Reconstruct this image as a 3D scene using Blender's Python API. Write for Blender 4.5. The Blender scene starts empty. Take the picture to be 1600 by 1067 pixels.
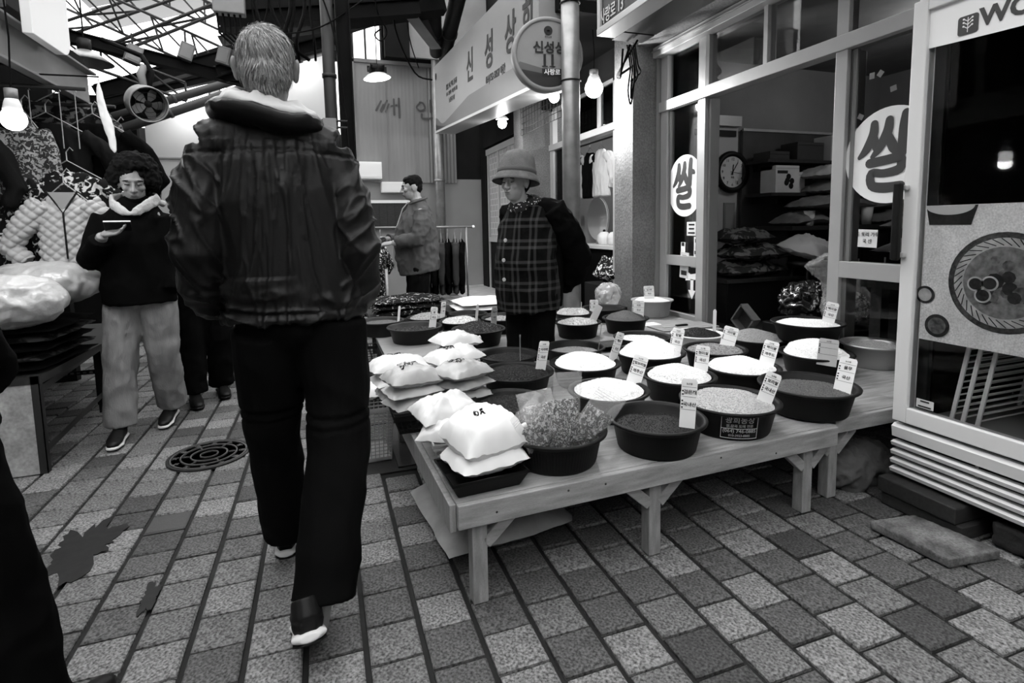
import bpy, bmesh, math, random
from mathutils import Vector, Matrix, Quaternion, noise
import numpy as np

random.seed(7)
SC = bpy.context.scene
COL = SC.collection
V = Vector

# ---------------------------------------------------------------- camera, world, exposure
def setup_camera():
    yaw, pit, rol = 0.334144633, 0.100993682, -0.0188251872
    cy, sy, cp, sp, cr, sr = math.cos(yaw), math.sin(yaw), math.cos(pit), math.sin(pit), math.cos(rol), math.sin(rol)
    fw = V((sy * cp, cy * cp, -sp)); r = V((cy, -sy, 0)); u = r.cross(fw)
    R = r * cr + u * sr; U = u * cr - r * sr
    cam = bpy.data.cameras.new('camera'); ob = bpy.data.objects.new('camera', cam); COL.objects.link(ob)
    cam.sensor_fit = 'HORIZONTAL'; cam.sensor_width = 36; cam.lens = 845.417 / 1600 * 36
    cam.shift_y = -(533.5 - 437.54) / 1600
    cam.clip_start = .02; cam.clip_end = 200
    m = Matrix.Identity(4)
    for i in range(3):
        m[i][0] = R[i]; m[i][1] = U[i]; m[i][2] = -fw[i]
    m[2][3] = 1.2
    ob.matrix_world = m
    SC.camera = ob
setup_camera()
SKY = 4.6
EXPOSURE = 0.0
w = bpy.data.worlds.new('overcast_sky'); SC.world = w; w.use_nodes = True
w.node_tree.nodes['Background'].inputs[0].default_value = (1, 1, 1, 1)
w.node_tree.nodes['Background'].inputs[1].default_value = SKY
SC.view_settings.view_transform = 'Standard'; SC.view_settings.look = 'None'
SC.view_settings.gamma = 1; SC.view_settings.exposure = EXPOSURE
SC.view_settings.use_curve_mapping = False

def point_light(name, loc, power, radius=.04):
    l = bpy.data.lights.new(name, 'POINT'); l.energy = power; l.shadow_soft_size = radius
    o = bpy.data.objects.new(name, l); o.location = loc; COL.objects.link(o)
    return o

# ---------------------------------------------------------------- materials (all neutral greys: the photograph is black and white)
MATS = {}
def M(name, v=.5, rough=.6, metal=0.0, var=0.0, vs=8, bump=0.0, bs=60, spec=.35, st=(1, 1, 1), fine=0.0, fs=400, alpha=1, wave=None):
    if name in MATS: return MATS[name]
    m = bpy.data.materials.new(name); m.use_nodes = True
    nt = m.node_tree; N = nt.nodes; L = nt.links; b = N['Principled BSDF']
    b.inputs['Base Color'].default_value = (v, v, v, 1); b.inputs['Roughness'].default_value = rough
    b.inputs['Metallic'].default_value = metal; b.inputs['Specular IOR Level'].default_value = spec
    if alpha < 1: b.inputs['Alpha'].default_value = alpha
    if var or bump or fine or wave:
        tc = N.new('ShaderNodeTexCoord'); mp = N.new('ShaderNodeMapping'); mp.inputs['Scale'].default_value = st
        L.new(tc.outputs['Object'], mp.inputs['Vector'])
        val = None
        def noi(scale, det=4):
            n = N.new('ShaderNodeTexNoise'); n.inputs['Scale'].default_value = scale; n.inputs['Detail'].default_value = det
            L.new(mp.outputs[0], n.inputs['Vector']); return n.outputs['Fac']
        def ramp(src, lo, hi, a=.3, c=.7):
            r = N.new('ShaderNodeMapRange'); r.inputs['From Min'].default_value = a; r.inputs['From Max'].default_value = c
            r.inputs['To Min'].default_value = lo; r.inputs['To Max'].default_value = hi
            L.new(src, r.inputs['Value']); return r.outputs[0]
        if var: val = ramp(noi(vs), v * (1 - var), v * (1 + var))
        if fine:
            f = ramp(noi(fs, 2), 1 - fine, 1 + fine)
            mu = N.new('ShaderNodeMath'); mu.operation = 'MULTIPLY'; L.new(f, mu.inputs[0])
            if val is not None: L.new(val, mu.inputs[1])
            else: mu.inputs[1].default_value = v
            val = mu.outputs[0]
        if val is not None:
            cc = N.new('ShaderNodeCombineColor')
            for i in range(3): L.new(val, cc.inputs[i])
            L.new(cc.outputs[0], b.inputs['Base Color'])
        if bump:
            bp = N.new('ShaderNodeBump'); bp.inputs['Strength'].default_value = bump; bp.inputs['Distance'].default_value = .01
            L.new(noi(bs, 3), bp.inputs['Height']); L.new(bp.outputs[0], b.inputs['Normal'])
    MATS[name] = m
    return m

def emis(name, v, s):
    m = bpy.data.materials.new(name); m.use_nodes = True; b = m.node_tree.nodes['Principled BSDF']
    b.inputs['Base Color'].default_value = (v, v, v, 1); b.inputs['Emission Color'].default_value = (1, 1, 1, 1)
    b.inputs['Emission Strength'].default_value = s; MATS[name] = m; return m

def glassy(name, trans=.9, gloss_rough=.02, tint=1.0, ior=1.45):
    m = bpy.data.materials.new(name); m.use_nodes = True; nt = m.node_tree; N = nt.nodes; L = nt.links
    N.remove(N['Principled BSDF']); out = N['Material Output']
    t = N.new('ShaderNodeBsdfTransparent'); t.inputs[0].default_value = (tint * trans,) * 3 + (1,)
    g = N.new('ShaderNodeBsdfGlossy'); g.inputs['Roughness'].default_value = gloss_rough
    fr = N.new('ShaderNodeFresnel'); fr.inputs[0].default_value = ior
    mx = N.new('ShaderNodeMixShader'); L.new(fr.outputs[0], mx.inputs[0]); L.new(t.outputs[0], mx.inputs[1]); L.new(g.outputs[0], mx.inputs[2])
    L.new(mx.outputs[0], out.inputs[0]); MATS[name] = m; return m

def translucent(name, v=.8, transp=.5):
    m = bpy.data.materials.new(name); m.use_nodes = True; nt = m.node_tree; N = nt.nodes; L = nt.links
    N.remove(N['Principled BSDF']); out = N['Material Output']
    t = N.new('ShaderNodeBsdfTransparent'); t.inputs[0].default_value = (.95, .95, .95, 1)
    g = N.new('ShaderNodeBsdfTranslucent'); g.inputs[0].default_value = (v, v, v, 1)
    mx = N.new('ShaderNodeMixShader'); mx.inputs[0].default_value = 1 - transp
    L.new(t.outputs[0], mx.inputs[1]); L.new(g.outputs[0], mx.inputs[2]); L.new(mx.outputs[0], out.inputs[0])
    MATS[name] = m; return m

def plaid_mat():
    m = bpy.data.materials.new('plaid_wool'); m.use_nodes = True; nt = m.node_tree; N = nt.nodes; L = nt.links
    b = N['Principled BSDF']; b.inputs['Roughness'].default_value = .95; b.inputs['Specular IOR Level'].default_value = .1
    tc = N.new('ShaderNodeTexCoord'); sp = N.new('ShaderNodeSeparateXYZ'); L.new(tc.outputs['Object'], sp.inputs[0])
    def band(src, per, a0, a1, a2, a3):
        d = N.new('ShaderNodeMath'); d.operation = 'DIVIDE'; L.new(src, d.inputs[0]); d.inputs[1].default_value = per
        f = N.new('ShaderNodeMath'); f.operation = 'FRACT'; L.new(d.outputs[0], f.inputs[0])
        rs = []
        for lo, hi in ((a0, a1), (a2, a3)):
            g = N.new('ShaderNodeMath'); g.operation = 'GREATER_THAN'; L.new(f.outputs[0], g.inputs[0]); g.inputs[1].default_value = lo
            h = N.new('ShaderNodeMath'); h.operation = 'LESS_THAN'; L.new(f.outputs[0], h.inputs[0]); h.inputs[1].default_value = hi
            q = N.new('ShaderNodeMath'); q.operation = 'MULTIPLY'; L.new(g.outputs[0], q.inputs[0]); L.new(h.outputs[0], q.inputs[1]); rs.append(q.outputs[0])
        s = N.new('ShaderNodeMath'); s.operation = 'ADD'; L.new(rs[0], s.inputs[0]); L.new(rs[1], s.inputs[1]); return s.outputs[0]
    ax = N.new('ShaderNodeMath'); ax.operation = 'ADD'; L.new(sp.outputs[0], ax.inputs[0])
    sc = N.new('ShaderNodeMath'); sc.operation = 'MULTIPLY'; L.new(sp.outputs[1], sc.inputs[0]); sc.inputs[1].default_value = -.8
    L.new(sc.outputs[0], ax.inputs[1])
    h = band(ax.outputs[0], .13, .1, .24, .42, .56); v = band(sp.outputs[2], .13, .1, .24, .42, .56)
    s = N.new('ShaderNodeMath'); s.operation = 'ADD'; L.new(h, s.inputs[0]); L.new(v, s.inputs[1])
    r = N.new('ShaderNodeMapRange'); r.inputs['From Max'].default_value = 2; r.inputs['To Min'].default_value = .002; r.inputs['To Max'].default_value = .04
    L.new(s.outputs[0], r.inputs['Value'])
    cc = N.new('ShaderNodeCombineColor')
    for i in range(3): L.new(r.outputs[0], cc.inputs[i])
    L.new(cc.outputs[0], b.inputs['Base Color'])
    MATS['plaid_wool'] = m; return m

def spotty(name, lo, hi, scale, thr, rough=.8):
    m = bpy.data.materials.new(name); m.use_nodes = True; nt = m.node_tree; N = nt.nodes; L = nt.links
    b = N['Principled BSDF']; b.inputs['Roughness'].default_value = rough; b.inputs['Specular IOR Level'].default_value = .06
    tc = N.new('ShaderNodeTexCoord'); n = N.new('ShaderNodeTexNoise'); n.inputs['Scale'].default_value = scale; n.inputs['Detail'].default_value = 3
    n.inputs['Distortion'].default_value = 1.2; L.new(tc.outputs['Object'], n.inputs['Vector'])
    r = N.new('ShaderNodeMapRange'); r.inputs['From Min'].default_value = thr; r.inputs['From Max'].default_value = thr + .06
    r.inputs['To Min'].default_value = lo; r.inputs['To Max'].default_value = hi; L.new(n.outputs['Fac'], r.inputs['Value'])
    cc = N.new('ShaderNodeCombineColor')
    for i in range(3): L.new(r.outputs[0], cc.inputs[i])
    L.new(cc.outputs[0], b.inputs['Base Color']); MATS[name] = m; return m

def dots_mat():
    m = bpy.data.materials.new('dotted_scarf'); m.use_nodes = True; nt = m.node_tree; N = nt.nodes; L = nt.links
    b = N['Principled BSDF']; b.inputs['Roughness'].default_value = .9
    tc = N.new('ShaderNodeTexCoord'); n = N.new('ShaderNodeTexVoronoi'); n.inputs['Scale'].default_value = 55; L.new(tc.outputs['Object'], n.inputs['Vector'])
    r = N.new('ShaderNodeMapRange'); r.inputs['From Min'].default_value = .22; r.inputs['From Max'].default_value = .3
    r.inputs['To Min'].default_value = .6; r.inputs['To Max'].default_value = .008; L.new(n.outputs['Distance'], r.inputs['Value'])
    cc = N.new('ShaderNodeCombineColor')
    for i in range(3): L.new(r.outputs[0], cc.inputs[i])
    L.new(cc.outputs[0], b.inputs['Base Color']); MATS['dotted_scarf'] = m; return m

# ---------------------------------------------------------------- mesh building
class MB:
    def __init__(s): s.v = []; s.f = []; s.mi = []
    def add(s, vs, fs, mi=0):
        o = len(s.v); s.v += [tuple(x) for x in vs]; s.f += [tuple(i + o for i in f) for f in fs]; s.mi += [mi] * len(fs); return s
    def box(s, lo, hi, mi=0):
        x0, y0, z0 = lo; x1, y1, z1 = hi
        return s.add([(x0, y0, z0), (x1, y0, z0), (x1, y1, z0), (x0, y1, z0), (x0, y0, z1), (x1, y0, z1), (x1, y1, z1), (x0, y1, z1)],
                     [(0, 3, 2, 1), (4, 5, 6, 7), (0, 1, 5, 4), (1, 2, 6, 5), (2, 3, 7, 6), (3, 0, 4, 7)], mi)
    def obox(s, c, size, rot=None, mi=0):
        h = [d / 2 for d in size]; R = rot or Matrix.Identity(3); c = V(c)
        vs = [c + R @ V((x * h[0], y * h[1], z * h[2])) for z in (-1, 1) for x, y in ((-1, -1), (1, -1), (1, 1), (-1, 1))]
        return s.add(vs, [(0, 3, 2, 1), (4, 5, 6, 7), (0, 1, 5, 4), (1, 2, 6, 5), (2, 3, 7, 6), (3, 0, 4, 7)], mi)
    def bar(s, a, b, wd, th, up=(0, 0, 1)):
        a = V(a); b = V(b); d = (b - a); L = d.length; d.normalize(); u = V(up)
        if abs(d.dot(u)) > .98: u = V((0, 1, 0))
        r = d.cross(u).normalized(); u2 = r.cross(d)
        return s.obox((a + b) / 2, (L, wd, th), Matrix((d, r, u2)).transposed())
    def tube(s, pts, rad, n=10, ref=None, cap=True, closed=False):
        pts = [V(p) for p in pts]; k = len(pts)
        if not isinstance(rad, list): rad = [rad] * k
        vs = []; fs = []; prev = None
        for i, p in enumerate(pts):
            if closed: t = pts[(i + 1) % k] - pts[i - 1]
            else: t = pts[min(i + 1, k - 1)] - pts[max(i - 1, 0)]
            t.normalize()
            if ref is not None: a = V(ref)
            else: a = prev if prev is not None else (V((1, 0, 0)) if abs(t.x) < .8 else V((0, 1, 0)))
            a = (a - t * a.dot(t)).normalized(); prev = a; b = t.cross(a)
            r = rad[i]; ra, rb = r if isinstance(r, (list, tuple)) else (r, r)
            for j in range(n):
                th = 2 * math.pi * j / n
                vs.append(p + a * (ra * math.cos(th)) + b * (rb * math.sin(th)))
        for i in range(k if closed else k - 1):
            for j in range(n):
                A = i * n + j; B = i * n + (j + 1) % n; i2 = (i + 1) % k
                fs.append((A, B, i2 * n + (j + 1) % n, i2 * n + j))
        if cap and not closed:
            fs.append(tuple(range(n - 1, -1, -1))); fs.append(tuple((k - 1) * n + j for j in range(n)))
        return s.add(vs, fs)
    def lathe(s, prof, c=(0, 0, 0), n=32, rot=None, mi=0):
        c = V(c); vs = []; fs = []; R = rot or Matrix.Identity(3)
        for r, z in prof:
            for j in range(n):
                th = 2 * math.pi * j / n; vs.append(c + R @ V((r * math.cos(th), r * math.sin(th), z)))
        for i in range(len(prof) - 1):
            for j in range(n): fs.append((i * n + j, i * n + (j + 1) % n, (i + 1) * n + (j + 1) % n, (i + 1) * n + j))
        if prof[0][0] > 1e-4: fs.append(tuple(range(n - 1, -1, -1)))
        if prof[-1][0] > 1e-4: fs.append(tuple((len(prof) - 1) * n + j for j in range(n)))
        return s.add(vs, fs, mi)
    def ell(s, c, r, rot=None, n=16, m=10):
        c = V(c); R = rot or Matrix.Identity(3); r = r if isinstance(r, (list, tuple)) else (r, r, r)
        vs = [c + R @ V((0, 0, -r[2]))]; fs = []
        for i in range(1, m):
            ph = -math.pi / 2 + math.pi * i / m
            for j in range(n):
                th = 2 * math.pi * j / n
                vs.append(c + R @ V((r[0] * math.cos(ph) * math.cos(th), r[1] * math.cos(ph) * math.sin(th), r[2] * math.sin(ph))))
        vs.append(c + R @ V((0, 0, r[2]))); T = len(vs) - 1
        for j in range(n):
            fs.append((0, 1 + (j + 1) % n, 1 + j)); fs.append((T, 1 + (m - 2) * n + j, 1 + (m - 2) * n + (j + 1) % n))
        for i in range(m - 2):
            for j in range(n):
                a = 1 + i * n + j; b = 1 + i * n + (j + 1) % n
                fs.append((a, b, b + n, a + n))
        return s.add(vs, fs)
    def prism(s, poly, org, right, up, th):
        org = V(org); r = V(right); u = V(up); nn = r.cross(u).normalized()
        k = len(poly); vs = [org + r * x + u * y for x, y in poly] + [org + r * x + u * y + nn * th for x, y in poly]
        fs = [tuple(range(k - 1, -1, -1)), tuple(range(k, 2 * k))] + [(i, (i + 1) % k, k + (i + 1) % k, k + i) for i in range(k)]
        return s.add(vs, fs)
    def mesh(s, name):
        me = bpy.data.meshes.new(name); me.from_pydata(s.v, [], s.f); me.update()
        return me
    def obj(s, name, mat, parent=None, smooth=False, bevel=0, mats=None):
        me = s.mesh(name)
        for m in (mats or [mat]): me.materials.append(m)
        if mats: me.polygons.foreach_set('material_index', s.mi)
        return link(name, me, parent, smooth, bevel)

def link(name, me, parent=None, smooth=False, bevel=0):
    if smooth:
        me.polygons.foreach_set('use_smooth', [True] * len(me.polygons))
    o = bpy.data.objects.new(name, me); COL.objects.link(o)
    if parent is not None: setpar(o, parent)
    if bevel:
        md = o.modifiers.new('bevel', 'BEVEL'); md.width = bevel; md.segments = 2; md.limit_method = 'ANGLE'; md.angle_limit = .7
    return o

def setpar(o, p):
    o.parent = p
    o.matrix_parent_inverse = world_of(p).inverted()

def world_of(o):
    m = Matrix.LocRotScale(o.location, o.rotation_euler, o.scale)
    if o.parent is not None: m = world_of(o.parent) @ o.matrix_parent_inverse @ m
    return m

def tag(o, label, cat, group=None, kind=None):
    o['label'] = label
    if cat: o['category'] = cat
    if group: o['group'] = group
    if kind: o['kind'] = kind
    return o

def empty(name, loc, label=None, cat=None, group=None):
    o = bpy.data.objects.new(name, None); o.empty_display_size = .1; o.location = loc; COL.objects.link(o)
    if label: tag(o, label, cat, group)
    return o

def struct(o): o['kind'] = 'structure'; return o

TMP = bpy.data.scenes.new('workbench')
def evaluated(o):
    with bpy.context.temp_override(scene=TMP, view_layer=TMP.view_layers[0]):
        dg = bpy.context.evaluated_depsgraph_get(); dg.update()
        return bpy.data.meshes.new_from_object(o.evaluated_get(dg))

def remesh(mb, voxel, smooth=4, disp=None, name='blob', sfac=.5):
    me = mb.mesh(name); o = bpy.data.objects.new(name, me); TMP.collection.objects.link(o)
    md = o.modifiers.new('r', 'REMESH'); md.mode = 'VOXEL'; md.voxel_size = voxel; md.use_smooth_shade = True
    if smooth:
        s = o.modifiers.new('s', 'SMOOTH'); s.factor = sfac; s.iterations = smooth
    me2 = evaluated(o)
    bpy.data.objects.remove(o); bpy.data.meshes.remove(me)
    if disp:
        n = len(me2.vertices); co = np.empty(n * 3); me2.vertices.foreach_get('co', co); no = np.empty(n * 3); me2.vertices.foreach_get('normal', no)
        co = co.reshape(-1, 3); no = no.reshape(-1, 3)
        d = np.array([disp(V(c)) for c in co]); co = co + no * d[:, None]
        me2.vertices.foreach_set('co', co.ravel()); me2.update()
    me2.polygons.foreach_set('use_smooth', [True] * len(me2.polygons))
    me2.name = name
    return me2

def blob(name, mb, mat, parent=None, voxel=.01, smooth=4, disp=None):
    me = remesh(mb, voxel, smooth, disp, name); me.materials.clear(); me.materials.append(mat)
    return link(name, me, parent)

def folds(amp, sc=(6, 6, 3), seed=0., ridged=True):
    def f(c):
        p = V((c.x * sc[0] + seed, c.y * sc[1] + seed * .7, c.z * sc[2] - seed))
        a = noise.noise(p) + .5 * noise.noise(V((p.y * 1.7 + 3.3, p.z * 1.7, p.x * 1.7 + 1.1))); b = noise.noise(p * 2.3 + V((5.2, 1.7, 2.4)))
        if ridged: a = .5 - abs(a) * 2; b = .5 - abs(b) * 2
        return amp * (a + .45 * b)
    return f

FONTC = {}
def text_mesh(body, size, bold=0.0, depth=.0008, align='CENTER', sx=1.0):
    c = bpy.data.curves.new('t', 'FONT'); c.body = body; c.size = size; c.align_x = align; c.align_y = 'CENTER'
    c.offset = bold; c.extrude = depth; c.resolution_u = 3
    o = bpy.data.objects.new('t', c); TMP.collection.objects.link(o)
    me = evaluated(o)
    bpy.data.objects.remove(o); bpy.data.curves.remove(c)
    if sx != 1: me.transform(Matrix.Diagonal((sx, 1, 1, 1)))
    return me
def text(name, body, size, org, right, up, mat, parent, bold=0.0, depth=.0008, align='CENTER', sx=1.0):
    me = text_mesh(body, size, bold, depth, align, sx)
    r = V(right).normalized(); u = V(up); u = (u - r * u.dot(r)).normalized(); n = r.cross(u)
    m = Matrix((r, u, n)).transposed().to_4x4(); m.translation = V(org)
    me.transform(m); me.materials.clear(); me.materials.append(mat); me.name = name
    return link(name, me, parent)

def strokes(name, lines, org, right, up, scale, mat, parent, th=.001):
    """brush lettering: every stroke a polyline of (x, y, width)"""
    mb = MB(); r = V(right).normalized(); u = V(up).normalized(); n = r.cross(u); org = V(org)
    for q, ln in enumerate(lines):
        pts = []
        for i in range(len(ln) - 1):          # smooth the polyline a little
            for t in (0, .25, .5, .75):
                k0, k1, k2, k3 = ln[max(i - 1, 0)], ln[i], ln[i + 1], ln[min(i + 2, len(ln) - 1)]
                pts.append([.5 * ((2 * k1[j]) + (k2[j] - k0[j]) * t + (2 * k0[j] - 5 * k1[j] + 4 * k2[j] - k3[j]) * t * t + (3 * k1[j] - k0[j] - 3 * k2[j] + k3[j]) * t ** 3) for j in range(3)])
        pts.append(list(ln[-1]))
        left = []; rgt = []
        for i, p in enumerate(pts):
            a = pts[max(i - 1, 0)]; b = pts[min(i + 1, len(pts) - 1)]
            dx, dy = b[0] - a[0], b[1] - a[1]; L = math.hypot(dx, dy) or 1; nx, ny = -dy / L, dx / L
            left.append((p[0] + nx * p[2] / 2, p[1] + ny * p[2] / 2)); rgt.append((p[0] - nx * p[2] / 2, p[1] - ny * p[2] / 2))
        def capp(p, q0, s):
            dx, dy = p[0] - q0[0], p[1] - q0[1]; a0 = math.atan2(dy, dx); w_ = p[2] / 2
            return [(p[0] + w_ * math.cos(a0 + s * t), p[1] + w_ * math.sin(a0 + s * t)) for t in (-1.5708, -1.1, -.55, 0, .55, 1.1, 1.5708)]
        vs = []; z = th * (1 + .15 * q)
        for a, b in zip(left, rgt): vs += [org + (r * a[0] + u * a[1]) * scale + n * z, org + (r * b[0] + u * b[1]) * scale + n * z]
        mb.add(vs, [(2 * i, 2 * i + 1, 2 * i + 3, 2 * i + 2) for i in range(len(pts) - 1)])
        for p, q0 in ((pts[0], pts[1]), (pts[-1], pts[-2])):
            c = capp(p, q0, 1)
            vs = [org + (r * a + u * b) * scale + n * z for a, b in c]; mb.add(vs, [tuple(range(len(vs)))])
    return mb.obj(name, mat, parent)
# ---------------------------------------------------------------- shared materials
m_grout = M('grout', .01, .9, var=.3, vs=20)
m_pav = [M('paver_%d' % i, v, .75, var=.12, vs=9, fine=.8, fs=120, bump=.3, bs=120) for i, v in enumerate((.15, .105, .068, .042))]
m_pavdark = M('paver_dark', .05, .6, fine=.3, fs=300)
m_wood = M('bench_pine', .24, .6, var=.28, vs=5, st=(1.2, 9, 9), fine=.12, fs=90, bump=.1, bs=40)
m_woodY = M('bench_pine_end', .22, .6, var=.25, vs=6, st=(9, 9, 1.5), fine=.12, fs=90)
m_wooddark = M('dark_wood', .018, .6, var=.3, vs=6, st=(3, 12, 12))
m_alu = M('aluminium', .42, .42, .3, var=.06, vs=3)
m_aludark = M('aluminium_dark', .22, .45, .3)
m_black = M('black_plastic', .005, .5, spec=.2)
m_blackm = M('black_matte', .003, .9, spec=.1)
m_dark = M('dark_paint', .004, .8, spec=.1, var=.3, vs=4)
m_dark2 = M('dark_grey', .012, .8, spec=.1, var=.3, vs=3)
m_white = M('white_paint', .8, .5)
m_paper = M('paper', .78, .8)
m_ink = M('ink', .012, .7)
m_conc = M('concrete', .13, .9, var=.3, vs=2.2, fine=.25, fs=60, bump=.5, bs=45)
m_plaster = M('plaster', .2, .85, var=.12, vs=2)
m_steel = M('painted_steel', .16, .5, .2, var=.25, vs=2.5)
m_steeld = M('steel_dark', .01, .6, .0, var=.3, vs=3)
m_galv = M('galvanised', .26, .42, .6, var=.2, vs=9)
m_glass = glassy('window_glass', .9, ior=1.25)
m_glassd = glassy('fridge_glass', .95, ior=1.18)
m_poly = translucent('polycarbonate', .9, .6)
m_tile = M('wall_tile', .35, .3)
m_plastic = translucent('clear_plastic_wrap', .8, .35)

# ---------------------------------------------------------------- floor of pavers
floor = MB().box((-6, -7.2, -.12), (7, 14.5, -.014)).obj('floor', m_grout); struct(floor)
floor['label'] = 'market alley floor of staggered speckled pavers'
xs = [-.583, -.428, -.268, -.105, .058, .218, .381, .545, .708, .868, 1.04, 1.1975, 1.358, 1.539, 1.7075, 1.877]
par0 = 1     # parity of the column that starts at -.583 (B)
while xs[0] > -3.4: xs.insert(0, xs[0] - .1625); par0 ^= 1
while xs[-1] < 2.9: xs.append(xs[-1] + .168)
PITCH = .1515
MH = (-.635, 3.19, .2)
def vis_size(x, y):
    """apparent size of a paver from where the visitor stands (0 when out of sight)"""
    yaw = .334; dx = x * math.cos(yaw) - y * math.sin(yaw); d = x * math.sin(yaw) + y * math.cos(yaw)
    if d < .6 or abs(dx) > d * .97: return 0
    if y < .72 + .12 * abs(x - .4): return 0
    return 1 / (d * d)
cells = []
for k in range(len(xs) - 1):
    x0, x1 = xs[k], xs[k + 1]; ph = (1.361 if (par0 + k) % 2 == 0 else 1.435) + (.03 if x0 > .6 else 0)
    n0 = int((-1.2 - ph) / PITCH)
    for n in range(n0, int((10.5 - ph) / PITCH)):
        y0 = ph + n * PITCH; cx, cy = (x0 + x1) / 2, y0 + PITCH / 2
        if math.hypot(cx - MH[0], cy - MH[1]) < .12: continue
        if .08 < cx < .5 and 2.62 < cy < 3.3: continue
        cells.append((x0, x1, y0, y0 + PITCH, cx, cy))
rp = random.Random(3)
def paver_mesh(mb, x0, x1, y0, y1, dz, mi=0, ox=0, oy=0):
    g = .0055; gx = .0085; b = .005; t = [rp.uniform(-.0015, .0015) for _ in range(4)]
    o = [(x0 + gx, y0 + g), (x1 - gx, y0 + g), (x1 - gx, y1 - g), (x0 + gx, y1 - g)]
    i = [(x0 + gx + b, y0 + g + b), (x1 - gx - b, y0 + g + b), (x1 - gx - b, y1 - g - b), (x0 + gx + b, y1 - g - b)]
    vs = [(x - ox, y - oy, -.03) for x, y in o] + [(x - ox, y - oy, dz - .005) for x, y in o] + [(x - ox, y - oy, dz + t[q]) for q, (x, y) in enumerate(i)]
    fs = [(8, 9, 10, 11)]
    for a in range(4):
        c = (a + 1) % 4; fs += [(a, c, 4 + c, 4 + a), (4 + a, 4 + c, 8 + c, 8 + a)]
    mb.add(vs, fs, mi)
rank = sorted(cells, key=lambda c: -vis_size(c[4], c[5]))
def paver_tone(cx, cy, k):
    if abs(cx + .667) < .09 and abs(cy - 2.49) < .08: return 4
    return rp.choices((0, 1, 2, 3), (3, 3, 2.6, 1.4))[0]
many = MB()
for q, (x0, x1, y0, y1, cx, cy) in enumerate(rank):
    mi = paver_tone(cx, cy, q); dz = rp.uniform(-.003, .001)
    if q < 300 and vis_size(cx, cy) > 0:
        mb = MB(); paver_mesh(mb, x0, x1, y0, y1, dz, 0, cx, cy)
        me = mb.mesh('paver'); me.materials.append((m_pav + [m_pavdark])[mi])
        o = bpy.data.objects.new('paver', me); COL.objects.link(o); o.location = (cx, cy, 0); o.parent = floor
    else: paver_mesh(many, x0, x1, y0, y1, dz, mi)
pf = many.obj('paver_field', None, floor, mats=m_pav + [m_pavdark]); pf['kind'] = 'stuff'

# manhole cover
mh = empty('manhole_cover', (MH[0], MH[1], .004), 'round dark iron manhole cover with raised rings and lettering', 'manhole cover')
m_iron = M('cast_iron', .015, .55, .0, var=.2, vs=30); m_ironl = M('cast_iron_worn', .06, .5)
MB().lathe([(.0, -.012), (.2, -.012), (.2, 0), (.188, .001), (.185, -.006), (0, -.006)], (MH[0], MH[1], .008), 48).obj('plate', m_iron, mh)
for r0, r1 in ((.176, .184), (.13, .137), (.083, .09), (.04, .045)):
    MB().lathe([(r0, -.006), (r0, .001), (r1, .001), (r1, -.006)], (MH[0], MH[1], .008), 48).obj('ring', m_ironl, mh)
for k in range(12):
    a = k * math.pi / 6
    for r in (.157, .11):
        p = V((MH[0] + r * math.cos(a), MH[1] + r * math.sin(a), .0055 if r == .11 else 0))
        if r == .157:
            t = V((-math.sin(a), math.cos(a), 0))
            text('letter', '원남수도맨홀제주시우수'[k % 11], .032, p + V((0, 0, .005)), t * -1, V((math.cos(a), math.sin(a), 0)), m_ironl, mh, bold=.0008, depth=.0015)
        elif k % 2 == 0:
            MB().obox(p, (.03, .006, .006), Matrix.Rotation(a, 3, 'Z')).obj('rib', m_ironl, mh)
# repaired patch with steel drain plates
MB().box((.085, 2.63, -.03), (.49, 3.3, -.004)).obj('asphalt_patch', M('asphalt', .015, .8, var=.3, vs=6, fine=.4, fs=200), floor)
dp = MB().box((.3, 2.66, -.004), (.6, 2.98, .004)).obj('drain_plate', M('drain_steel', .02, .6, .2, var=.25, vs=5), None, bevel=.002)
tag(dp, 'dark flat steel drain plate set in floor below flour bags', 'drain plate')
dp2 = MB().box((.1, 3.32, -.004), (.42, 3.5, .012)).obj('timber_strip', m_wooddark, None, bevel=.004)
tag(dp2, 'weathered timber strip lying on floor beside dark crates', 'timber')

for cx, cy, rx_, ry_, sd_, lb in ((-.93, 2.42, .10, .17, 3, 'large dark tar stain on pavers left of the walking man'), (-.60, 1.98, .03, .07, 8, 'small dark tar stain between light pavers')):
    P_ = []
    for i in range(60):
        a = 2 * math.pi * i / 60; q = 1 + .9 * noise.noise(V((math.cos(a) * 1.7, math.sin(a) * 1.7, sd_))) + .4 * noise.noise(V((math.cos(a) * 6, math.sin(a) * 6, sd_)))
        P_.append((rx_ * q * math.cos(a), ry_ * q * math.sin(a)))
    o = MB().prism(P_, (cx, cy, .0005), (1, 0, 0), (0, 1, 0), .0016).obj('tar_stain', M('tar', .006, .7, var=.5, vs=30)); tag(o, lb, 'stain', 'tar stains')
# ---------------------------------------------------------------- walls and roof
XF = 3.05
# right: party column, shop lintel
o = MB().box((2.74, 4.43, 0), (3.25, 4.76, 3.6)).obj('wall_right', m_conc); struct(o); o['label'] = 'rough concrete pier between the shops'
o = MB().box((2.78, .2, 2.8), (3.2, 4.43, 4.4)).obj('trim_1', m_conc); struct(o); o['label'] = 'concrete lintel above the grain shop'
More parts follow.
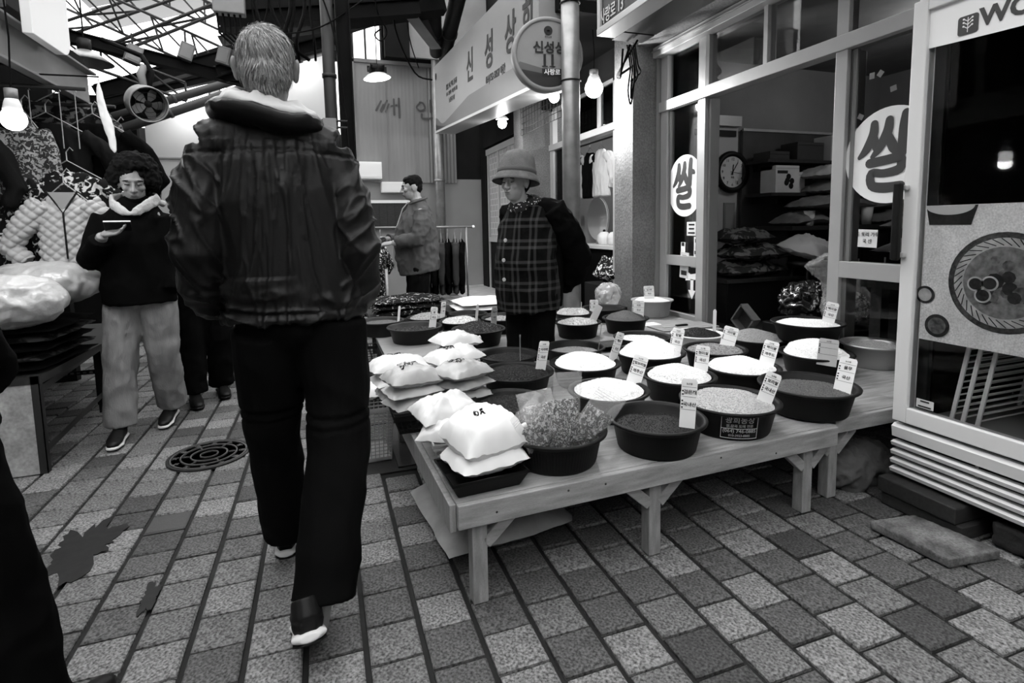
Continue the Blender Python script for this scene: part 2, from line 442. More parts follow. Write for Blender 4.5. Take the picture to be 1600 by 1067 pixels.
# interior of the grain shop
o = MB().box((3.1, 4.62, 0), (6.2, 4.74, 3.0)).obj('wall_back', m_plaster); struct(o)
o = MB().box((6.1, .4, 0), (6.2, 4.62, 3.0)).obj('wall_inner', m_plaster); struct(o)
o = MB().box((3.1, .3, 0), (6.2, .4, 3.0)).obj('wall_front', m_dark2); struct(o)
o = MB().box((3.1, .3, 2.8), (6.2, 4.74, 2.9)).obj('ceiling', M('shop_ceiling', .15, .9, var=.2, vs=3)); struct(o)
o = MB().box((3.02, .3, 0), (6.2, 4.62, .3)).obj('trim_2', m_dark2); struct(o); o['label'] = 'raised shop floor'
# neighbour shop (clothes) behind the pier
o = MB().box((3.1, 7.4, 0), (5.4, 7.5, 3.4)).obj('wall_clothes_shop', m_plaster); struct(o)
o = MB().box((5.3, 4.74, 0), (5.4, 7.5, 3.4)).obj('wall_clothes_shop_back', m_plaster); struct(o)
o = MB().box((2.9, 4.76, 2.75), (5.4, 7.5, 2.85)).obj('trim_3', m_dark2); struct(o)
o = MB().box((2.62, 7.0, 0), (3.2, 7.35, 3.0)).obj('wall_pier', m_conc); struct(o); o['label'] = 'second rough pier behind the round sign'
# upper right facade above the signs
o = MB().box((2.9, -7, 2.85), (3.6, 10.2, 5.6)).obj('wall_right_upper', m_dark2); struct(o)
o = MB().box((1.95, 4.3, 2.98), (3.0, 9.2, 3.08)).obj('trim_4', m_dark); struct(o); o['label'] = 'dark soffit behind the long sign'
# far right building with sliding doors
o = MB().box((2.75, 7.35, 0), (2.95, 7.6, 3.0)).obj('wall_far_pier', m_dark2); struct(o)
o = MB().box((2.78, 9.3, 0), (3.2, 9.62, 3.0)).obj('wall_far_post', m_dark2); struct(o)
o = MB().box((2.75, 7.35, 2.55), (3.0, 9.4, 3.0)).obj('trim_5', m_dark2); struct(o)
o = MB().box((3.35, 7.5, 0), (3.45, 9.4, 3.0)).obj('wall_far_inner', m_dark2); struct(o)
o = MB().box((2.2, 7.4, -.02), (3.3, 9.9, .1)).obj('trim_6', M('marble_step', .5, .3, var=.2, vs=6), None, bevel=.006); struct(o); o['label'] = 'pale marble threshold step'
# end wall with corrugated sheets
YB = 9.75
o = MB().box((-.2, YB + .02, 0), (3.3, YB + .15, 2.05)).obj('wall_far_lower', M('cream_panel', .25, .7, var=.08, vs=1.5)); struct(o)
m_sheet = M('corrugated_sheet', .19, .5, var=.14, vs=1.2, st=(3, 3, .5))
sheet = MB()
n = 110
for i in range(n):
    xa = .62 + (2.35 - .62) * i / n; xb = .62 + (2.35 - .62) * (i + 1) / n
    za = .012 * math.cos(i * math.pi / 2) * (.06 if i < 80 else .7); zb = .012 * math.cos((i + 1) * math.pi / 2) * (.06 if i + 1 < 80 else .7)
    sheet.add([(xa, YB - .03 + za, 1.98), (xb, YB - .03 + zb, 1.98), (xb, YB - .03 + zb, 3.98), (xa, YB - .03 + za, 3.98)], [(0, 1, 2, 3)])
sheet.box((.62, YB, 1.98), (2.35, YB + .02, 3.98))
o = sheet.obj('wall_far_sheet', m_sheet); struct(o); o['label'] = 'pale corrugated sheet wall with brushed lettering'
WS = o
MB().box((.60, YB - .06, 1.95), (.64, YB + .04, 4.02)).box((.6, YB - .06, 3.97), (2.4, YB + .02, 4.03)).obj('sheet_edge', m_steel, WS)
for xq in (1.14, 1.62): MB().box((xq, YB - .048, 1.98), (xq + .006, YB - .04, 3.97)).obj('seam', m_steel, WS)
# brushed characters on the sheet
strokes('brush_lettering', [[(-.5, .1, .04), (-.62, -.12, .05)], [(-.45, .02, .04), (-.52, -.12, .04)], [(-.36, .12, .04), (-.5, -.14, .05)], [(-.32, .04, .04), (-.4, -.14, .04)],
                            [(-.26, 0, .04), (-.14, .02, .05)], [(-.2, .16, .045), (-.2, -.2, .05)], [(-.08, .18, .05), (-.08, -.26, .05)],
                            [(.42, .1, .045), (.34, .0, .045), (.42, -.08, .045), (.54, -.02, .045), (.5, .1, .045), (.42, .12, .045)], [(.68, .18, .05), (.68, -.1, .05)],
                            [(.46, -.16, .05), (.48, -.26, .05), (.72, -.24, .045)]],
        (1.42, YB - .045, 3.28), (1, 0, 0), (0, 0, 1), .72, M('brush_ink', .07, .8), WS)
o = MB().box((.45, YB + .02, 2.05), (3.3, YB + .12, 4.0)).obj('wall_far_middle', m_dark2); struct(o)
# clerestory above the sheet
o = MB().box((-.6, YB + .05, 4.0), (.62, YB + .15, 6.2)).box((1.12, YB + .05, 4.0), (3.4, YB + .15, 6.2)).box((.6, YB + .05, 4.85), (1.15, YB + .15, 6.2)).obj('wall_far_upper', m_dark); struct(o)
wn = MB().box((.62, YB + .06, 4.0), (1.12, YB + .07, 4.85)).obj('window_1', m_poly); struct(wn)
for xq in (.62, .83, 1.09): MB().box((xq, YB + .03, 4.0), (xq + .03, YB + .08, 4.86)).obj('window_bar', m_steeld, wn)
for zq in (4.0, 4.83): MB().box((.62, YB + .03, zq), (1.12, YB + .08, zq + .03)).obj('window_bar', m_steeld, wn)
# bright white gable wall on the left of the far post
m_bright = M('white_board', .4, .6, var=.04, vs=1)
o = MB().prism([(-2.16, 0), (.3, 0), (.3, 3.86), (-2.16, 2.78)], (0, 8.62, 0), (1, 0, 0), (0, 0, 1), .06).obj('wall_far_left', m_bright); struct(o); o['label'] = 'white board wall under a sloping edge lit by tubes'
MB().box((-2.16, 8.54, 2.18), (.3, 8.57, 2.2)).obj('board_joint', m_plaster, o)
o = MB().box((-5, 8.2, 0), (-2.16, 8.3, 2.9)).obj('wall_opening_shade', m_dark); struct(o)  # dark sheet standing in for the shade of a stall opening
o = MB().box((-5, 12.4, -1), (6, 12.5, 3.2)).obj('wall_end', m_dark2); struct(o)
o = MB().prism([(-2.6, 2.95), (.9, 4.35), (.9, 4.75), (-2.6, 3.3)], (0, 9.1, 0), (1, 0, 0), (0, 0, 1), .05).obj('trim_7', m_dark); struct(o); o['label'] = 'dark gable fascia above the white wall'
# left stall room
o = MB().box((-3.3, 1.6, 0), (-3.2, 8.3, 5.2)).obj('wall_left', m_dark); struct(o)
m_bouncewall = M('bounce_plaster', .5, .85, var=.1, vs=2)  # for the unseen near walls, kept pale so they bounce light
o = MB().box((-2.6, -7, 0), (-2.5, 1.6, 5.2)).obj('wall_left_near', m_bouncewall); struct(o)
o = MB().box((-3.3, -7.1, 0), (6.2, -7, 6.2)).obj('wall_rear', M('bounce_plaster', .5)); struct(o)  # unseen wall added to close off the alley light, pale for bounce
o = MB().box((3.0, -7, 0), (3.1, .4, 5.6)).obj('wall_right_near', M('bounce_plaster', .5)); struct(o)
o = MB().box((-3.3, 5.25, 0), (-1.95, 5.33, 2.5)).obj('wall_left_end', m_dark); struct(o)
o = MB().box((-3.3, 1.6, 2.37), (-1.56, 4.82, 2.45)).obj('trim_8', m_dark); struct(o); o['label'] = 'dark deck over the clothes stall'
# channel beam at the stall edge
ch = MB().box((-1.56, -1, 2.10), (-1.545, 4.82, 2.35)).box((-1.56, -1, 2.335), (-1.49, 4.82, 2.35)).box((-1.56, -1, 2.10), (-1.49, 4.82, 2.115)).obj('trim_9', m_steel, None, bevel=.003); struct(ch); ch['label'] = 'grey steel channel beam edging the stall roof'
# roof: translucent sheets with opaque strips between, on the wall plates
roof = empty('roof', (0, 5, 5.2)); roof['kind'] = 'structure'; roof['label'] = 'market roof of translucent and opaque sheets'
k = 0
y = -7.0
m_opq = M('opaque_roof_sheet', .25, .7)
while y < 17:
    opaque = (9.6 < y < 11.5) or y < -6
    for sgn in (-1, 1):
        mb = MB()
        xa, xb = (-3.4, -.2) if sgn < 0 else (-.2, 3.7)
        za, zb = (4.85, 5.9) if sgn < 0 else (5.9, 5.0)
        mb.add([(xa, y, za), (xb, y, zb), (xb, y + .96, zb), (xa, y + .96, za), (xa, y, za + .012), (xb, y, zb + .012), (xb, y + .96, zb + .012), (xa, y + .96, za + .012)],
               [(0, 3, 2, 1), (4, 5, 6, 7), (0, 1, 5, 4), (1, 2, 6, 5), (2, 3, 7, 6), (3, 0, 4, 7)])
        mb.obj('roof_sheet', m_opq if opaque else m_poly, roof)
    y += 1.0; k += 1

# lattice roof trusses
def truss(label, A, B, C, D, nseg, r=.018):
    """two chords A-B (top) and C-D (bottom) with posts and diagonals"""
    A, B, C, D = map(V, (A, B, C, D))
    t = empty('roof_truss', C, label, 'roof truss', 'lattice roof trusses')
    MB().tube([A, B], r, 8).obj('top_chord', m_steeld, t); MB().tube([C, D], r, 8).obj('bottom_chord', m_steeld, t)
    for i in range(nseg + 1):
        u = i / nseg; p = A.lerp(B, u); q = C.lerp(D, u)
        MB().tube([p, q], r * .7, 6).obj('web_post', m_steeld, t)
        if i < nseg:
            q2 = C.lerp(D, (i + 1) / nseg); MB().tube([p, q2], r * .7, 6).obj('web_diagonal', m_steeld, t)
    return t
Yt = 8.4
truss('lattice truss falling rightward, highest one in view', (-3.3, Yt, 4.55), (-.6, Yt, 3.42), (-3.3, Yt + .5, 4.25), (-.6, Yt + .5, 3.1), 6)
truss('lattice truss falling rightward toward the pipes', (-2.35, Yt + .9, 4.95), (.3, Yt + .9, 3.8), (-2.35, Yt + .9, 4.6), (.3, Yt + .9, 3.5), 6)
truss('short lattice truss behind the stall lamp', (-3.2, Yt - .6, 3.65), (-1.5, Yt - .6, 3.02), (-3.2, Yt - .6, 3.4), (-1.5, Yt - .6, 2.8), 4)
truss('double lattice truss rising rightward across the skylight', (-2.4, Yt - .2, 3.5), (.2, Yt - .2, 4.85), (-2.3, Yt - .2, 3.42), (.3, Yt - .2, 4.77), 5, .022)
truss('lattice truss rising rightward at left edge of the skylight', (-3.3, Yt + .3, 3.75), (-1.2, Yt + .3, 4.75), (-3.2, Yt + .3, 3.62), (-1.1, Yt + .3, 4.62), 4, .02)
# ---------------------------------------------------------------- grain shop front
def frame_bar(mb, y0, y1, z0, z1, x0=XF - .03, x1=XF + .05): return mb.box((x0, y0, z0), (x1, y1, z1))
sf = MB(); frame_bar(sf, 1.3, 4.41, 2.21, 2.30, XF - .05, XF + .06)
sfo = sf.obj('door_1', m_alu, None, bevel=.004); struct(sfo); sfo['label'] = 'aluminium shopfront frame of the grain shop'
def fp(name, y0, y1, z0, z1, mat=m_alu, x0=XF - .03, x1=XF + .05):
    return frame_bar(MB(), y0, y1, z0, z1, x0, x1).obj(name, mat, sfo, bevel=.003)
fp('header', 1.3, 4.56, 2.70, 2.79, x0=XF - .1); fp('header_track', 1.3, 4.56, 2.745, 2.76, m_aludark, XF - .12, XF - .1)
fp('jamb', 4.30, 4.40, .3, 2.7); fp('mullion', 3.78, 3.87, .3, 2.7); fp('mullion', 3.745, 3.775, .3, 2.2, m_aludark, XF, XF + .09)
fp('mullion', 2.50, 2.58, .3, 2.7); fp('mullion', 2.47, 2.5, .3, 2.2, m_aludark, XF, XF + .09); fp('jamb', 1.3, 1.4, .3, 2.7)
fp('transom_bar', 3.13, 3.17, 2.3, 2.7); fp('transom_bar', 3.74, 3.78, 2.3, 2.7, m_aludark); fp('transom_bar', 1.9, 1.94, 2.3, 2.7)
fp('mid_rail', 3.87, 4.30, .81, .90); fp('mid_rail', 1.4, 2.50, .84, .94); fp('bottom_rail', 3.87, 4.3, .3, .38); fp('bottom_rail', 1.4, 2.5, .3, .38)
for y0, y1, z0, z1 in ((3.87, 4.30, .9, 2.21), (3.87, 4.3, .38, .81), (1.4, 2.5, .94, 2.21), (1.4, 2.5, .38, .84), (3.87, 4.3, 2.3, 2.7), (3.17, 3.74, 2.3, 2.7), (2.58, 3.13, 2.3, 2.7), (1.94, 2.5, 2.3, 2.7)):
    MB().box((XF, y0, z0), (XF + .006, y1, z1)).obj('pane', m_glass, sfo)
for y0, y1 in ((3.875, 3.90), (4.27, 4.295)): fp('glazing_bead', y0, y1, .9, 2.2, m_aludark, XF - .012, XF + .02)
fp('glazing_bead', 2.45, 2.475, .94, 2.2, m_aludark, XF - .012, XF + .02)
# shutter guides and tile strip beside the pier
o = MB().box((2.98, 4.405, 0), (3.03, 4.425, 2.75)).obj('trim_10', m_aludark); struct(o)
o = empty('trim_11', (3.0, 4.42, 0)); o['kind'] = 'structure'; o['label'] = 'narrow tiled strip beside the shopfront'
for i in range(16): MB().box((2.99, 4.412, .3 + i * .15), (3.04, 4.43, .445 + i * .15)).obj('tile', m_tile, o)
# round rice signs stuck on the panes
SS = [[(-.42, .82, .13), (-.44, .55, .16), (-.62, .2, .14), (-.8, .02, .07)], [(-.42, .5, .12), (-.34, .24, .14), (-.3, .1, .08)],
      [(-.02, .86, .13), (-.06, .58, .16), (-.26, .2, .14), (-.44, .0, .07)], [(-.05, .5, .13), (.1, .2, .16), (.16, .06, .1)],
      [(.4, .95, .14), (.36, .6, .16), (.34, .04, .15)], [(.38, .5, .12), (.56, .5, .13), (.62, .46, .09)],
      [(-.5, -.16, .15), (-.1, -.12, .15), (.3, -.1, .15), (.3, -.36, .15), (-.1, -.44, .13), (-.44, -.42, .14), (-.42, -.72, .15), (-.1, -.8, .16), (.34, -.78, .15)]]
def rice_sign(yc, zc, ry, rz, label, two):
    e = empty('rice_sign', (XF - .004, yc, zc - rz), label, 'sign', 'round rice signs')
    MB().prism([(ry * math.cos(a), rz * math.sin(a)) for a in [2 * math.pi * i / 48 for i in range(48)]], (XF - .003, yc, zc), (0, -1, 0), (0, 0, 1), .002).obj('disc', M('sign_vinyl', .88, .5), e)
    L = [s for i, s in enumerate(SS) if i < 5 or i == 6 or two]
    strokes('character', [[(x * ry * .82, y * rz * .84, w_ * 1.35 * (ry + rz) / 2) for x, y, w_ in s] for s in L], (XF - .006, yc, zc), (0, -1, 0), (0, 0, 1), 1, M('sign_ink', .045, .6), e)
rice_sign(4.065, 1.518, .245, .27, 'white oval sign with black 쌀 lettering on the narrow left pane', True)
rice_sign(2.235, 1.555, .27, .27, 'white round sign with black 쌀 lettering partly behind the fridge', True)
# papers and stickers on the glass
def sticker(y0, y1, z0, z1, label, lines=0, v=.7, tilt=0, x=XF - .004):
    e = empty('sticker', (x, (y0 + y1) / 2, z0), label, 'sticker')
    R = Matrix.Rotation(tilt, 3, 'X'); c = V((x, (y0 + y1) / 2, (z0 + z1) / 2))
    MB().obox(c, (.002, y1 - y0, z1 - z0), R).obj('sheet', M('sticker_%d' % int(v * 100), v, .8, var=.1, vs=20), e)
    for i in range(lines):
        w_ = (y1 - y0) * random.uniform(.5, .8)
        MB().obox(c + R @ V((-.002, 0, (z1 - z0) * (.3 - .6 * i / max(lines - 1, 1)))), (.001, w_, (z1 - z0) / lines * .35), R).obj('print_line', m_ink, e)
    return e
sticker(3.9, 4.03, 1.08, 1.2, 'printed notice below the oval sign on left pane', 3)
sticker(3.86, 3.93, .9, 1.07, 'narrow poster sticker at right edge of left pane', 2)
sticker(4.05, 4.11, .93, 1.02, 'small square-marked sticker low on left pane', 1, .8)
sticker(4.0, 4.12, .70, .93, 'torn paper strip hanging over the mid rail', 2, .55, .05)
e = sticker(3.9, 3.97, .8, .9, 'black patterned sticker on the left mid rail', 3, .6)
ar = empty('arrow_sticker', (XF - .004, 3.95, .53), 'white down-pointing arrow sticker on lower left pane', 'sticker')
MB().prism([(-.02, .15), (.02, .15), (.02, .05), (.05, .05), (0, -.03), (-.05, .05), (-.02, .05)], (XF - .003, 3.95, .55), (0, -1, 0), (0, 0, 1), .001).obj('arrow', m_white, ar)
MB().prism([(-.09, .12), (.08, .14), (.09, .2), (-.02, .18), (-.08, .21)], (XF - .003, 3.95, .56), (0, -1, 0), (0, 0, 1), .001).obj('scrap', m_paper, ar)
e = sticker(2.28, 2.40, 1.03, 1.135, 'handwritten paper note taped under the round sign', 0, .72, .03)
for i, s_ in enumerate(('도 토리 가루', '국 산')): text('handwriting', s_, .028, (XF - .008, 2.34, 1.105 - .04 * i), (0, -1, 0), (0, 0, 1), m_ink, e)
for i, (yy, zz) in enumerate(((2.36, 2.02), (2.31, 2.02), (2.23, 1.92), (2.42, 1.8), (2.44, 1.72), (2.26, 1.8))):
    MB().obox((XF - .003, yy, zz), (.001, .03, .035), Matrix.Rotation(i * .7, 3, 'X')).obj('tape_scrap', m_plastic, sfo)

# ---------------------------------------------------------------- inside the shop
WY = 4.6
cl = empty('wall_clock', (4.0, WY, 1.49), 'round black-rimmed wall clock with white dial in grain shop', 'clock')
Rc = Matrix.Rotation(math.pi / 2, 3, 'X')
MB().lathe([(0, 0), (.205, 0), (.215, .02), (.205, .045), (.165, .05), (.155, .03), (0, .03)], (4.0, WY, 1.70), 40, Rc).obj('rim', m_black, cl, True)
MB().lathe([(0, 0), (.157, 0), (.157, .004), (0, .004)], (4.0, WY - .03, 1.70), 40, Rc).obj('dial', M('clock_dial', .6, .6), cl)
for h in range(1, 13):
    a = math.pi / 2 - h * math.pi / 6
    text('numeral', str(h), .04, (4.0 + .128 * math.cos(a), WY - .036, 1.70 + .128 * math.sin(a)), (1, 0, 0), (0, 0, 1), m_ink, cl)
for a, L, w_ in ((86, .075, .012), (57, .115, .008), (-8, .12, .003)):
    a = math.radians(a); d = V((math.cos(a), 0, math.sin(a)))
    MB().bar(V((4.0, WY - .038, 1.7)) - d * .03, V((4.0, WY - .038, 1.7)) + d * L, .003, w_).obj('hand', m_ink, cl)
text('maker_mark', '쌀집', .022, (4.0, WY - .036, 1.645), (1, 0, 0), (0, 0, 1), m_ink, cl)
# tall pale cabinet (air conditioner) behind clock
ac = empty('air_conditioner', (3.85, 4.5, .3), 'tall pale floor cabinet behind the wall clock', 'air conditioner')
MB().box((3.55, 4.61, 1.0), (4.1, 4.618, 2.2)).obj('panel', M('ac_panel', .42, .4), ac)
MB().box((3.55, 4.56, 2.16), (4.1, 4.61, 2.26)).obj('top_grille', m_alu, ac); MB().box((3.55, 4.59, 2.06), (4.06, 4.605, 2.12)).obj('vent', m_black, ac)
# big dark cabinet backdrop and shelves
bk = MB().box((4.12, 4.56, 1.08), (5.9, 4.60, 2.13)).obj('display_board', M('dark_board', .05, .35, var=.3, vs=4), None); tag(bk, 'dark glossy board mounted on shop wall beside clock', 'board')
MB().box((4.11, 4.545, 2.115), (5.9, 4.565, 2.14)).obj('edge_trim', m_alu, bk)
def shelf(label, x0, x1, y0, z, t=.03):
    e = empty('wall_shelf', ((x0 + x1) / 2, 4.55, z - .1), label, 'shelf', 'shop wall shelves')
    MB().box((x0, y0, z - t), (x1, 4.555, z)).obj('board', m_wooddark, e)
    for xq in (x0 + .1, x1 - .1): MB().box((xq, y0 + .05, z - .1), (xq + .02, 4.555, z - t)).obj('bracket', m_black, e)
shelf('upper dark shelf on shop wall', 4.15, 5.8, 4.25, 1.80); shelf('middle dark shelf carrying the printed box', 4.15, 4.72, 4.2, 1.47); 
cb = empty('cabinet', (4.9, 4.3, .3), 'dark low cabinet under the rice sacks in shop', 'cabinet')
MB().box((4.2, 3.98, 1.10), (5.9, 4.55, 1.14)).obj('top', m_wooddark, cb); MB().box((4.75, 4.02, .3), (5.9, 4.55, 1.1)).obj('body', m_black, cb)
for i in range(3): MB().box((4.78 + i * .37, 3.995, .4), (5.12 + i * .37, 4.02, 1.05)).obj('door', m_blackm, cb, bevel=.004)
for i in range(3): MB().box((5.08 + i * .37, 3.985, .7), (5.09 + i * .37, 3.995, .8)).obj('handle', m_alu, cb)
# cartons, small boxes
def carton(label, x0, x1, y0, y1, z0, z1, v=.45, pr=0, cat='box'):
    e = empty('carton', ((x0 + x1) / 2, (y0 + y1) / 2, z0), label, cat)
    MB().box((x0, y0, z0), (x1, y1, z1)).obj('body', M('carton_%d' % int(v * 100), v, .7, var=.08, vs=9), e, bevel=.004)
    MB().box((x0 + .005, y0 - .003, z1 - .03), (x1 - .005, y0, z1 - .028)).obj('flap_seam', m_dark2, e)
    if pr:
        for k in range(5):
            MB().ell(((x0 + x1) / 2 + random.uniform(-.02, .06), y0 - .002, z0 + (z1 - z0) * random.uniform(.2, .6)), (.03, .002, .03)).obj('print', m_dark2, e)
        MB().box((x0 + .02, y0 - .002, z1 - .08), ((x0 + x1) / 2, y0, z1 - .05)).obj('print', m_ink, e)
    return e
carton('pale printed fruit carton on middle shelf by clock', 4.25, 4.55, 4.25, 4.45, 1.472, 1.74, .5, 1)
carton('slim white box standing beside the printed carton', 4.57, 4.66, 4.28, 4.42, 1.472, 1.68, .5)
carton('grey box at right end of upper shelf', 5.0, 5.28, 4.28, 4.5, 1.802, 2.06, .35)
carton('second grey box at right end of upper shelf', 5.3, 5.5, 4.3, 4.5, 1.802, 2.03, .22)
carton('dark lidded box lying on upper shelf', 4.55, 4.9, 4.28, 4.5, 1.802, 1.98, .03)
carton('low dark tray box left on upper shelf', 4.2, 4.45, 4.28, 4.5, 1.802, 1.88, .03)
# pillow-shaped sacks and bags
def pillow_mesh(lx, ly, h, seed=0, nx=26, ny=18, wr=.12, ear=.0, sag=.0, flat=0.35):
    rr = random.Random(seed); s0 = V((rr.uniform(0, 50), rr.uniform(0, 50), rr.uniform(0, 50)))
    vs = []; fs = []
    for side in (1, -1):
        for i in range(nx + 1):
            for j in range(ny + 1):
                u = -1 + 2 * i / nx; v = -1 + 2 * j / ny
                e = (max(0, 1 - abs(u) ** 2.3) * max(0, 1 - abs(v) ** 2.3)) ** .58
                cr = .09 * noise.noise(V((u * 3, v * 3, 9)) + s0); x = lx / 2 * u * (1 - .07 * v * v * abs(u) - .05 * (1 - v * v) * abs(u) + cr * .5) ; y = ly / 2 * v * (1 - .1 * u * u * abs(v) - .06 * (1 - u * u) * abs(v) + cr * .5)
                w_ = noise.noise(V((u * 2.2, v * 2.2, side)) + s0) + .5 * noise.noise(V((u * 6, v * 6, side)) + s0)
                hh = h * (.62 if side > 0 else flat)
                z = side * hh * e * (1 + wr * 2.2 * w_) + .05 * h * (.4 - abs(noise.noise(V((u * 7 + v * 3, v * 7 - u * 2, 3)) + s0)) * 2) * e ** .5
                z += -sag * (u * u)
                if abs(u) == 1 or abs(v) == 1: z = -sag * u * u + .06 * h * noise.noise(V((u * 5, v * 5, 0)) + s0)
                vs.append((x, y, z))
    N_ = (nx + 1) * (ny + 1)
    for i in range(nx):
        for j in range(ny):
            a = i * (ny + 1) + j; fs.append((a, a + ny + 1, a + ny + 2, a + 1)); b = a + N_; fs.append((b, b + 1, b + ny + 2, b + ny + 1))
    return vs, fs
def pillow(name, c, lx, ly, h, yaw, mat, label, cat, group=None, seed=0, roll=0, pitch=0, sag=0, wr=.12, tie=None, writing=None, flat=.35):
    vs, fs = pillow_mesh(lx, ly, h, seed, sag=sag, wr=wr, flat=flat)
    R = Matrix.Rotation(yaw, 3, 'Z') @ Matrix.Rotation(pitch, 3, 'Y') @ Matrix.Rotation(roll, 3, 'X')
    c = V(c)
    e = empty(name, c, label, cat, group)
    mb = MB().add([c + R @ V(v) for v in vs], fs)
    o = mb.obj('sack', mat, e, True)
    if tie:
        for sx, sy in tie:
            p = c + R @ V((lx / 2 * sx, ly / 2 * sy, 0)); d = R @ V((sx, sy, .1)).normalized()
            MB().tube([p - d * .03, p, p + d * .012, p + d * .03, p + d * .04 + V((0, 0, -.012))], [.02, .008, .007, .012, .005], 8).obj('tied_end', mat, e, True)
    if writing:
        for i, s_ in enumerate(writing):
            top = h * .62 * .98
            me = text_mesh(s_, .04, .0004, .0005)
            m = R.to_4x4(); m.translation = c; 
            for v in me.vertices:
                x, y = v.co.x - .01 - .02 * i, v.co.y + .035 - .045 * i
                u, v_ = x / (lx / 2), y / (ly / 2)
                e_ = (max(0, 1 - abs(u) ** 2.3) * max(0, 1 - abs(v_) ** 2.3)) ** .58
                rr = random.Random(seed); s0 = V((rr.uniform(0, 50), rr.uniform(0, 50), rr.uniform(0, 50)))
                w_ = noise.noise(V((u * 2.2, v_ * 2.2, 1)) + s0) + .5 * noise.noise(V((u * 6, v_ * 6, 1)) + s0)
                z = h * .62 * e_ * (1 + wr * 2.2 * w_) + .05 * h * (.4 - abs(noise.noise(V((u * 7 + v_ * 3, v_ * 7 - u * 2, 3)) + s0)) * 2) * e_ ** .5 - sag * u * u + .0035
                v.co = m @ V((x, y, z))
            me.materials.clear(); me.materials.append(m_ink); link('writing', me, e)
    return e
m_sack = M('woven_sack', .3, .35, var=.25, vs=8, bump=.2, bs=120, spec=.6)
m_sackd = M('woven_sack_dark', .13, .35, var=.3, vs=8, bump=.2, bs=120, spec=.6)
for i, (x, y, z, lx, m_, lb) in enumerate(((4.95, 4.2, 1.66, .75, m_sack, 'topmost printed rice sack of the stack in shop'), (4.94, 4.2, 1.51, .72, m_sackd, 'second printed rice sack from top of the stack'), (4.85, 4.15, 1.36, .95, m_sackd, 'long drooping rice sack under the stack'),
                                     (4.55, 4.2, 1.2, .55, m_sackd, 'crumpled sack at left below the middle shelf'), (5.68, 4.2, 1.5, .6, m_sack, 'rice sack to the right of the stack, upper'), (5.66, 4.2, 1.35, .6, m_sackd, 'rice sack to the right of the stack, middle'), (5.6, 4.15, 1.2, .5, m_sackd, 'rice sack to the right of the stack, lowest'))):
    pillow('rice_sack', (x, y, z), lx, .42, .15, .05, m_, lb, 'sack', 'rice sacks in shop', 20 + i, sag=.03)
for i in range(4):
    pillow('rice_sack', (3.6 - .05 * (i % 2), 2.05, .89 + .147 * i), .85, .8, .15, .05, m_sackd, ('lowest', 'second', 'third', 'topmost')[i] + ' sack of the pile behind the right pane', 'sack', 'rice sacks in shop', 40 + i, sag=.03)
rk = empty('sack_pallet', (3.6, 2.05, .3), 'dark pallet stand under sacks behind right pane', 'pallet')
MB().box((3.15, 1.6, .78), (4.05, 2.45, .83)).obj('deck', m_wooddark, rk)
for xq in (3.2, 3.95):
    for yq in (1.65, 2.35): MB().box((xq, yq, .3), (xq + .07, yq + .07, .78)).obj('leg', m_wooddark, rk)
# paper cups, weighing scale
def cup(x, y, z, label, r=.04, h=.1):
    e = empty('paper_cup', (x, y, z), label, 'cup', 'paper cups in shop')
    MB().lathe([(0, 0), (r * .75, 0), (r, h), (r * .94, h), (r * .7, .005), (0, .005)], (x, y, z), 20).obj('wall', M('paper_cup', .6, .7), e, True)
    MB().tube([(x + (r + .001) * math.cos(a), y + (r + .001) * math.sin(a), z + h) for a in [i * math.pi / 8 for i in range(16)]], .003, 6, closed=True).obj('rolled_lip', m_white, e, True)
cup(4.48, 4.05, 1.142, 'white paper cup at left on the dark cabinet', .05, .14); cup(5.22, 4.03, 1.142, 'large white paper cup at right on the dark cabinet', .055, .17)
sc_ = empty('weighing_scale', (4.9, 4.1, 1.142), 'small glossy weighing scale between the cups', 'scale')
MB().box((4.78, 4.02, 1.142), (5.05, 4.2, 1.18)).obj('base', m_aludark, sc_, bevel=.006); MB().box((4.8, 4.05, 1.18), (5.03, 4.2, 1.215)).obj('platform', m_alu, sc_, bevel=.004)
# heaps low in the shop: folded blankets, cushion, clear bag, black bags
m_blanket = spotty('patterned_blanket', .02, .12, 9, .5)
for i, (x, y, z, lx, ly, h, yw, lb) in enumerate(((3.65, 4.05, 1.045, .6, .4, .14, .2, 'patterned folded blanket on top of the heap behind mullion'), (3.75, 4.0, .895, .7, .45, .15, -.1, 'dark patterned blanket under the folded one'), (3.7, 4.05, .745, .75, .5, .14, .1, 'dark blanket at base of the heap'))):
    pillow('folded_blanket', (x, y, z), lx, ly, h, yw, m_blanket, lb, 'blanket', 'blankets in shop', 60 + i, wr=.25)
MB0 = empty('blanket_chest', (3.7, 4.05, .3), 'low dark chest under the blankets', 'chest')
MB().box((3.3, 3.8, .3), (4.15, 4.3, .66)).obj('body', m_black, MB0, bevel=.008); MB().box((3.28, 3.78, .66), (4.17, 4.32, .69)).obj('lid', m_wooddark, MB0)
pillow('cushion', (4.15, 3.75, .93), .5, .42, .2, .35, M('cushion_cloth', .36, .8, bump=.3, bs=300), 'plain pale square cushion in shop opening', 'cushion', None, 70, roll=.25)
cst = empty('stool', (4.15, 3.72, .3), 'dark stool carrying the cushion', 'stool')
MB().lathe([(0, .48), (.19, .48), (.2, .5), (.19, .53), (0, .53)], (4.15, 3.72, .3), 28).obj('seat', m_black, cst, True)
for k in range(4):
    a = k * math.pi / 2 + .6; MB().tube([(4.15 + .14 * math.cos(a), 3.72 + .14 * math.sin(a), .78), (4.15 + .2 * math.cos(a), 3.72 + .2 * math.sin(a), .3)], .015).obj('leg', m_steeld, cst)
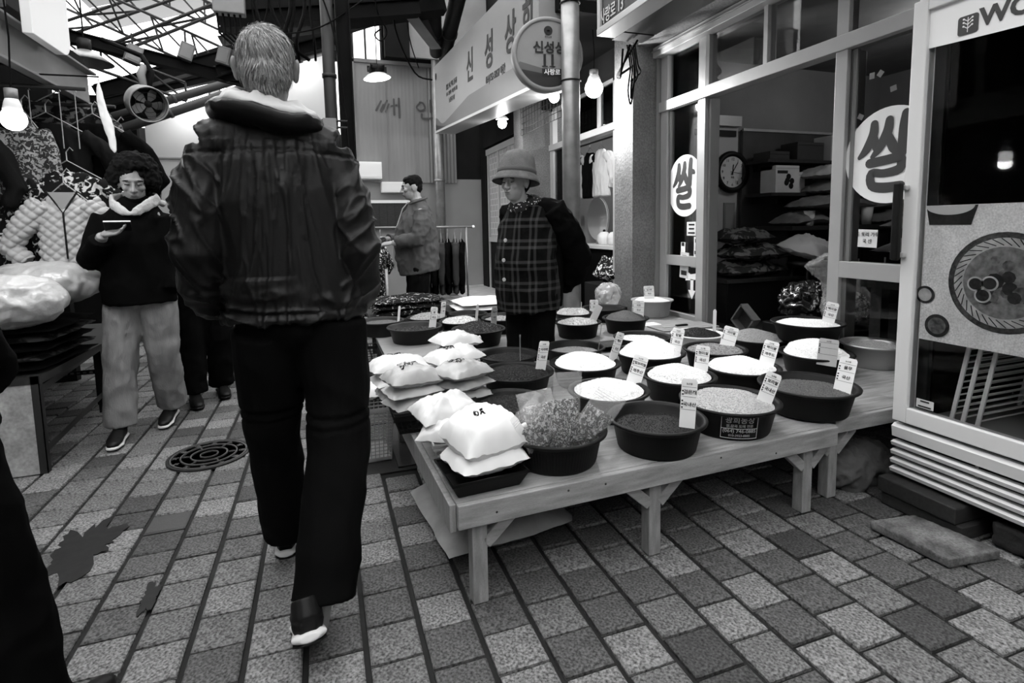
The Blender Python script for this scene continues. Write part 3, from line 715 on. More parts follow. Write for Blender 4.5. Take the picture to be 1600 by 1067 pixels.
def lumpy(name, c, r, mat, label, cat, seed, amp=.3, sc=3.0, voxel=.012, group=None):
    mb = MB().ell(c, r); rr = random.Random(seed)
    for k in range(5): mb.ell((c[0] + rr.uniform(-.5, .5) * r[0], c[1] + rr.uniform(-.5, .5) * r[1], c[2] + rr.uniform(-.3, .4) * r[2]), [q * .6 for q in r])
    o = blob(name, mb, mat, None, voxel, 2, folds(amp * min(r) * .5, (10, 10, 10), seed)); tag(o, label, cat, group); return o
m_shiny = M('black_bin_liner', .012, .18, spec=.7)
lumpy('plastic_bag', (3.5, 3.15, .56), (.2, .2, .16), m_shiny, 'shiny black plastic bag in shop opening', 'bag', 5, .5)
cbg = empty('clear_bag', (3.45, 2.78, .5), 'tied clear plastic bag of dried leaves beside mullion', 'bag')
blob('contents', MB().ell((3.45, 2.78, .58), (.15, .13, .12)), spotty('dried_leaves', .12, .5, 40, .5), cbg, .012, 1, folds(.02, (25, 25, 25), 3))
cone = [(.0, .45), (.16, .5), (.17, .6), (.12, .7), (.05, .78), (.1, .9), (.12, .95)]
m_film2 = M('thin_film', .7, .15, alpha=.22, spec=.8)
blob('wrap', MB().tube([(3.45, 2.78, .5), (3.45, 2.78, .6), (3.42, 2.8, .72), (3.36, 2.85, .8), (3.3, 2.9, .92)], [.15, .165, .13, .06, .1], 16), m_film2, cbg, .014, 1, folds(.015, (20, 20, 20), 8))
st_ = MB().box((3.3, 2.62, .3), (3.62, 2.95, .45)).obj('packing_crate', m_black, None, bevel=.01); tag(st_, 'low dark crate under the clear bag', 'crate')
st_ = MB().box((3.3, 2.97, .3), (3.75, 3.4, .4)).obj('packing_crate', m_black, None, bevel=.01); tag(st_, 'low dark crate under the black plastic bag', 'crate')
bx = empty('wooden_box', (2.95, 3.28, .37), 'empty square wooden box tilted on one corner', 'box')
Rb = Matrix.Rotation(math.radians(38), 3, 'X'); cb_ = V((2.95, 3.2, .465))
for d, s in (((0, .1, 0), (.08, .012, .21)), ((0, -.1, 0), (.08, .012, .21)), ((0, 0, .1), (.08, .21, .012)), ((0, 0, -.1), (.08, .21, .012))): MB().obox(cb_ + Rb @ V(d) * .8, [q * .8 if q > .05 else q for q in s], Rb).obj('side', M('brown_box', .06, .6), bx)
MB().obox(cb_ + V((.03, 0, 0)), (.008, .155, .155), Rb).obj('bottom', m_wooddark, bx)
hk = empty('framed_notice', (4.0, 4.615, 1.1), 'small framed notice hanging on wall below the clock', 'picture frame')
MB().box((3.93, 4.60, 1.09), (4.07, 4.617, 1.39)).obj('frame', m_aludark, hk); MB().box((3.95, 4.597, 1.11), (4.05, 4.6, 1.37)).obj('sheet', M('old_paper', .25, .8), hk)

# ---------------------------------------------------------------- display fridge
XR = 2.22
fr = empty('display_fridge', (2.55, 1.1, .1), 'tall glass-door display fridge with food poster and slatted base', 'fridge')
m_frid = M('fridge_enamel', .62, .35, .0, spec=.5)
def fb(name, lo, hi, mat=m_frid, bevel=.004, par=None): return MB().box(lo, hi).obj(name, mat, par or fr, bevel=bevel)
fb('side_panel', (2.27, 1.50, .12), (2.9, 1.545, 2.04)); fb('side_panel', (2.27, .6, .12), (2.9, .64, 2.04)); fb('back_panel', (2.87, .64, .12), (2.9, 1.5, 2.04), m_dark)
fb('top_panel', (2.25, .6, 2.0), (2.9, 1.56, 2.06)); fb('deck', (2.27, .64, .36), (2.87, 1.5, .40), m_aludark)
fb('inner_lining', (2.8, .66, .4), (2.86, 1.455, 2.0), m_blackm); fb('inner_lining', (2.3, 1.46, .4), (2.86, 1.498, 2.0), m_blackm, 0); fb('inner_lining', (2.3, .642, .4), (2.86, .658, 2.0), m_blackm, 0)
door = fb('door_frame', (XR, 1.505, .36), (XR + .05, 1.56, 2.03)); fb('door_frame', (XR, .6, .36), (XR + .05, .66, 2.03)); fb('door_frame', (XR, .66, .36), (XR + .05, 1.505, .425)); fb('door_frame', (XR, .66, 1.985), (XR + .05, 1.505, 2.03))
fb('gasket', (XR + .05, 1.46, .42), (XR + .07, 1.505, 1.99), m_black)
MB().box((XR + .02, .66, .425), (XR + .026, 1.505, 1.985)).obj('glass', m_glassd, fr)
hd = fb('handle', (XR - .045, 1.545, 1.03), (XR - .02, 1.575, 1.34), m_black, .006); fb('handle_mount', (XR - .02, 1.535, 1.04), (XR, 1.575, 1.06), m_alu); fb('handle_mount', (XR - .02, 1.535, 1.31), (XR, 1.575, 1.33), m_alu)
# header with wave edge and maker's lettering, on the inside of the glass
prof = [(-.0, 2.0)] + [(t, 1.845 - .02 * math.sin(t * 3) + .09 * max(0, t - .3)) for t in [i * .05 for i in range(18)]] + [(.85, 2.0)]
hp = MB().prism([(t, z - 1.9) for t, z in prof], (XR + .017, 1.51, 1.9), (0, -1, 0), (0, 0, 1), .002).obj('header_print', M('header_white', .8, .5), fr)
text('maker_lettering', 'WOOSUNG', .085, (XR + .013, 1.335, 1.895), (0, -1, 0), (.0, -.0, 1), M('header_ink', .05, .5), fr, bold=.003, align='LEFT')
rrp = [(.024 * sx + .009 * math.cos(a), .024 * sy + .009 * math.sin(a)) for sx, sy, a0 in ((1, 1, 0), (-1, 1, 90), (-1, -1, 180), (1, -1, 270)) for a in [math.radians(a0 + t) for t in (0, 30, 60, 90)]]
MB().prism(rrp, (XR + .014, 1.372, 1.888), (0, -1, 0), (0, 0, 1), .002).obj('logo_badge', M('header_ink', .05, .5), fr)
lg = MB().box((XR + .011, 1.371, 1.862), (XR + .012, 1.373, 1.914))
for z in (1.875, 1.888, 1.90):
    for s in (-1, 1): lg.bar((XR + .0115, 1.372, z), (XR + .0115, 1.372 + s * .012, z + .009), .002, .0025); lg.ell((XR + .0115, 1.372 + s * .014, z + .01), (.001, .0035, .0035), n=8, m=6)
lg.obj('logo_sprig', m_white, fr)
# poster
po = empty('food_poster', (XR + .035, 1.1, .72), 'poster of food in a woven dish behind the fridge glass', 'poster')
MB().box((XR + .032, .67, .715), (XR + .036, 1.492, 1.245)).obj('sheet', M('poster_stone', .8, .7, var=.12, vs=12, fine=.2, fs=160), po)
def flat_disc(name, yc, zc, r, mat, x, n=40, r2=None):
    return MB().prism([(r * math.cos(2 * math.pi * i / n), (r2 or r) * math.sin(2 * math.pi * i / n)) for i in range(n)], (x, yc, zc), (0, -1, 0), (0, 0, 1), .0006).obj(name, mat, po)
PX = XR + .031; dc = (1.215, .965)
m_pd = M('poster_dark', .02, .7, var=.5, vs=60); m_pl = M('poster_wicker', .5, .7, var=.3, vs=25); m_pm = M('poster_food', .12, .7, var=.7, vs=45)
flat_disc('twig_mat', dc[0], dc[1], .18, M('poster_twigs', .05, .8, var=.8, vs=70), PX); flat_disc('dish_rim', dc[0], dc[1], .16, m_pl, PX - .001)
for k in range(36):
    a = k * math.pi / 18; p = (dc[0] - .145 * math.cos(a), dc[1] + .145 * math.sin(a))
    MB().tube([(PX - .0022, p[0] - .02 * math.cos(a + .9), p[1] + .02 * math.sin(a + .9)), (PX - .0022, p[0] + .02 * math.cos(a + .9), p[1] - .02 * math.sin(a + .9))], (.0016, .0016), 5).obj('braid_line', m_dark2, po)
flat_disc('dish_inside', dc[0], dc[1], .128, M('poster_inside', .2, .7, var=.5, vs=40), PX - .002)
rr = random.Random(4)
for k in range(16):
    a = rr.uniform(0, 6.28); r_ = rr.uniform(.02, .1); yy, zz = dc[0] - r_ * math.cos(a), dc[1] + r_ * math.sin(a)
    flat_disc('morsel', yy, zz, rr.uniform(.015, .03), (m_pd, m_pm)[k % 3 == 0], PX - .003 - .0001 * k, 9)
for yy, zz in ((1.3, .955), (1.255, .96), (1.275, .915)): flat_disc('sauce_cup', yy, zz, .027, m_pl, PX - .006); flat_disc('sauce', yy, zz, .021, m_pd, PX - .0066)
for yy, zz, r_, m_ in ((1.475, .895, .035, m_pl), (1.425, .778, .045, m_pm)): flat_disc('dip_bowl', yy, zz, r_, m_pd, PX - .002); flat_disc('dip', yy, zz, r_ * .72, m_, PX - .003)
MB().prism([(-.085, -.03), (.06, -.03), (.08, .043), (-.1, .043)], (PX - .0005, 1.39, 1.2), (0, -1, 0), (0, 0, 1), .0005).obj('basket_shadow', m_pd, po)
MB().prism([(.085 * math.cos(t), .035 * math.sin(t)) for t in [math.pi + i * math.pi / 20 for i in range(21)]], (PX - .002, 1.405, 1.243), (0, -1, 0), (0, 0, 1), .0006).obj('white_dish', M('poster_white', .6, .7), po)
sticker(1.41, 1.475, .44, .475, 'small torn label at lower corner of fridge glass', 2, .5, 0, XR + .015)
# wire shelves stacked upright inside
for j, yq in enumerate((1.40, 1.36, 1.31)):
    wr_ = empty('wire_shelf', (2.5, yq, .4), ('leftmost', 'middle', 'rightmost')[j] + ' upright wire shelf inside the fridge', 'wire shelf', 'loose wire shelves in fridge')
    lean = .06
    for xq in (2.33, 2.75): MB().tube([(xq, yq, .402), (xq, yq - lean, .80)], .008, 6).obj('frame_rod', m_white, wr_)
    for i in range(14):
        z = .42 + i * .027; MB().tube([(2.33, yq - lean * (z - .4) / .4, z), (2.75, yq - lean * (z - .4) / .4, z)], .0034, 5).obj('wire', m_white, wr_)
wb = empty('wire_basket', (2.6, 1.0, .4), 'wire basket at right inside the fridge base', 'wire basket')
for i in range(12):
    y = .72 + i * .045; MB().tube([(2.74, y, .402), (2.74, y, .68)], .004, 5).obj('wire', m_white, wb)
for z in (.402, .62): MB().tube([(2.74, .7, z), (2.74, 1.27, z)], .004, 5).obj('rim_rod', m_galv, wb)
# slatted plinth
for z0, z1 in ((.285, .345), (.245, .27), (.207, .232), (.169, .194), (.131, .156)):
    mb = MB(); mb.prism([(0, 0), (.03, .004), (.036, (z1 - z0) * .8), (.02, z1 - z0), (0, z1 - z0)], (XR + .036, .6, z0), (-1, 0, 0), (0, 0, 1), .96)
    mb.obj('slat', m_frid, fr)
fb('plinth_core', (XR + .04, .62, .12), (XR + .06, 1.54, .36), m_black)
for yq in (.9, 1.25): fb('slat_stay', (XR + .028, yq, .13), (XR + .04, yq + .012, .34), m_aludark, 0)
# blocks under the fridge
for i, (lo, hi, lb) in enumerate((((2.17, 1.27, .055), (2.5, 1.57, .118), 'upper timber block under left end of fridge'), ((2.18, 1.25, 0), (2.5, 1.56, .053), 'lower timber block under left end of fridge'))):
    o = MB().box(lo, hi).obj('timber_block', m_wooddark, None, bevel=.005); tag(o, lb, 'timber', 'blocks under fridge')
for i, (c, r, lb) in enumerate((((2.33, 1.14, .052), (.09, .07, .05), 'dark rough stone block under the fridge'), ((2.33, .97, .05), (.1, .08, .05), 'second dark stone block under the fridge, nearer the frame edge'), ((2.34, .78, .05), (.1, .09, .05), 'third stone block under the fridge'))):
    mb = MB().obox(c, [2 * q * .86 for q in r]); o = blob('stone_block', mb, M('dark_stone', .02, .85, var=.4, vs=14, bump=.4, bs=60), None, .01, 3, folds(.006, (20, 20, 20), i)); tag(o, lb, 'stone', 'blocks under fridge')
mb = MB().prism([(0, 0), (.2, -.03), (.24, -.3), (.02, -.27)], (1.945, 1.43, .002), (1, 0, 0), (0, 1, 0), .035)
o = blob('stone_slab', mb, M('slab_stone', .1, .9, var=.7, vs=10, fine=.3, fs=120, bump=.4, bs=80), None, .006, 1, folds(.0015, (30, 30, 30), 2)); tag(o, 'loose flat stone slab on the pavers before the fridge', 'stone slab')
o = blob('stone', MB().ell((2.3, 1.78, .07), (.19, .13, .11)).ell((2.2, 1.75, .06), (.14, .11, .1)), M('rubble', .05, .9, var=.4, vs=8, bump=.5, bs=40), None, .01, 2, folds(.02, (12, 12, 12), 4)); tag(o, 'rounded rubble stone on the floor below the bench end', 'stone')
# ---------------------------------------------------------------- low benches
ZB = .355
def place(e_list, piv, ang):
    pass
def bench(name, label, x0, x1, y0, y1, ztop, rot, legs, planks=6, fascia=.075, side=True, mat=m_wood, braces=True, group='low wooden benches'):
    piv = V((x0, y0, 0)); R = Matrix.Rotation(rot, 3, 'Z')
    e = empty(name, (x0, y0, 0), label, 'bench', group)
    def part(nm, mb, m=mat, bevel=.003):
        mb.v = [tuple(piv + R @ (V(v) - piv)) for v in mb.v]; return mb.obj(nm, m, e, bevel=bevel)
    rr = random.Random(int(x0 * 100)); d = (y1 - y0) / planks
    for i in range(planks):
        part('plank', MB().box((x0, y0 + i * d + (.0 if i == 0 else .001), ztop - .02), (x1, y0 + (i + 1) * d - .001, ztop - rr.uniform(0, .001))), bevel=.0015)
    part('front_rail', MB().box((x0, y0 - .022, ztop - fascia - .005), (x1, y0, ztop - .002)))
    part('back_rail', MB().box((x0, y1, ztop - fascia), (x1, y1 + .02, ztop - .002)))
    if side:
        part('side_rail', MB().box((x0 - .022, y0 + .0, ztop - fascia - .02), (x0, y1, ztop - .004)), m_woodY)
        part('side_rail', MB().box((x1, y0, ztop - fascia), (x1 + .02, y1, ztop - .004)), m_woodY)
    zt = ztop - .02
    for lx in legs:
        for yy in (y0 + .005, y1 - .06):
            part('leg', MB().box((lx, yy, 0), (lx + .05, yy + .05, zt)), m_woodY)
        if braces:
            for s in ((1,) if lx == legs[0] and lx < .6 else (-1, 1)):
                a = (lx + .025 + s * .02, y0 + .02, zt - .14); b = (lx + .025 + s * .12, y0 + .02, zt - .05)
                part('brace', MB().bar(a, b, .03, .04), m_wood)
    return e
bn = bench('low_bench', 'long front pine bench holding grain basins and flour bags', .345, 1.955, 1.557, 3.03, ZB, math.radians(1.9), (.395, 1.055, 1.80))
for x, z in ((.47, .31), (.72, .33), (.86, .325), (1.35, .33), (1.62, .3)):   # knots in the front rail
    y = 1.557 - .0225 + (x - .345) * math.tan(math.radians(1.9))
    MB().lathe([(0, 0), (.004, 0), (.003, .0012), (0, .0012)], (x, y, z), 12, Matrix.Rotation(math.pi / 2, 3, 'X')).obj('knot', m_wooddark, bn)
bench('low_bench', 'shorter pine bench end running behind the fridge', 2.0, 2.98, 1.66, 3.1, ZB + .008, math.radians(.5), (2.0, 2.9), 5, .06, side=True)
bench('low_bench', 'pale board table behind flour bags with dark basins', .352, 1.47, 3.49, 4.62, ZB, 0, (.45, 1.35), 1, .035, False, M('pale_board', .2, .5, var=.12, vs=3, st=(2, 6, 2)), False)
bench('low_bench', 'board table before the pier with bean basins', 1.5, 2.96, 3.46, 4.4, ZB, 0, (1.6, 2.8), 4, .05, False)
lb_ = MB().box((2.45, 3.5, ZB + .001), (2.97, 3.74, ZB + .012)).obj('cutting_board', m_wood, None, bevel=.004); tag(lb_, 'bare wooden board lying before the narrow pane', 'board')
sp_ = empty('paper_sheet', (2.5, 3.85, ZB), 'white paper sheet beside the basin on board table', 'paper'); MB().box((2.42, 3.78, ZB + .001), (2.62, 3.9, ZB + .003)).obj('sheet', m_paper, sp_)
kn = empty('kitchen_knife', (2.66, 3.62, ZB + .012), 'dark-handled knife lying on the bare board', 'knife')
MB().box((2.52, 3.60, ZB + .0125), (2.64, 3.63, ZB + .016)).obj('blade', m_alu, kn); MB().box((2.64, 3.605, ZB + .0125), (2.75, 3.628, ZB + .026)).obj('handle', m_black, kn, bevel=.004)

# ---------------------------------------------------------------- basins and grain
m_basin = M('rubber_basin', .006, .55, var=.1, vs=5, spec=.16)
m_basinl = M('rubber_basin_brown', .014, .5, var=.1, vs=5, spec=.2)
m_enam = M('white_enamel', .75, .3); m_stainless = M('stainless', .5, .3, .8)
m_pale = M('pale_plastic', .3, .5)
def basin(x, y, R, ztop, h, mat, label, ribs=0, group='grain basins'):
    e = empty('basin', (x, y, ztop - h), label, 'basin', group)
    b = R * .76
    prof = [(0, 0), (b, 0), (b + .004, .006), (R - .022, h - .016), (R - .012, h - .014), (R - .001, h - .006), (R, h - .001), (R - .004, h + .003), (R - .016, h + .001), (R - .024, h - .008), (b - .004, .01), (0, .01)]
    MB().lathe(prof, (x, y, ztop - h), 48).obj('shell', mat, e, True)
    if ribs:
        mb = MB()
        for k in range(ribs):
            a = 2 * math.pi * k / ribs; d = V((math.cos(a), math.sin(a), 0))
            p0 = V((x, y, ztop - h)) + d * (b + .004) + V((0, 0, .012)); p1 = V((x, y, ztop - h)) + d * (R - .026) + V((0, 0, h - .028))
            mb.tube([p0, p1], .0022, 4)
        o = mb.obj('ribbing', mat, e); o['kind'] = 'stuff'
    return e
G = {}
def gm(name, v, fine=.25, fs=300):
    return M('grain_' + name, v, .7, fine=fine, fs=fs)
GT = {'rice': (.86, .06, .0021, 2.2), 'rice2': (.74, .12, .0023, 2.2), 'barley': (.4, .2, .0024, 1.7), 'millet': (.26, .2, .0019, 1.3), 'brown': (.09, .3, .0022, 1.6), 'black': (.006, .5, .0034, 1.3), 'blackfine': (.002, .5, .0018, 1.3),
      'bean': (.5, .15, .0042, 1.25), 'darkbean': (.008, .8, .0036, 1.3), 'redbrown': (.06, .25, .0016, 1.2), 'flake': (.26, .35, .003, 2.0), 'meal': (.08, .25, .0016, 1.2)}
OCT_V = [(1, 0, 0), (-1, 0, 0), (0, 1, 0), (0, -1, 0), (0, 0, 1), (0, 0, -1)]
OCT_F = [(0, 2, 4), (2, 1, 4), (1, 3, 4), (3, 0, 4), (2, 0, 5), (1, 2, 5), (3, 1, 5), (0, 3, 5)]
def heap(x, y, R, zrim, fill, mound, kind, label, off=(0, 0), n=1500, seed=0):
    v, var, gs, el = GT[kind]
    rr = np.random.RandomState(seed + 11)
    Rf = R - .03 if fill <= 0 else R - .02
    z0 = zrim + fill
    def zz(px, py):
        r = np.hypot(px - off[0], py - off[1]) / Rf
        r0 = np.hypot(px, py) / Rf
        base = mound * np.clip(1 - np.minimum(r, 1.4) ** 1.6 * .9, 0, 1)
        edge = np.clip((1 - r0) * 6, 0, 1)
        lump = .004 * np.sin(px * 31 + seed) * np.cos(py * 27 + seed * 2)
        return z0 + base * edge ** .6 + lump * edge - .004 * (1 - edge)
    nr, na = 14, 40; vs = []; fs = []
    for i in range(nr + 1):
        for j in range(na):
            r = Rf * (i / nr) ** .9; a = 2 * math.pi * j / na; px, py = r * math.cos(a), r * math.sin(a)
            vs.append((x + px, y + py, float(zz(px, py))))
    for i in range(nr):
        for j in range(na): fs.append((i * na + j, i * na + (j + 1) % na, (i + 1) * na + (j + 1) % na, (i + 1) * na + j))
    nv = len(vs)
    mats = [gm(kind + '_a', v * (1 - var * .3), .2), gm(kind + '_b', min(.92, v * (1 + var)), .1), gm(kind + '_c', v * (1 - var), .1)]
    mb = MB().add(vs, fs, 0)
    rad = Rf * np.sqrt(rr.rand(n)) * .985; ang = rr.rand(n) * 6.2832
    px, py = rad * np.cos(ang), rad * np.sin(ang); pz = zz(px, py); yaw = rr.rand(n) * 3.14; tl = rr.rand(n) * .6 - .3; sc = gs * (.8 + .4 * rr.rand(n)); which = rr.randint(0, 3, n)
    ov = np.array(OCT_V, float)
    c, s = np.cos(yaw)[:, None], np.sin(yaw)[:, None]; q = ov[None] * sc[:, None, None] * np.array([el, 1, .9])
    X = q[:, :, 0] * c - q[:, :, 1] * s; Yv = q[:, :, 0] * s + q[:, :, 1] * c; Z = q[:, :, 2] + X * tl[:, None]
    P3 = np.stack([x + px[:, None] + X, y + py[:, None] + Yv, pz[:, None] + Z + sc[:, None] * .2], -1).reshape(-1, 3)
    F3 = (np.array(OCT_F)[None] + (np.arange(n) * 6)[:, None, None]).reshape(-1, 3)
    b0 = len(mb.v); mb.v += [tuple(t) for t in P3.tolist()]; mb.f += [tuple(t) for t in (F3 + b0).tolist()]; mb.mi += np.repeat(which, 8).tolist()
    o = mb.obj('grain_heap', None, None, mats=mats)
    me = o.data; sm = [True] * (nr * na) + [False] * (len(me.polygons) - nr * na); me.polygons.foreach_set('use_smooth', sm)
    o['kind'] = 'stuff'; tag(o, label, 'grain')
    return o
# id: x, y, R, rim z, height, material, basin label, grain kind, fill, mound, heap label
BW = [
 (1.160, 1.701, .186, .468, .113, 'd', 'front dark basin half full of black grain', 'blackfine', -.032, .0, 'fine black grain in the front dark basin', 1600),
 (1.546, 1.755, .200, .472, .117, 'd', 'basin with printed white phone label on its side', 'barley', -.012, .045, 'pale barley heaped in the label-printed basin', 2600),
 (1.987, 1.772, .205, .480, .117, 'd', 'rightmost front basin at the bench corner', 'brown', -.03, .025, 'dark brown grain in the bench corner basin', 2600),
 (1.164, 2.073, .182, .468, .113, 'd', 'basin of speckled rice behind the pouches', 'rice2', .0, .028, 'flat speckled rice behind the zip pouches', 2200),
 (1.586, 2.144, .177, .468, .113, 'd', 'basin at the middle of the front bench with cooked-looking white grain', 'rice2', .0, .045, 'speckled white grain at the middle of front bench', 2200),
 (1.974, 2.159, .190, .468, .108, 'd', 'basin of coarse white grain right of the middle', 'rice', .0, .05, 'coarse white grain mound right of bench middle', 2200),
 (2.533, 2.215, .190, .472, .108, 'd', 'basin of tall white rice before the lower pane', 'rice', .0, .075, 'tall white rice mound beside the steel basin', 2000),
 (2.949, 2.2, .170, .49, .126, 's', 'stainless steel basin next to the fridge', 'millet', -.02, .03, 'pale meal in the stainless steel basin', 1600),
 (2.748, 2.47, .205, .585, .11, 'd', 'raised wide basin of rice before the round sign pane', 'rice', -.012, .02, 'white rice in the raised wide basin', 1600),
 (2.546, 2.66, .185, .47, .106, 'd', 'basin of fine tan grain at the shop opening', 'millet', .0, .05, 'fine tan grain mound at the shop opening', 1800),
 (2.109, 2.521, .181, .47, .106, 'd', 'basin of mixed brown flakes behind the coarse white grain', 'flake', -.008, .02, 'mixed brown flakes in mid bench basin', 1600),
 (2.305, 2.924, .172, .468, .104, 'w', 'white enamel basin of black beans', 'black', -.005, .035, 'black beans in white enamel basin', 1300),
 (1.724, 2.60, .200, .47, .114, 'd', 'basin of tall white flour mound', 'rice', -.005, .08, 'tall smooth white mound in mid bench', 900),
 (1.920, 2.98, .186, .47, .113, 'd', 'wide basin of white grain behind the tall mound', 'rice2', -.03, .03, 'white grain partly hidden behind tall mound', 900),
 (1.283, 2.536, .190, .468, .112, 'd', 'basin of smooth white rice behind black beans', 'rice', .0, .055, 'smooth white rice mound right of black beans', 1400),
 (1.395, 2.900, .187, .468, .112, 'd', 'basin with low tan grain at the bench back', 'millet', -.035, .015, 'low tan grain at the back of front bench', 900),
 (1.785, 3.651, .180, .468, .112, 'd', 'basin of pale beans beside the vendor', 'bean', -.005, .03, 'pale beans beside the vendor', 700),
 (2.191, 3.637, .180, .47, .112, 'd', 'basin of red-brown grain before the pier', 'redbrown', .0, .05, 'red-brown fine grain before the pier', 900),
 (2.290, 4.172, .190, .468, .112, 'd', 'nearly empty dark basin behind the red-brown grain', 'darkbean', -.05, .0, 'dark beans low in basin behind red-brown grain', 400),
 (2.80, 4.19, .190, .505, .148, 'p', 'pale ribbed plastic basin at foot of the pier', 'rice2', -.01, .03, 'white meal in the pale ribbed basin', 600),
 (1.936, 4.045, .165, .468, .112, 'd', 'small basin of large pale beans behind vendor', 'bean', .0, .045, 'large pale beans behind the vendor', 500),
 (1.022, 3.700, .195, .468, .112, 'd', 'basin of black beans at vendor side of board table', 'darkbean', .0, .045, 'black bean mound at vendor side of board table', 1200),
 (.611, 3.99, .205, .468, .112, 'b', 'brown basin at left front of board table', 'darkbean', -.03, .0, 'dark beans low in left front brown basin', 700),
 (.405, 4.352, .18, .468, .112, 'b', 'leftmost brown basin on the board table', 'meal', -.02, .01, 'dark meal in the leftmost brown basin', 600),
 (.975, 4.07, .165, .468, .112, 'd', 'basin of white beans behind black beans', 'bean', .0, .03, 'white beans behind the black bean mound', 500),
 (.77, 4.36, .165, .468, .112, 'd', 'basin of mottled beans at back of board table', 'flake', .0, .03, 'mottled beans at back of board table', 500),
 (1.125, 4.40, .165, .468, .112, 'd', 'back dark basin beside the folded white cloth', 'darkbean', -.03, .0, 'dark beans beside the folded white cloth', 300),
 (1.31, 4.06, .16, .468, .112, 'd', 'dark basin mostly behind the vendor', 'flake', -.01, .02, 'mottled grain mostly behind the vendor', 300),
 (.970, 2.880, .175, .468, .112, 'd', 'basin of black beans at back left of front bench', 'darkbean', -.028, .01, 'black beans at back left of front bench', 1000),
 (.889, 2.519, .191, .468, .112, 'd', 'wide basin of glossy black beans beside flour bags', 'darkbean', -.012, .03, 'glossy black bean mound beside flour bags', 1700),
 (.710, 2.125, .165, .46, .104, 'd', 'low basin of dark seeds behind the pouches', 'darkbean', -.02, .015, 'dark seeds between flour bags and pouches', 1000),
 (.757, 1.738, .188, .468, .113, 'd', 'ribbed dark basin holding three zip pouches', None, 0, 0, '', 0)]
MM = {'d': m_basin, 'b': m_basinl, 'w': m_enam, 's': m_stainless, 'p': m_pale}
for i, (x, y, R, zr, h, m_, lb, kd, fi, mo, hl, n_) in enumerate(BW):
    e = basin(x, y, R, zr, h, MM[m_], lb, 90 if kd is None else (60 if m_ == 'p' else 0))
    if kd: heap(x, y, R, zr, fi, mo, kd, hl, (random.uniform(-.02, .02), random.uniform(-.01, .02)), n_, i)
    if i == 1:   # printed label on the side of the basin
        m_lp = M('label_print', .55, .6); a0 = math.atan2(-1.755, -1.546) + .24; hh = h
        for ii, (s_, sz, zc) in enumerate((('광희농장', .03, .088), ('쌀,잡곡 도매 전문', .014, .064), ('(064) 746-0885', .02, .043), ('010-3923-8885', .013, .024))):
            me = text_mesh(s_, sz, .0003, .0004)
            for v in me.vertices:
                z = zc + v.co.y; r_ = (R * .76 + .004) + (R - .022 - R * .76 - .004) * z / (hh - .016) + .0012
                a = a0 + v.co.x / r_; v.co = (x + r_ * math.cos(a), y + r_ * math.sin(a), zr - hh + z)
            me.materials.clear(); me.materials.append(m_lp); link('label_print', me, e)
        fm = MB()
        for (xa, za), (xb, zb) in (((-.068, .012), (.068, .012)), ((.068, .012), (.068, .108)), ((.068, .108), (-.068, .108)), ((-.068, .108), (-.068, .012)), ((-.068, .053), (.068, .053))):
            P_ = []
            for t in [k / 8 for k in range(9)]:
                xx = xa + (xb - xa) * t; z = za + (zb - za) * t; r_ = (R * .76 + .004) + (R - .022 - R * .76 - .004) * z / (hh - .016) + .001
                a = a0 + xx / r_; P_.append((x + r_ * math.cos(a), y + r_ * math.sin(a), zr - hh + z))
            fm.tube(P_, .0009, 5)
        fm.obj('label_frame', m_lp, e)
bst = MB().box((2.62, 2.33, ZB + .01), (2.9, 2.6, ZB + .118)).obj('block', m_black, None, bevel=.006); bst.name = 'support_crate'; tag(bst, 'dark crate lifting the wide rice basin', 'crate')

# ---------------------------------------------------------------- price cards stuck in the grain
m_card = M('price_card', .8, .6); m_cardg = M('price_card_grey', .5, .6)
def card(x, y, zb, hgt, lean, wd, label, words, wpx=None, true_w=.066, grey=False, sink=.03, body=True):
    e = empty('price_card', (x, y, zb - sink), label, 'price card', 'price cards in the grain')
    to = V((-x, -y, 0)).normalized(); right = V((-to.y, to.x, 0))
    yaw = math.acos(max(.12, min(1, (wd) / true_w))) if true_w > wd else 0
    right = Matrix.Rotation(yaw, 3, 'Z') @ right
    upv = V((lean, 0, hgt)); fwd = V((lean * .0, -.0, 0)); L = upv.length; upn = upv.normalized()
    right = (right - upn * right.dot(upn)).normalized(); nn = right.cross(upn)
    org = V((x, y, zb)); W = true_w
    MB().prism([(-W / 2, -sink), (W / 2, -sink), (W / 2, L * .93), (W / 2 - .006, L), (-W / 2 + .006, L), (-W / 2, L * .93)], org, right, upn, -.0016).obj('card', m_cardg if grey else m_card, e)
    if body:
        mb = MB()
        for t in (.25, .56, .8): mb.prism([(-W / 2 + .003, L * t), (W / 2 - .003, L * t), (W / 2 - .003, L * t + .0012), (-W / 2 + .003, L * t + .0012)], org + nn * .0002, right, upn, .0004)
        for t in (.28, .36, .44, .6, .68): mb.prism([(-W / 2 + .003, L * t), (-W / 2 + .009, L * t), (-W / 2 + .009, L * t + .006), (-W / 2 + .003, L * t + .006)], org + nn * .0002, right, upn, .0004)
        mb.obj('printed_rule', m_ink, e)
        for i, s_ in enumerate(words):
            text('writing', s_, .017 if len(s_) < 4 else .0145, org + upn * (L * (.68 - .3 * i)) + right * .004 + nn * .0012, right, upn, m_ink, e, bold=.0003, depth=.0003)
        text('heading', '농산물', .008, org + upn * (L * .88) + nn * .0012, right, upn, m_ink, e, depth=.0003)
C = card
C(1.241, 1.624, .47, .155, .009, .056, 'tall plain price card in the front black grain', ('검은깨', '국내산'), true_w=.056)
C(1.649, 1.671, .48, .105, .049, .057, 'price card leaning in the pale barley', ('보리쌀', '국내산'))
C(2.077, 1.678, .47, .135, .033, .066, 'price card in the bench corner basin', ('율무', '국산'))
C(1.318, 2.112, .48, .111, .041, .066, 'price card at right edge of speckled rice', ('찰보리쌀', '제주산'))
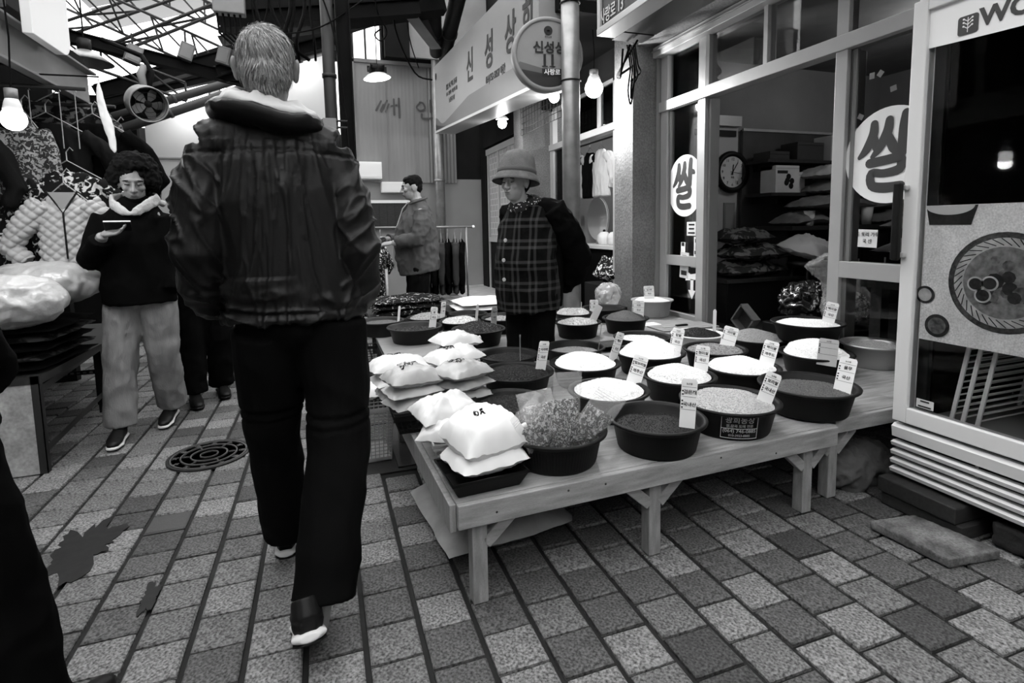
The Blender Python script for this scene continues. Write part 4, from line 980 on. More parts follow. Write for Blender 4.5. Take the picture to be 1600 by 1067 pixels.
C(1.724, 2.158, .48, .114, .013, .066, 'price card in the middle bench grain', ('현미쌀', '국산'))
C(2.106, 2.129, .48, .107, .034, .07, 'price card in the coarse white grain', ('백미쌀', '제주도'), true_w=.07)
C(2.433, 2.06, .475, .109, .012, .09, 'blank grey-topped price card in the tall white rice', ('', ''), true_w=.09, grey=True)
C(2.83, 2.40, .585, .118, .038, .068, 'price card in the raised wide basin', ('백미쌀', '국산'))
C(2.86, 2.43, .58, .075, .045, .05, 'second low card behind the card in raised basin', ('', ''), true_w=.05, body=False)
C(2.66, 2.56, .475, .098, .045, .03, 'card seen edge-on in the tan grain', ('기장', '국산'))
C(2.199, 2.524, .48, .104, .034, .08, 'price card in the mixed brown flakes', ('귀리쌀', ''), true_w=.08)
C(2.42, 2.90, .475, .147, .002, .021, 'thin upright card in the white enamel basin', ('', ''), true_w=.022, body=False)
C(1.847, 2.538, .48, .123, .028, .066, 'price card in the tall white mound', ('찹쌀', '국산'))
C(1.440, 2.519, .475, .139, .051, .043, 'price card turned sideways in the smooth white rice', ('백미', '국산'))
C(2.278, 3.602, .48, .122, .006, .09, 'wide price card in the red-brown grain', ('차조', '국산'), true_w=.09)
C(2.75, 4.16, .52, .115, -.008, .09, 'price card in the pale ribbed basin', ('밀가루', '국산'), true_w=.09)
C(1.91, 3.633, .48, .100, .055, .054, 'white card leaning from the pale beans', ('', ''), body=False)
C(2.137, 4.056, .46, .10, .001, .07, 'card between the far basins behind vendor', ('팥', '국산'), true_w=.07)
C(2.016, 4.10, .47, .075, .007, .044, 'small card in the large pale beans', ('콩', ''), true_w=.05)
C(1.015, 2.50, .48, .131, .023, .052, 'price card in the glossy black beans', ('서리태', '국산'))
C(1.150, 3.741, .48, .132, .012, .042, 'price card in the black bean mound', ('쥐눈이', '국산'))
C(1.10, 4.03, .475, .118, .013, .02, 'narrow card in the white beans', ('', ''), true_w=.03, body=False)
C(.755, 4.03, .465, .13, .019, .053, 'card in the left front brown basin', ('팥', '국산'), true_w=.055)
C(.535, 4.31, .465, .115, .014, .018, 'narrow stick card in the leftmost basin', ('', ''), true_w=.02, body=False)
C(.885, 4.28, .47, .126, .014, .037, 'card in the mottled beans', ('강낭콩', '국산'))
for (x, y, dx, lb) in ((1.50, 2.80, .025, 'thin wire stick standing at the bench back'), (.975, 2.70, .002, 'thin upright stick behind the black beans')):
    o = MB().tube([(x, y, .43), (x + dx, y, .607)], .003, 6).tube([(x + dx, y, .6), (x + dx, y, .612)], .0045, 6).obj('marker_stick', m_galv, None); tag(o, lb, 'stick', 'marker sticks')

# ---------------------------------------------------------------- baskets and bags of flour
def basket(label, x0, x1, y0, y1, z0, h, mat, flare=.025, cells=True, yaw=0, name='basket'):
    e = empty(name, ((x0 + x1) / 2, (y0 + y1) / 2, z0), label, 'basket', 'plastic baskets'); c = V(((x0 + x1) / 2, (y0 + y1) / 2, 0)); Rz = Matrix.Rotation(yaw, 3, 'Z')
    def fix(mb): mb.v = [tuple(c + Rz @ (V(v) - c)) for v in mb.v]; return mb
    fix(MB().box((x0 + flare, y0 + flare, z0), (x1 - flare, y1 - flare, z0 + .006))).obj('bottom', mat, e)
    B_ = [(x0 + flare, y0 + flare), (x1 - flare, y0 + flare), (x1 - flare, y1 - flare), (x0 + flare, y1 - flare)]; T_ = [(x0, y0), (x1, y0), (x1, y1), (x0, y1)]
    for k in range(4):
        b0, b1, t0, t1 = V((*B_[k], z0)), V((*B_[(k + 1) % 4], z0)), V((*T_[k], z0 + h)), V((*T_[(k + 1) % 4], z0 + h))
        mb = MB(); th = .003
        if cells:
            nx_ = max(4, int((b1 - b0).length / .018)); nz = max(3, int(h / .018))
            for i in range(nx_ + 1): u = i / nx_; mb.bar(b0.lerp(b1, u), t0.lerp(t1, u), .004, .004, up=(b1 - b0).normalized().cross(V((0, 0, 1))))
            for j in range(1, nz): v = j / nz; mb.bar(b0.lerp(t0, v), b1.lerp(t1, v), .004, .004)
            mb.bar(b0.lerp(t0, .04), b1.lerp(t1, .04), .005, .012); mb.bar(b0.lerp(t0, .92), b1.lerp(t1, .92), .005, .02)
        else:
            d = (b1 - b0).normalized(); nrm = d.cross(V((0, 0, 1)))
            mb.add([b0, b1, t1, t0, b0 + nrm * th, b1 + nrm * th, t1 + nrm * th, t0 + nrm * th], [(0, 1, 2, 3), (7, 6, 5, 4), (0, 4, 5, 1), (1, 5, 6, 2), (2, 6, 7, 3), (3, 7, 4, 0)])
        so = fix(mb).obj('side', mat, e)
        if cells: so['kind'] = 'stuff'
    fix(MB().tube([(*T_[k], z0 + h) for k in range(4)], .006, 8, closed=True)).obj('rim', mat, e, True)
    return e
basket('black lattice crate under the two piles of flour bags', .235, .665, 2.16, 2.56, ZB + .002, .075, m_black)
basket('pale lattice basket under the two grain bags', .335, .60, 1.80, 2.13, ZB + .002, .08, m_pale, yaw=-.05)
basket('black tray holding two bright white bags', .33, .585, 1.565, 1.775, ZB + .002, .05, m_black, cells=False, yaw=math.radians(4))
m_flour = M('flour_bag', .58, .35, var=.08, vs=10, spec=.5); m_flourg = M('flour_bag_grey', .36, .35, var=.15, vs=12, spec=.5); m_flourw = M('bright_bag', .74, .4, spec=.4)
z = ZB + .085
fl = [ # x, y, z, lx, ly, h, yaw, mat, label, writing
 (.335, 2.30, .455, .25, .20, .06, .35, m_flourg, 'lowest flour bag of the near left pile', None), (.335, 2.30, .50, .25, .2, .06, .2, m_flour, 'second flour bag of the near left pile', None),
 (.33, 2.285, .555, .25, .19, .085, .28, m_flourg, 'topmost lettered flour bag of the near left pile', ('쌀가루', '500')),
 (.32, 2.47, .455, .26, .2, .07, .1, m_flourg, 'lowest flour bag of the far left pile', None), (.30, 2.48, .505, .26, .2, .06, .2, m_flour, 'second flour bag of the far left pile', None), (.30, 2.50, .56, .28, .2, .08, .1, m_flour, 'topmost lettered flour bag of the far left pile', ('찹쌀', '')),
 (.56, 2.30, .455, .25, .2, .06, .5, m_flourg, 'lowest bag of the near right pile', None), (.56, 2.30, .505, .26, .2, .06, .6, m_flourg, 'second bag of the near right pile', None), (.55, 2.28, .562, .26, .2, .085, .55, m_flourg, 'topmost grey lettered bag of the near right pile', ('보리', '500')),
 (.57, 2.52, .455, .26, .2, .07, .2, m_flour, 'lowest bag of the far right pile', None), (.57, 2.53, .515, .26, .2, .07, .3, m_flour, 'second bag of the far right pile', None), (.565, 2.50, .575, .28, .2, .09, .35, m_flour, 'lettered white bag third in the far right pile', ('쌀가루', '500')), (.60, 2.60, .63, .25, .18, .08, .3, m_flour, 'topmost white bag of the far right pile', ('찹쌀', ''))]
for i, (x, y, zq, lx, ly, h, yw, m_, lb, wr_) in enumerate(fl):
    pillow('flour_bag', (x, y, zq), lx, ly, h, yw, m_, lb, 'bag', 'flour bags', 100 + i, wr=.16, tie=((1, .2),) if i % 2 == 0 else None, writing=wr_, pitch=random.uniform(-.08, .08))
pillow('grain_bag', (.405, 1.885, .455), .23, .17, .085, -.55, m_flour, 'lower grain bag in the pale basket', 'bag', 'flour bags', 131, wr=.18, roll=.15)
pillow('grain_bag', (.41, 1.985, .50), .26, .19, .10, .25, m_flour, 'upper grain bag in the pale basket', 'bag', 'flour bags', 132, wr=.2, tie=((1, -.3),), roll=.1)
pillow('white_bag', (.475, 1.685, .43), .27, .22, .10, .2, m_flourw, 'lower bright white bag in the black tray', 'bag', 'flour bags', 135, wr=.1, tie=((1, -.2),))
pillow('white_bag', (.48, 1.70, .495), .265, .23, .17, .3, m_flourw, 'upper bright white tied bag in the black tray', 'bag', 'flour bags', 136, wr=.06, tie=((1, -.1),), writing=('', '6.5'), roll=.12)
# zip pouches of dried goods standing in the ribbed basin
m_goods = spotty('dried_goods', .05, .36, 85, .5, .45); m_goods2 = spotty('dried_shreds', .03, .45, 120, .5, .45)
m_film = M('pouch_film', .75, .15, alpha=.17, spec=1.0)
def pouch(label, x, y, z, wd, hg, yaw, tilt, roll_, seed, mat):
    e = empty('zip_pouch', (x, y, z), label, 'pouch', 'zip pouches'); R = Matrix.Rotation(yaw, 3, 'Z') @ Matrix.Rotation(roll_, 3, 'Y') @ Matrix.Rotation(tilt, 3, 'X'); c = V((x, y, z))
    def surf(wx, hz0, hz1, th, seed_, nx=16, nz=20, amp=.006):
        vs = []; fs = []
        for side in (1, -1):
            for i in range(nx + 1):
                for j in range(nz + 1):
                    u = -1 + 2 * i / nx; t = j / nz
                    k = (1 - abs(u) ** 2.5) ** .5 * (math.sin(math.pi * min(1, t * .85 + .08)) ** .7) if t < .97 else 0
                    w2 = wx * (1 if t > .25 else .75 + t)
                    vs.append(c + R @ V((w2 / 2 * u, side * th * k + amp * noise.noise(V((u * 4, t * 6, seed_))), hz0 + (hz1 - hz0) * t)))
        N_ = (nx + 1) * (nz + 1)
        for i in range(nx):
            for j in range(nz):
                a = i * (nz + 1) + j; fs.append((a, a + nz + 1, a + nz + 2, a + 1)); b = a + N_; fs.append((b, b + 1, b + nz + 2, b + nz + 1))
        return MB().add(vs, fs)
    surf(wd * .88, .005, hg * .66, .024, seed + 5, amp=.014).obj('dried_contents', mat, e, True)
    surf(wd, 0, hg, .032, seed).obj('film', m_film, e, True)
    for t in (.84, .88, .92): MB().bar(c + R @ V((-wd / 2, -.004, hg * t)), c + R @ V((wd / 2, -.004, hg * t)), .0016, .0018).obj('zip_rib', m_film, e)
pouch('left zip pouch of dried slices tilting leftward', .70, 1.68, .41, .125, .23, .3, .1, -.55, 3, m_goods)
pouch('upright middle zip pouch of dried shreds', .765, 1.69, .40, .11, .29, .05, .05, .06, 9, m_goods2)
pouch('right zip pouch of dried slices tilting rightward', .83, 1.70, .41, .115, .23, -.3, .05, .58, 15, m_goods)
pouch('back zip pouch lying flat behind the others', .74, 1.80, .44, .15, .15, .1, -.5, -.05, 21, m_goods)
# sacks on the floor under the bench
m_psack = M('paper_sack', .26, .6, var=.25, vs=9, bump=.3, bs=25)
pillow('floor_sack', (.585, 2.06, .055), .56, .62, .10, .12, m_psack, 'pale printed grain sack lying under the bench corner', 'sack', None, 151, wr=.2, flat=.5)
# crate left of board table
basket('black lattice crate at left of the board table', .20, .345, 3.55, 4.1, 0.0, .34, m_black, .01)
basket('pale lattice basket on the floor left of flour bags', .10, .30, 2.75, 3.05, .0, .30, m_pale, .02)
pillow('plastic_parcel', (.2, 2.9, .34), .2, .26, .1, .2, spotty('striped_wrap', .02, .75, 12, .42), 'black-streaked white parcel in the floor basket', 'parcel', None, 160, wr=.2)
# cloths behind the board table
cs = MB().box((.35, 4.64, .38), (1.0, 5.35, .42)).obj('cloth_table', m_wooddark, None, bevel=.004); tag(cs, 'low dark table under the folded fabrics', 'table')
for xq in (.4, .92):
    for yq in (4.7, 5.27): MB().box((xq, yq, 0), (xq + .04, yq + .04, .38)).obj('leg', m_wooddark, cs)
m_fab = spotty('glitter_fabric', .008, .35, 30, .58)
for i, zq in enumerate((.455, .505, .555)): pillow('folded_fabric', (.69, 4.85, zq), .66, .42, .07, .03 * i, m_fab, ('lowest', 'middle', 'topmost')[i] + ' folded glittering fabric behind the basins', 'fabric', 'folded fabrics', 170 + i, wr=.25, flat=.4)
cs = MB().box((1.08, 4.66, .36), (1.85, 5.4, .40)).obj('cloth_table', m_wooddark, None, bevel=.004); tag(cs, 'low dark table under the folded white cloth', 'table')
for xq in (1.12, 1.77):
    for yq in (4.7, 5.32): MB().box((xq, yq, 0), (xq + .04, yq + .04, .36)).obj('leg', m_wooddark, cs)
for i in range(2): pillow('folded_cloth', (1.42, 4.95, .432 + .05 * i), .62 - .05 * i, .5, .06, .05 * i, M('white_cloth', .78, .85), ('lower', 'upper')[i] + ' folded white cloth left of the vendor', 'cloth', 'folded white cloths', 180 + i, wr=.15)
# ---------------------------------------------------------------- people
m_skin = M('skin', .27, .5, var=.1, vs=12, bump=.08, bs=90); m_skin2 = M('skin_shaded', .2, .5, var=.12, vs=14, bump=.08, bs=90)
m_jack = M('black_windbreaker', .006, .5, spec=.22, bump=.15, bs=35); m_trou = M('black_trousers', .003, .85, spec=.05, bump=.1, bs=30)
m_coat = M('black_wool', .0025, .95, spec=.04); m_hairb = M('black_hair', .003, .8, spec=.08); m_hairg = M('grey_hair', .22, .6, var=.45, vs=9, st=(9, 9, 1.6), fine=.35, fs=60, bump=.6, bs=55)
m_lin = M('hood_lining', .4, .6, var=.06, vs=6, bump=.25, bs=14); m_sole = M('white_sole', .6, .6); m_cord = M('corduroy', .17, .85, var=.15, vs=10, bump=.3, bs=70, st=(3, 3, .6))
m_shirt = M('grey_jacket', .05, .8, var=.15, vs=7, bump=.2, bs=30); m_hat = M('felt_hat', .1, .95, var=.2, vs=25, bump=.5, bs=200); m_plaid = plaid_mat(); m_scarf = dots_mat()
def frame(f, u=(0, 0, 1)):
    f = V(f).normalized(); u = V(u); u = (u - f * u.dot(f)).normalized(); return f.cross(u), f, u
def head_mb(mb, c, f, k=1.0, neck=None, up=(0, 0, 1)):
    r, f, u = frame(f, up); c = V(c); R = Matrix((r, f, u)).transposed()
    E_ = lambda o, rad: mb.ell(c + (r * o[0] + f * o[1] + u * o[2]) * k, [q * k for q in rad], R)
    E_((0, -.008, .015), (.074, .094, .098)); E_((0, .022, -.05), (.057, .07, .075)); E_((0, .052, -.096), (.026, .026, .022)); E_((0, .03, -.085), (.045, .05, .03))
    E_((0, .08, .026), (.05, .014, .011))
    for s in (-1, 1):
        E_((s * .038, .066, -.022), (.022, .02, .022)); E_((s * .08, -.008, -.012), (.011, .021, .034)); E_((s * .087, -.018, .0), (.007, .016, .024)); E_((s * .013, .098, -.036), (.009, .01, .008))
        E_((s * .032, .077, .004), (.016, .01, .009))
    P = lambda o: c + (r * o[0] + f * o[1] + u * o[2]) * k
    mb.tube([P((0, .085, .018)), P((0, .1, -.012)), P((0, .112, -.034)), P((0, .1, -.044))], [.008 * k, .009 * k, .012 * k, .01 * k], 8)
    E_((0, .088, -.058), (.022, .011, .006)); E_((0, .087, -.069), (.02, .011, .007))
    mb.tube([P((0, -.02, -.04)), P((0, -.022, -.1)), V(neck) if neck else P((0, -.03, -.19))], [.056 * k, .054 * k, .07 * k], 14)
def face_parts(body, c, f, k=1.0, up=(0, 0, 1)):
    r, f, u = frame(f, up); c = V(c); R = Matrix((r, f, u)).transposed(); P = lambda o: c + (r * o[0] + f * o[1] + u * o[2]) * k
    for s in (-1, 1):
        MB().ell(P((s * .033, .0825, .0)), [.014 * k, .0035 * k, .003 * k], R @ Matrix.Rotation(-s * .12, 3, 'Y'), 12, 6).obj('eye', m_hairb, body, True)
        MB().ell(P((s * .034, .0865, .024)), [.021 * k, .006 * k, .004 * k], R @ Matrix.Rotation(s * .12, 3, 'Y'), 12, 6).obj('eyebrow', m_hairb, body, True)
    MB().ell(P((0, .0965, -.0635)), [.02 * k, .0045 * k, .002 * k], R, 12, 6).obj('mouth_line', M('lip_line', .04, .6), body, True)
def hand_mb(mb, w_, d, n, s=1, curl=.5, k=1.0):
    d = V(d).normalized(); n = V(n); n = (n - d * n.dot(d)).normalized(); t = d.cross(n) * s; w_ = V(w_)
    R = Matrix((t, n, d)).transposed()
    mb.ell(w_ + d * .045 * k, (.038 * k, .016 * k, .05 * k), R)
    for i, L in enumerate((.068, .077, .07, .055)):
        p = w_ + d * .082 * k + t * (.029 - .019 * i) * k; dd = d.copy(); pts = [p - d * .02 * k, p]; 
        for j, fr in enumerate((.42, .33, .25)):
            dd = (Matrix.Rotation(0, 3, 'X') @ dd); dd = (dd * math.cos(curl) + n * math.sin(curl)).normalized() if j == 0 else (dd * math.cos(curl * .9) + (n - dd * n.dot(dd)).normalized() * math.sin(curl * .9)).normalized() if (n - dd * n.dot(dd)).length > 1e-3 else dd
            p = p + dd * L * fr * k; pts.append(p.copy())
        mb.tube(pts, [.0092 * k, .0092 * k, .0086 * k, .008 * k, .0068 * k], 8)
    p = w_ + d * .025 * k + t * .03 * k; dd = (d * .65 + t * .6 + n * .35).normalized(); p2 = p + dd * .035 * k; dd2 = (dd + n * .25 + d * .3).normalized(); p3 = p2 + dd2 * .03 * k
    mb.tube([p - dd * .015 * k, p, p2, p3], [.013 * k, .012 * k, .0105 * k, .008 * k], 8)
def shoe(body, heel, toe, up, label=None, w_=.043, white=True):
    heel, toe, up = V(heel), V(toe), V(up).normalized(); d = (toe - heel); L = d.length; d.normalize(); up = (up - d * up.dot(d)).normalized(); sd = d.cross(up)
    def pt(t, h, s=0): return heel + d * L * t + up * h + sd * s
    ref = tuple(sd)
    up_mb = MB().tube([pt(.0, .045), pt(.12, .05), pt(.4, .05), pt(.7, .042), pt(.93, .034), pt(1.0, .03)], [(.022, .03), (w_ * .85, .04), (w_ * .85, .038), (w_ * .95, .028), (w_ * .7, .02), (w_ * .3, .01)], 14, ref)
    up_mb.tube([pt(.12, .06), pt(.16, .11)], [(w_ * .85, .045), (w_ * .75, .042)], 14, ref)
    s = blob('shoe', up_mb, m_black, body, .005, 3)
    mid = MB().tube([pt(-.03, .022), pt(.05, .022), pt(.4, .019), pt(.72, .016), pt(.97, .018), pt(1.03, .02)], [(.026, .012), (w_ * .95, .016), (w_ * .85, .013), (w_ * 1.04, .012), (w_ * .7, .011), (w_ * .3, .006)], 14, ref)
    blob('midsole', mid, m_sole if white else m_black, s, .004, 2)
    outs = MB().tube([pt(-.01, .006), pt(.06, .005), pt(.4, .006), pt(.72, .004), pt(.96, .007)], [(.024, .004), (w_ * .9, .005), (w_ * .8, .005), (w_ * .98, .005), (w_ * .62, .004)], 14, ref)
    outs.obj('outsole', m_black, s, True)
    return s
def core(mb, pel, chest, sh, hips, arms, legs, neckbase):
    """a slim body under the clothes, one continuous figure"""
    mb.tube([pel, V(pel).lerp(V(chest), .5), chest, neckbase], [(.13, .095), (.12, .09), (.135, .09), (.06, .055)], 14, (V(sh[1]) - V(sh[0])).normalized())
    for s in range(2):
        mb.tube([sh[s], arms[s][0], arms[s][1]], [.05, .04, .028], 10); mb.tube([chest, sh[s]], [.06, .055], 10)
        mb.tube([pel, hips[s], legs[s][0], legs[s][1]], [.07, .078, .055, .036], 10); q = V(legs[s][1]); mb.tube([q, (q.x, q.y, max(.022, q.z - .09))], [.036, .02], 10)
def wrinkle(amp, hz, seed, amp2=.0):
    def f(c):
        p = V((c.x * 7 + seed, c.y * 7, c.z * 4)); q = noise.noise(p) ; s1 = noise.noise(V((c.x * 3.1, c.y * 3.1 + seed, c.z * 2.2)))
        diag = math.sin((c.z * 26 + c.x * 17 * math.sin(seed) + s1 * 7))
        return amp * (.5 - abs(q) * 2.2) + hz * max(0, diag) ** 2 * max(0, s1 + .25)
    return f

# ---- the man walking away in the middle foreground
def walking_man():
    hc = (-.131, 1.80, 1.678)
    mb = MB(); head_mb(mb, hc, (0.05, 1, -.03), 1.0, (-.128, 1.80, 1.50))
    sh = [(-.28, 1.8, 1.42), (.03, 1.8, 1.42)]; hips = [(-.17, 1.81, .9), (.0, 1.81, .9)]
    arms = [((-.335, 1.75, 1.13), (-.29, 1.92, .98)), ((.1, 1.73, 1.12), (.085, 1.87, .96))]; legs = [((-.185, 1.94, .5), (-.18, 2.085, .1)), ((.012, 1.71, .5), (-.06, 1.545, .15))]
    core(mb, (-.085, 1.81, .95), (-.125, 1.8, 1.32), sh, hips, arms, legs, (-.13, 1.8, 1.5))
    hand_mb(mb, arms[0][1], (.05, .8, -.5), (1, 0, -.1), 1, .7); hand_mb(mb, arms[1][1], (-.1, .6, -.7), (-1, 0, 0), -1, .6)
    body = blob('person', mb, m_skin2, None, .005, 3)
    tag(body, 'grey-haired person in black windbreaker and trousers walking away, in foreground', 'person')
    # hair, short and brushed
    hb = MB().ell((-.131, 1.787, 1.70), (.081, .1, .094)).ell((-.131, 1.765, 1.655), (.074, .076, .07)).ell((-.131, 1.745, 1.622), (.05, .038, .045))
    def hd(c):
        a = math.atan2(c.x + .131, -(c.y - 1.79)); sw = noise.noise(V((a * 2.2, c.z * 7, 1))) * .8
        return .0035 * noise.noise(V((a * 20 + sw * 4 + c.z * 9, c.z * 9, 3))) + .0018 * noise.noise(V((a * 55 + sw * 8 + c.z * 22, c.z * 14, 9))) + .002 * noise.noise(V((c.x * 25, c.y * 25, c.z * 25)))
    hr = blob('hair', hb, m_hairg, body, .004, 2, hd)
    # brushed strands over the scalp
    rs_ = random.Random(5); st = MB(); me = hr.data; vv = me.vertices
    for i in range(2600):
        v = vv[rs_.randrange(len(vv))]; p = V(v.co); n_ = V(v.normal)
        if p.y > 1.90 and p.z < 1.70: continue
        a = math.atan2(p.x + .131, -(p.y - 1.79))
        dirv = V((.55 * math.sin(a * 1.5 + 1.2 + 3 * noise.noise(p * 9)), 0, -1)) if p.z < 1.76 else V((p.x + .131 + .35, p.y - 1.86, -.3))
        dirv = (dirv - n_ * dirv.dot(n_)).normalized(); L = rs_.uniform(.016, .034)
        p1 = p + dirv * L * .5 + n_ * .0022; p2 = p + dirv * L + n_ * rs_.uniform(-.0005, .003)
        sd_ = dirv.cross(n_) * rs_.uniform(.0007, .0013); o_ = n_ * .0006
        st.add([p - sd_, p + sd_, p1 - sd_ + o_, p1 + sd_ + o_, p2], [(0, 1, 3, 2), (2, 3, 4)], rs_.choices((0, 1, 2), (3, 3, 1.2))[0])
    so = st.obj('hair_strands', None, hr, mats=[M('hair_strand_light', .34, .5), M('hair_strand_mid', .2, .5), M('hair_strand_dark', .06, .5)]); so['kind'] = 'stuff'
    # jacket
    T = MB().tube([(-.085, 1.80, .925), (-.083, 1.80, .96), (-.085, 1.80, 1.02), (-.095, 1.80, 1.16), (-.115, 1.795, 1.30), (-.128, 1.795, 1.40), (-.13, 1.80, 1.47), (-.131, 1.80, 1.535)],
                  [(.195, .13), (.205, .14), (.205, .142), (.2, .14), (.205, .135), (.19, .12), (.14, .1), (.075, .075)], 24, (1, 0, 0))
    T.tube([(-.13, 1.80, 1.50), (-.22, 1.797, 1.46), (-.3, 1.795, 1.425)], [(.08, .085), (.085, .09), (.072, .08)], 14); T.tube([(-.13, 1.80, 1.50), (-.04, 1.797, 1.46), (.04, 1.795, 1.425)], [(.08, .085), (.085, .09), (.072, .08)], 14)
    for pts in ([(-.29, 1.795, 1.425), (-.325, 1.77, 1.29), (-.335, 1.74, 1.14), (-.335, 1.79, 1.05), (-.315, 1.88, .97)], [(.035, 1.795, 1.425), (.075, 1.77, 1.29), (.103, 1.735, 1.13), (.105, 1.78, 1.04), (.095, 1.85, .96)]):
        T.tube(pts, [.07, .072, .067, .06, .056], 16)
    T.tube([(-.085 + .2 * math.cos(a), 1.80 + .138 * math.sin(a), .94) for a in [i * math.pi / 14 for i in range(28)]], .014, 8, closed=True)
    def rid(p, k): return max(0., 1 - abs(noise.noise(p) + .55 * noise.noise(V((p.y * 1.6 + 4.3, p.z * 1.6 + .7, p.x * 1.6 + 2.9)))) * 1.9) ** k
    def jf(c):
        wv = noise.noise(V((c.x * 2.5, c.y * 2.5, c.z * 2.5 + 7))) * .5
        side = math.tanh((-.13 - c.x) * 9)
        d = .010 * rid(V((c.x * 3.6 + side * c.z * 2.2 + wv, c.y * 2.5, c.z * 1.8)), 5) + .006 * rid(V((c.x * 7 - side * c.z * 5 + wv * 2, c.y * 5, c.z * 4 + 3)), 4)
        d += .006 * noise.noise(V((c.x * 4, c.y * 4, c.z * 3)))
        if c.x < -.265 or c.x > .045: d += .011 * rid(V((c.x * 5 + wv, c.y * 5, c.z * 9 + side * c.x * 12)), 4)
        if c.z < 1.06: d += .011 * rid(V((c.x * 4, c.y * 4, c.z * 17 + wv * 3)), 3)
        if abs(c.z - (1.425 - .25 * (c.x + .13) ** 2)) < .006 and c.y < 1.78: d -= .004
        if c.z > 1.455: d *= .45
        return d - .004
    jk = blob('jacket', T, m_jack, body, .0055, 3, jf)
    # hood folded down: pale lining above, dark outside below
    def ring(name, prof, mat, amp, par):
        vs = []; fs = []; na = 72; npf = len(prof)
        for i in range(na):
            a = 2 * math.pi * i / na; back = .5 - .5 * math.sin(a)      # 1 at the back, 0 in front
            for (r_, z_) in prof:
                w_ = .010 * noise.noise(V((math.cos(a) * 3.0, math.sin(a) * 3.0, r_ * 22))) + .005 * noise.noise(V((a * 5, r_ * 60, 2)))
                rr = r_ * (1 + .10 * back) + w_ * amp
                vs.append((-.134 + rr * 1.02 * math.cos(a), 1.80 + rr * .95 * math.sin(a), z_ - .03 * (1 - back) + w_ * amp * 1.2 + .01 * math.sin(a * 2 + 1) - .018 * math.cos(a) * (r_ / .15)))
        for i in range(na):
            for j in range(npf - 1): fs.append((i * npf + j, ((i + 1) % na) * npf + j, ((i + 1) % na) * npf + j + 1, i * npf + j + 1))
        o = MB().add(vs, fs).obj(name, mat, par, True); md = o.modifiers.new('t', 'SOLIDIFY'); md.thickness = .004; return o
    ring('hood_lining', [(.064, 1.53), (.066, 1.568), (.074, 1.584), (.088, 1.582), (.106, 1.572), (.126, 1.558), (.142, 1.545)], m_lin, 1.0, jk)
    ring('hood', [(.142, 1.545), (.149, 1.537), (.148, 1.522), (.138, 1.508), (.12, 1.5), (.10, 1.49)], m_jack, .9, jk)
    # trousers
    P = MB().ell((-.085, 1.805, .93), (.185, .13, .12))
    P.tube([(.005, 1.805, .9), (.02, 1.775, .68), (.012, 1.715, .5), (-.018, 1.63, .32), (-.048, 1.56, .14)], [(.115, .125), (.1, .11), (.094, .1), (.092, .095), (.09, .092)], 18, (1, 0, 0))
    P.tube([(-.17, 1.815, .9), (-.18, 1.87, .68), (-.185, 1.93, .5), (-.187, 2.01, .3), (-.182, 2.075, .09)], [(.112, .125), (.1, .11), (.088, .095), (.082, .088), (.078, .085)], 18, (1, 0, 0))
    def tf(c):
        d = .008 * (.5 - abs(noise.noise(V((c.x * 5 + 3, c.y * 5, c.z * 5 + c.x * 4)))) * 2.3) + .004 * noise.noise(V((c.x * 16, c.y * 16, c.z * 12)))
        if abs(c.z - .63) < .008 + .0: d -= .006
        if abs(c.z - .60) < .006: d -= .004
        return d
    blob('trousers', P, m_trou, body, .008, 3, tf)
    shoe(body, (-.085, 1.43, .105), (-.105, 1.675, -.002), (0, -.45, 1), w_=.05); shoe(body, (-.185, 2.04, .002), (-.19, 2.31, .0), (0, 0, 1))
walking_man()

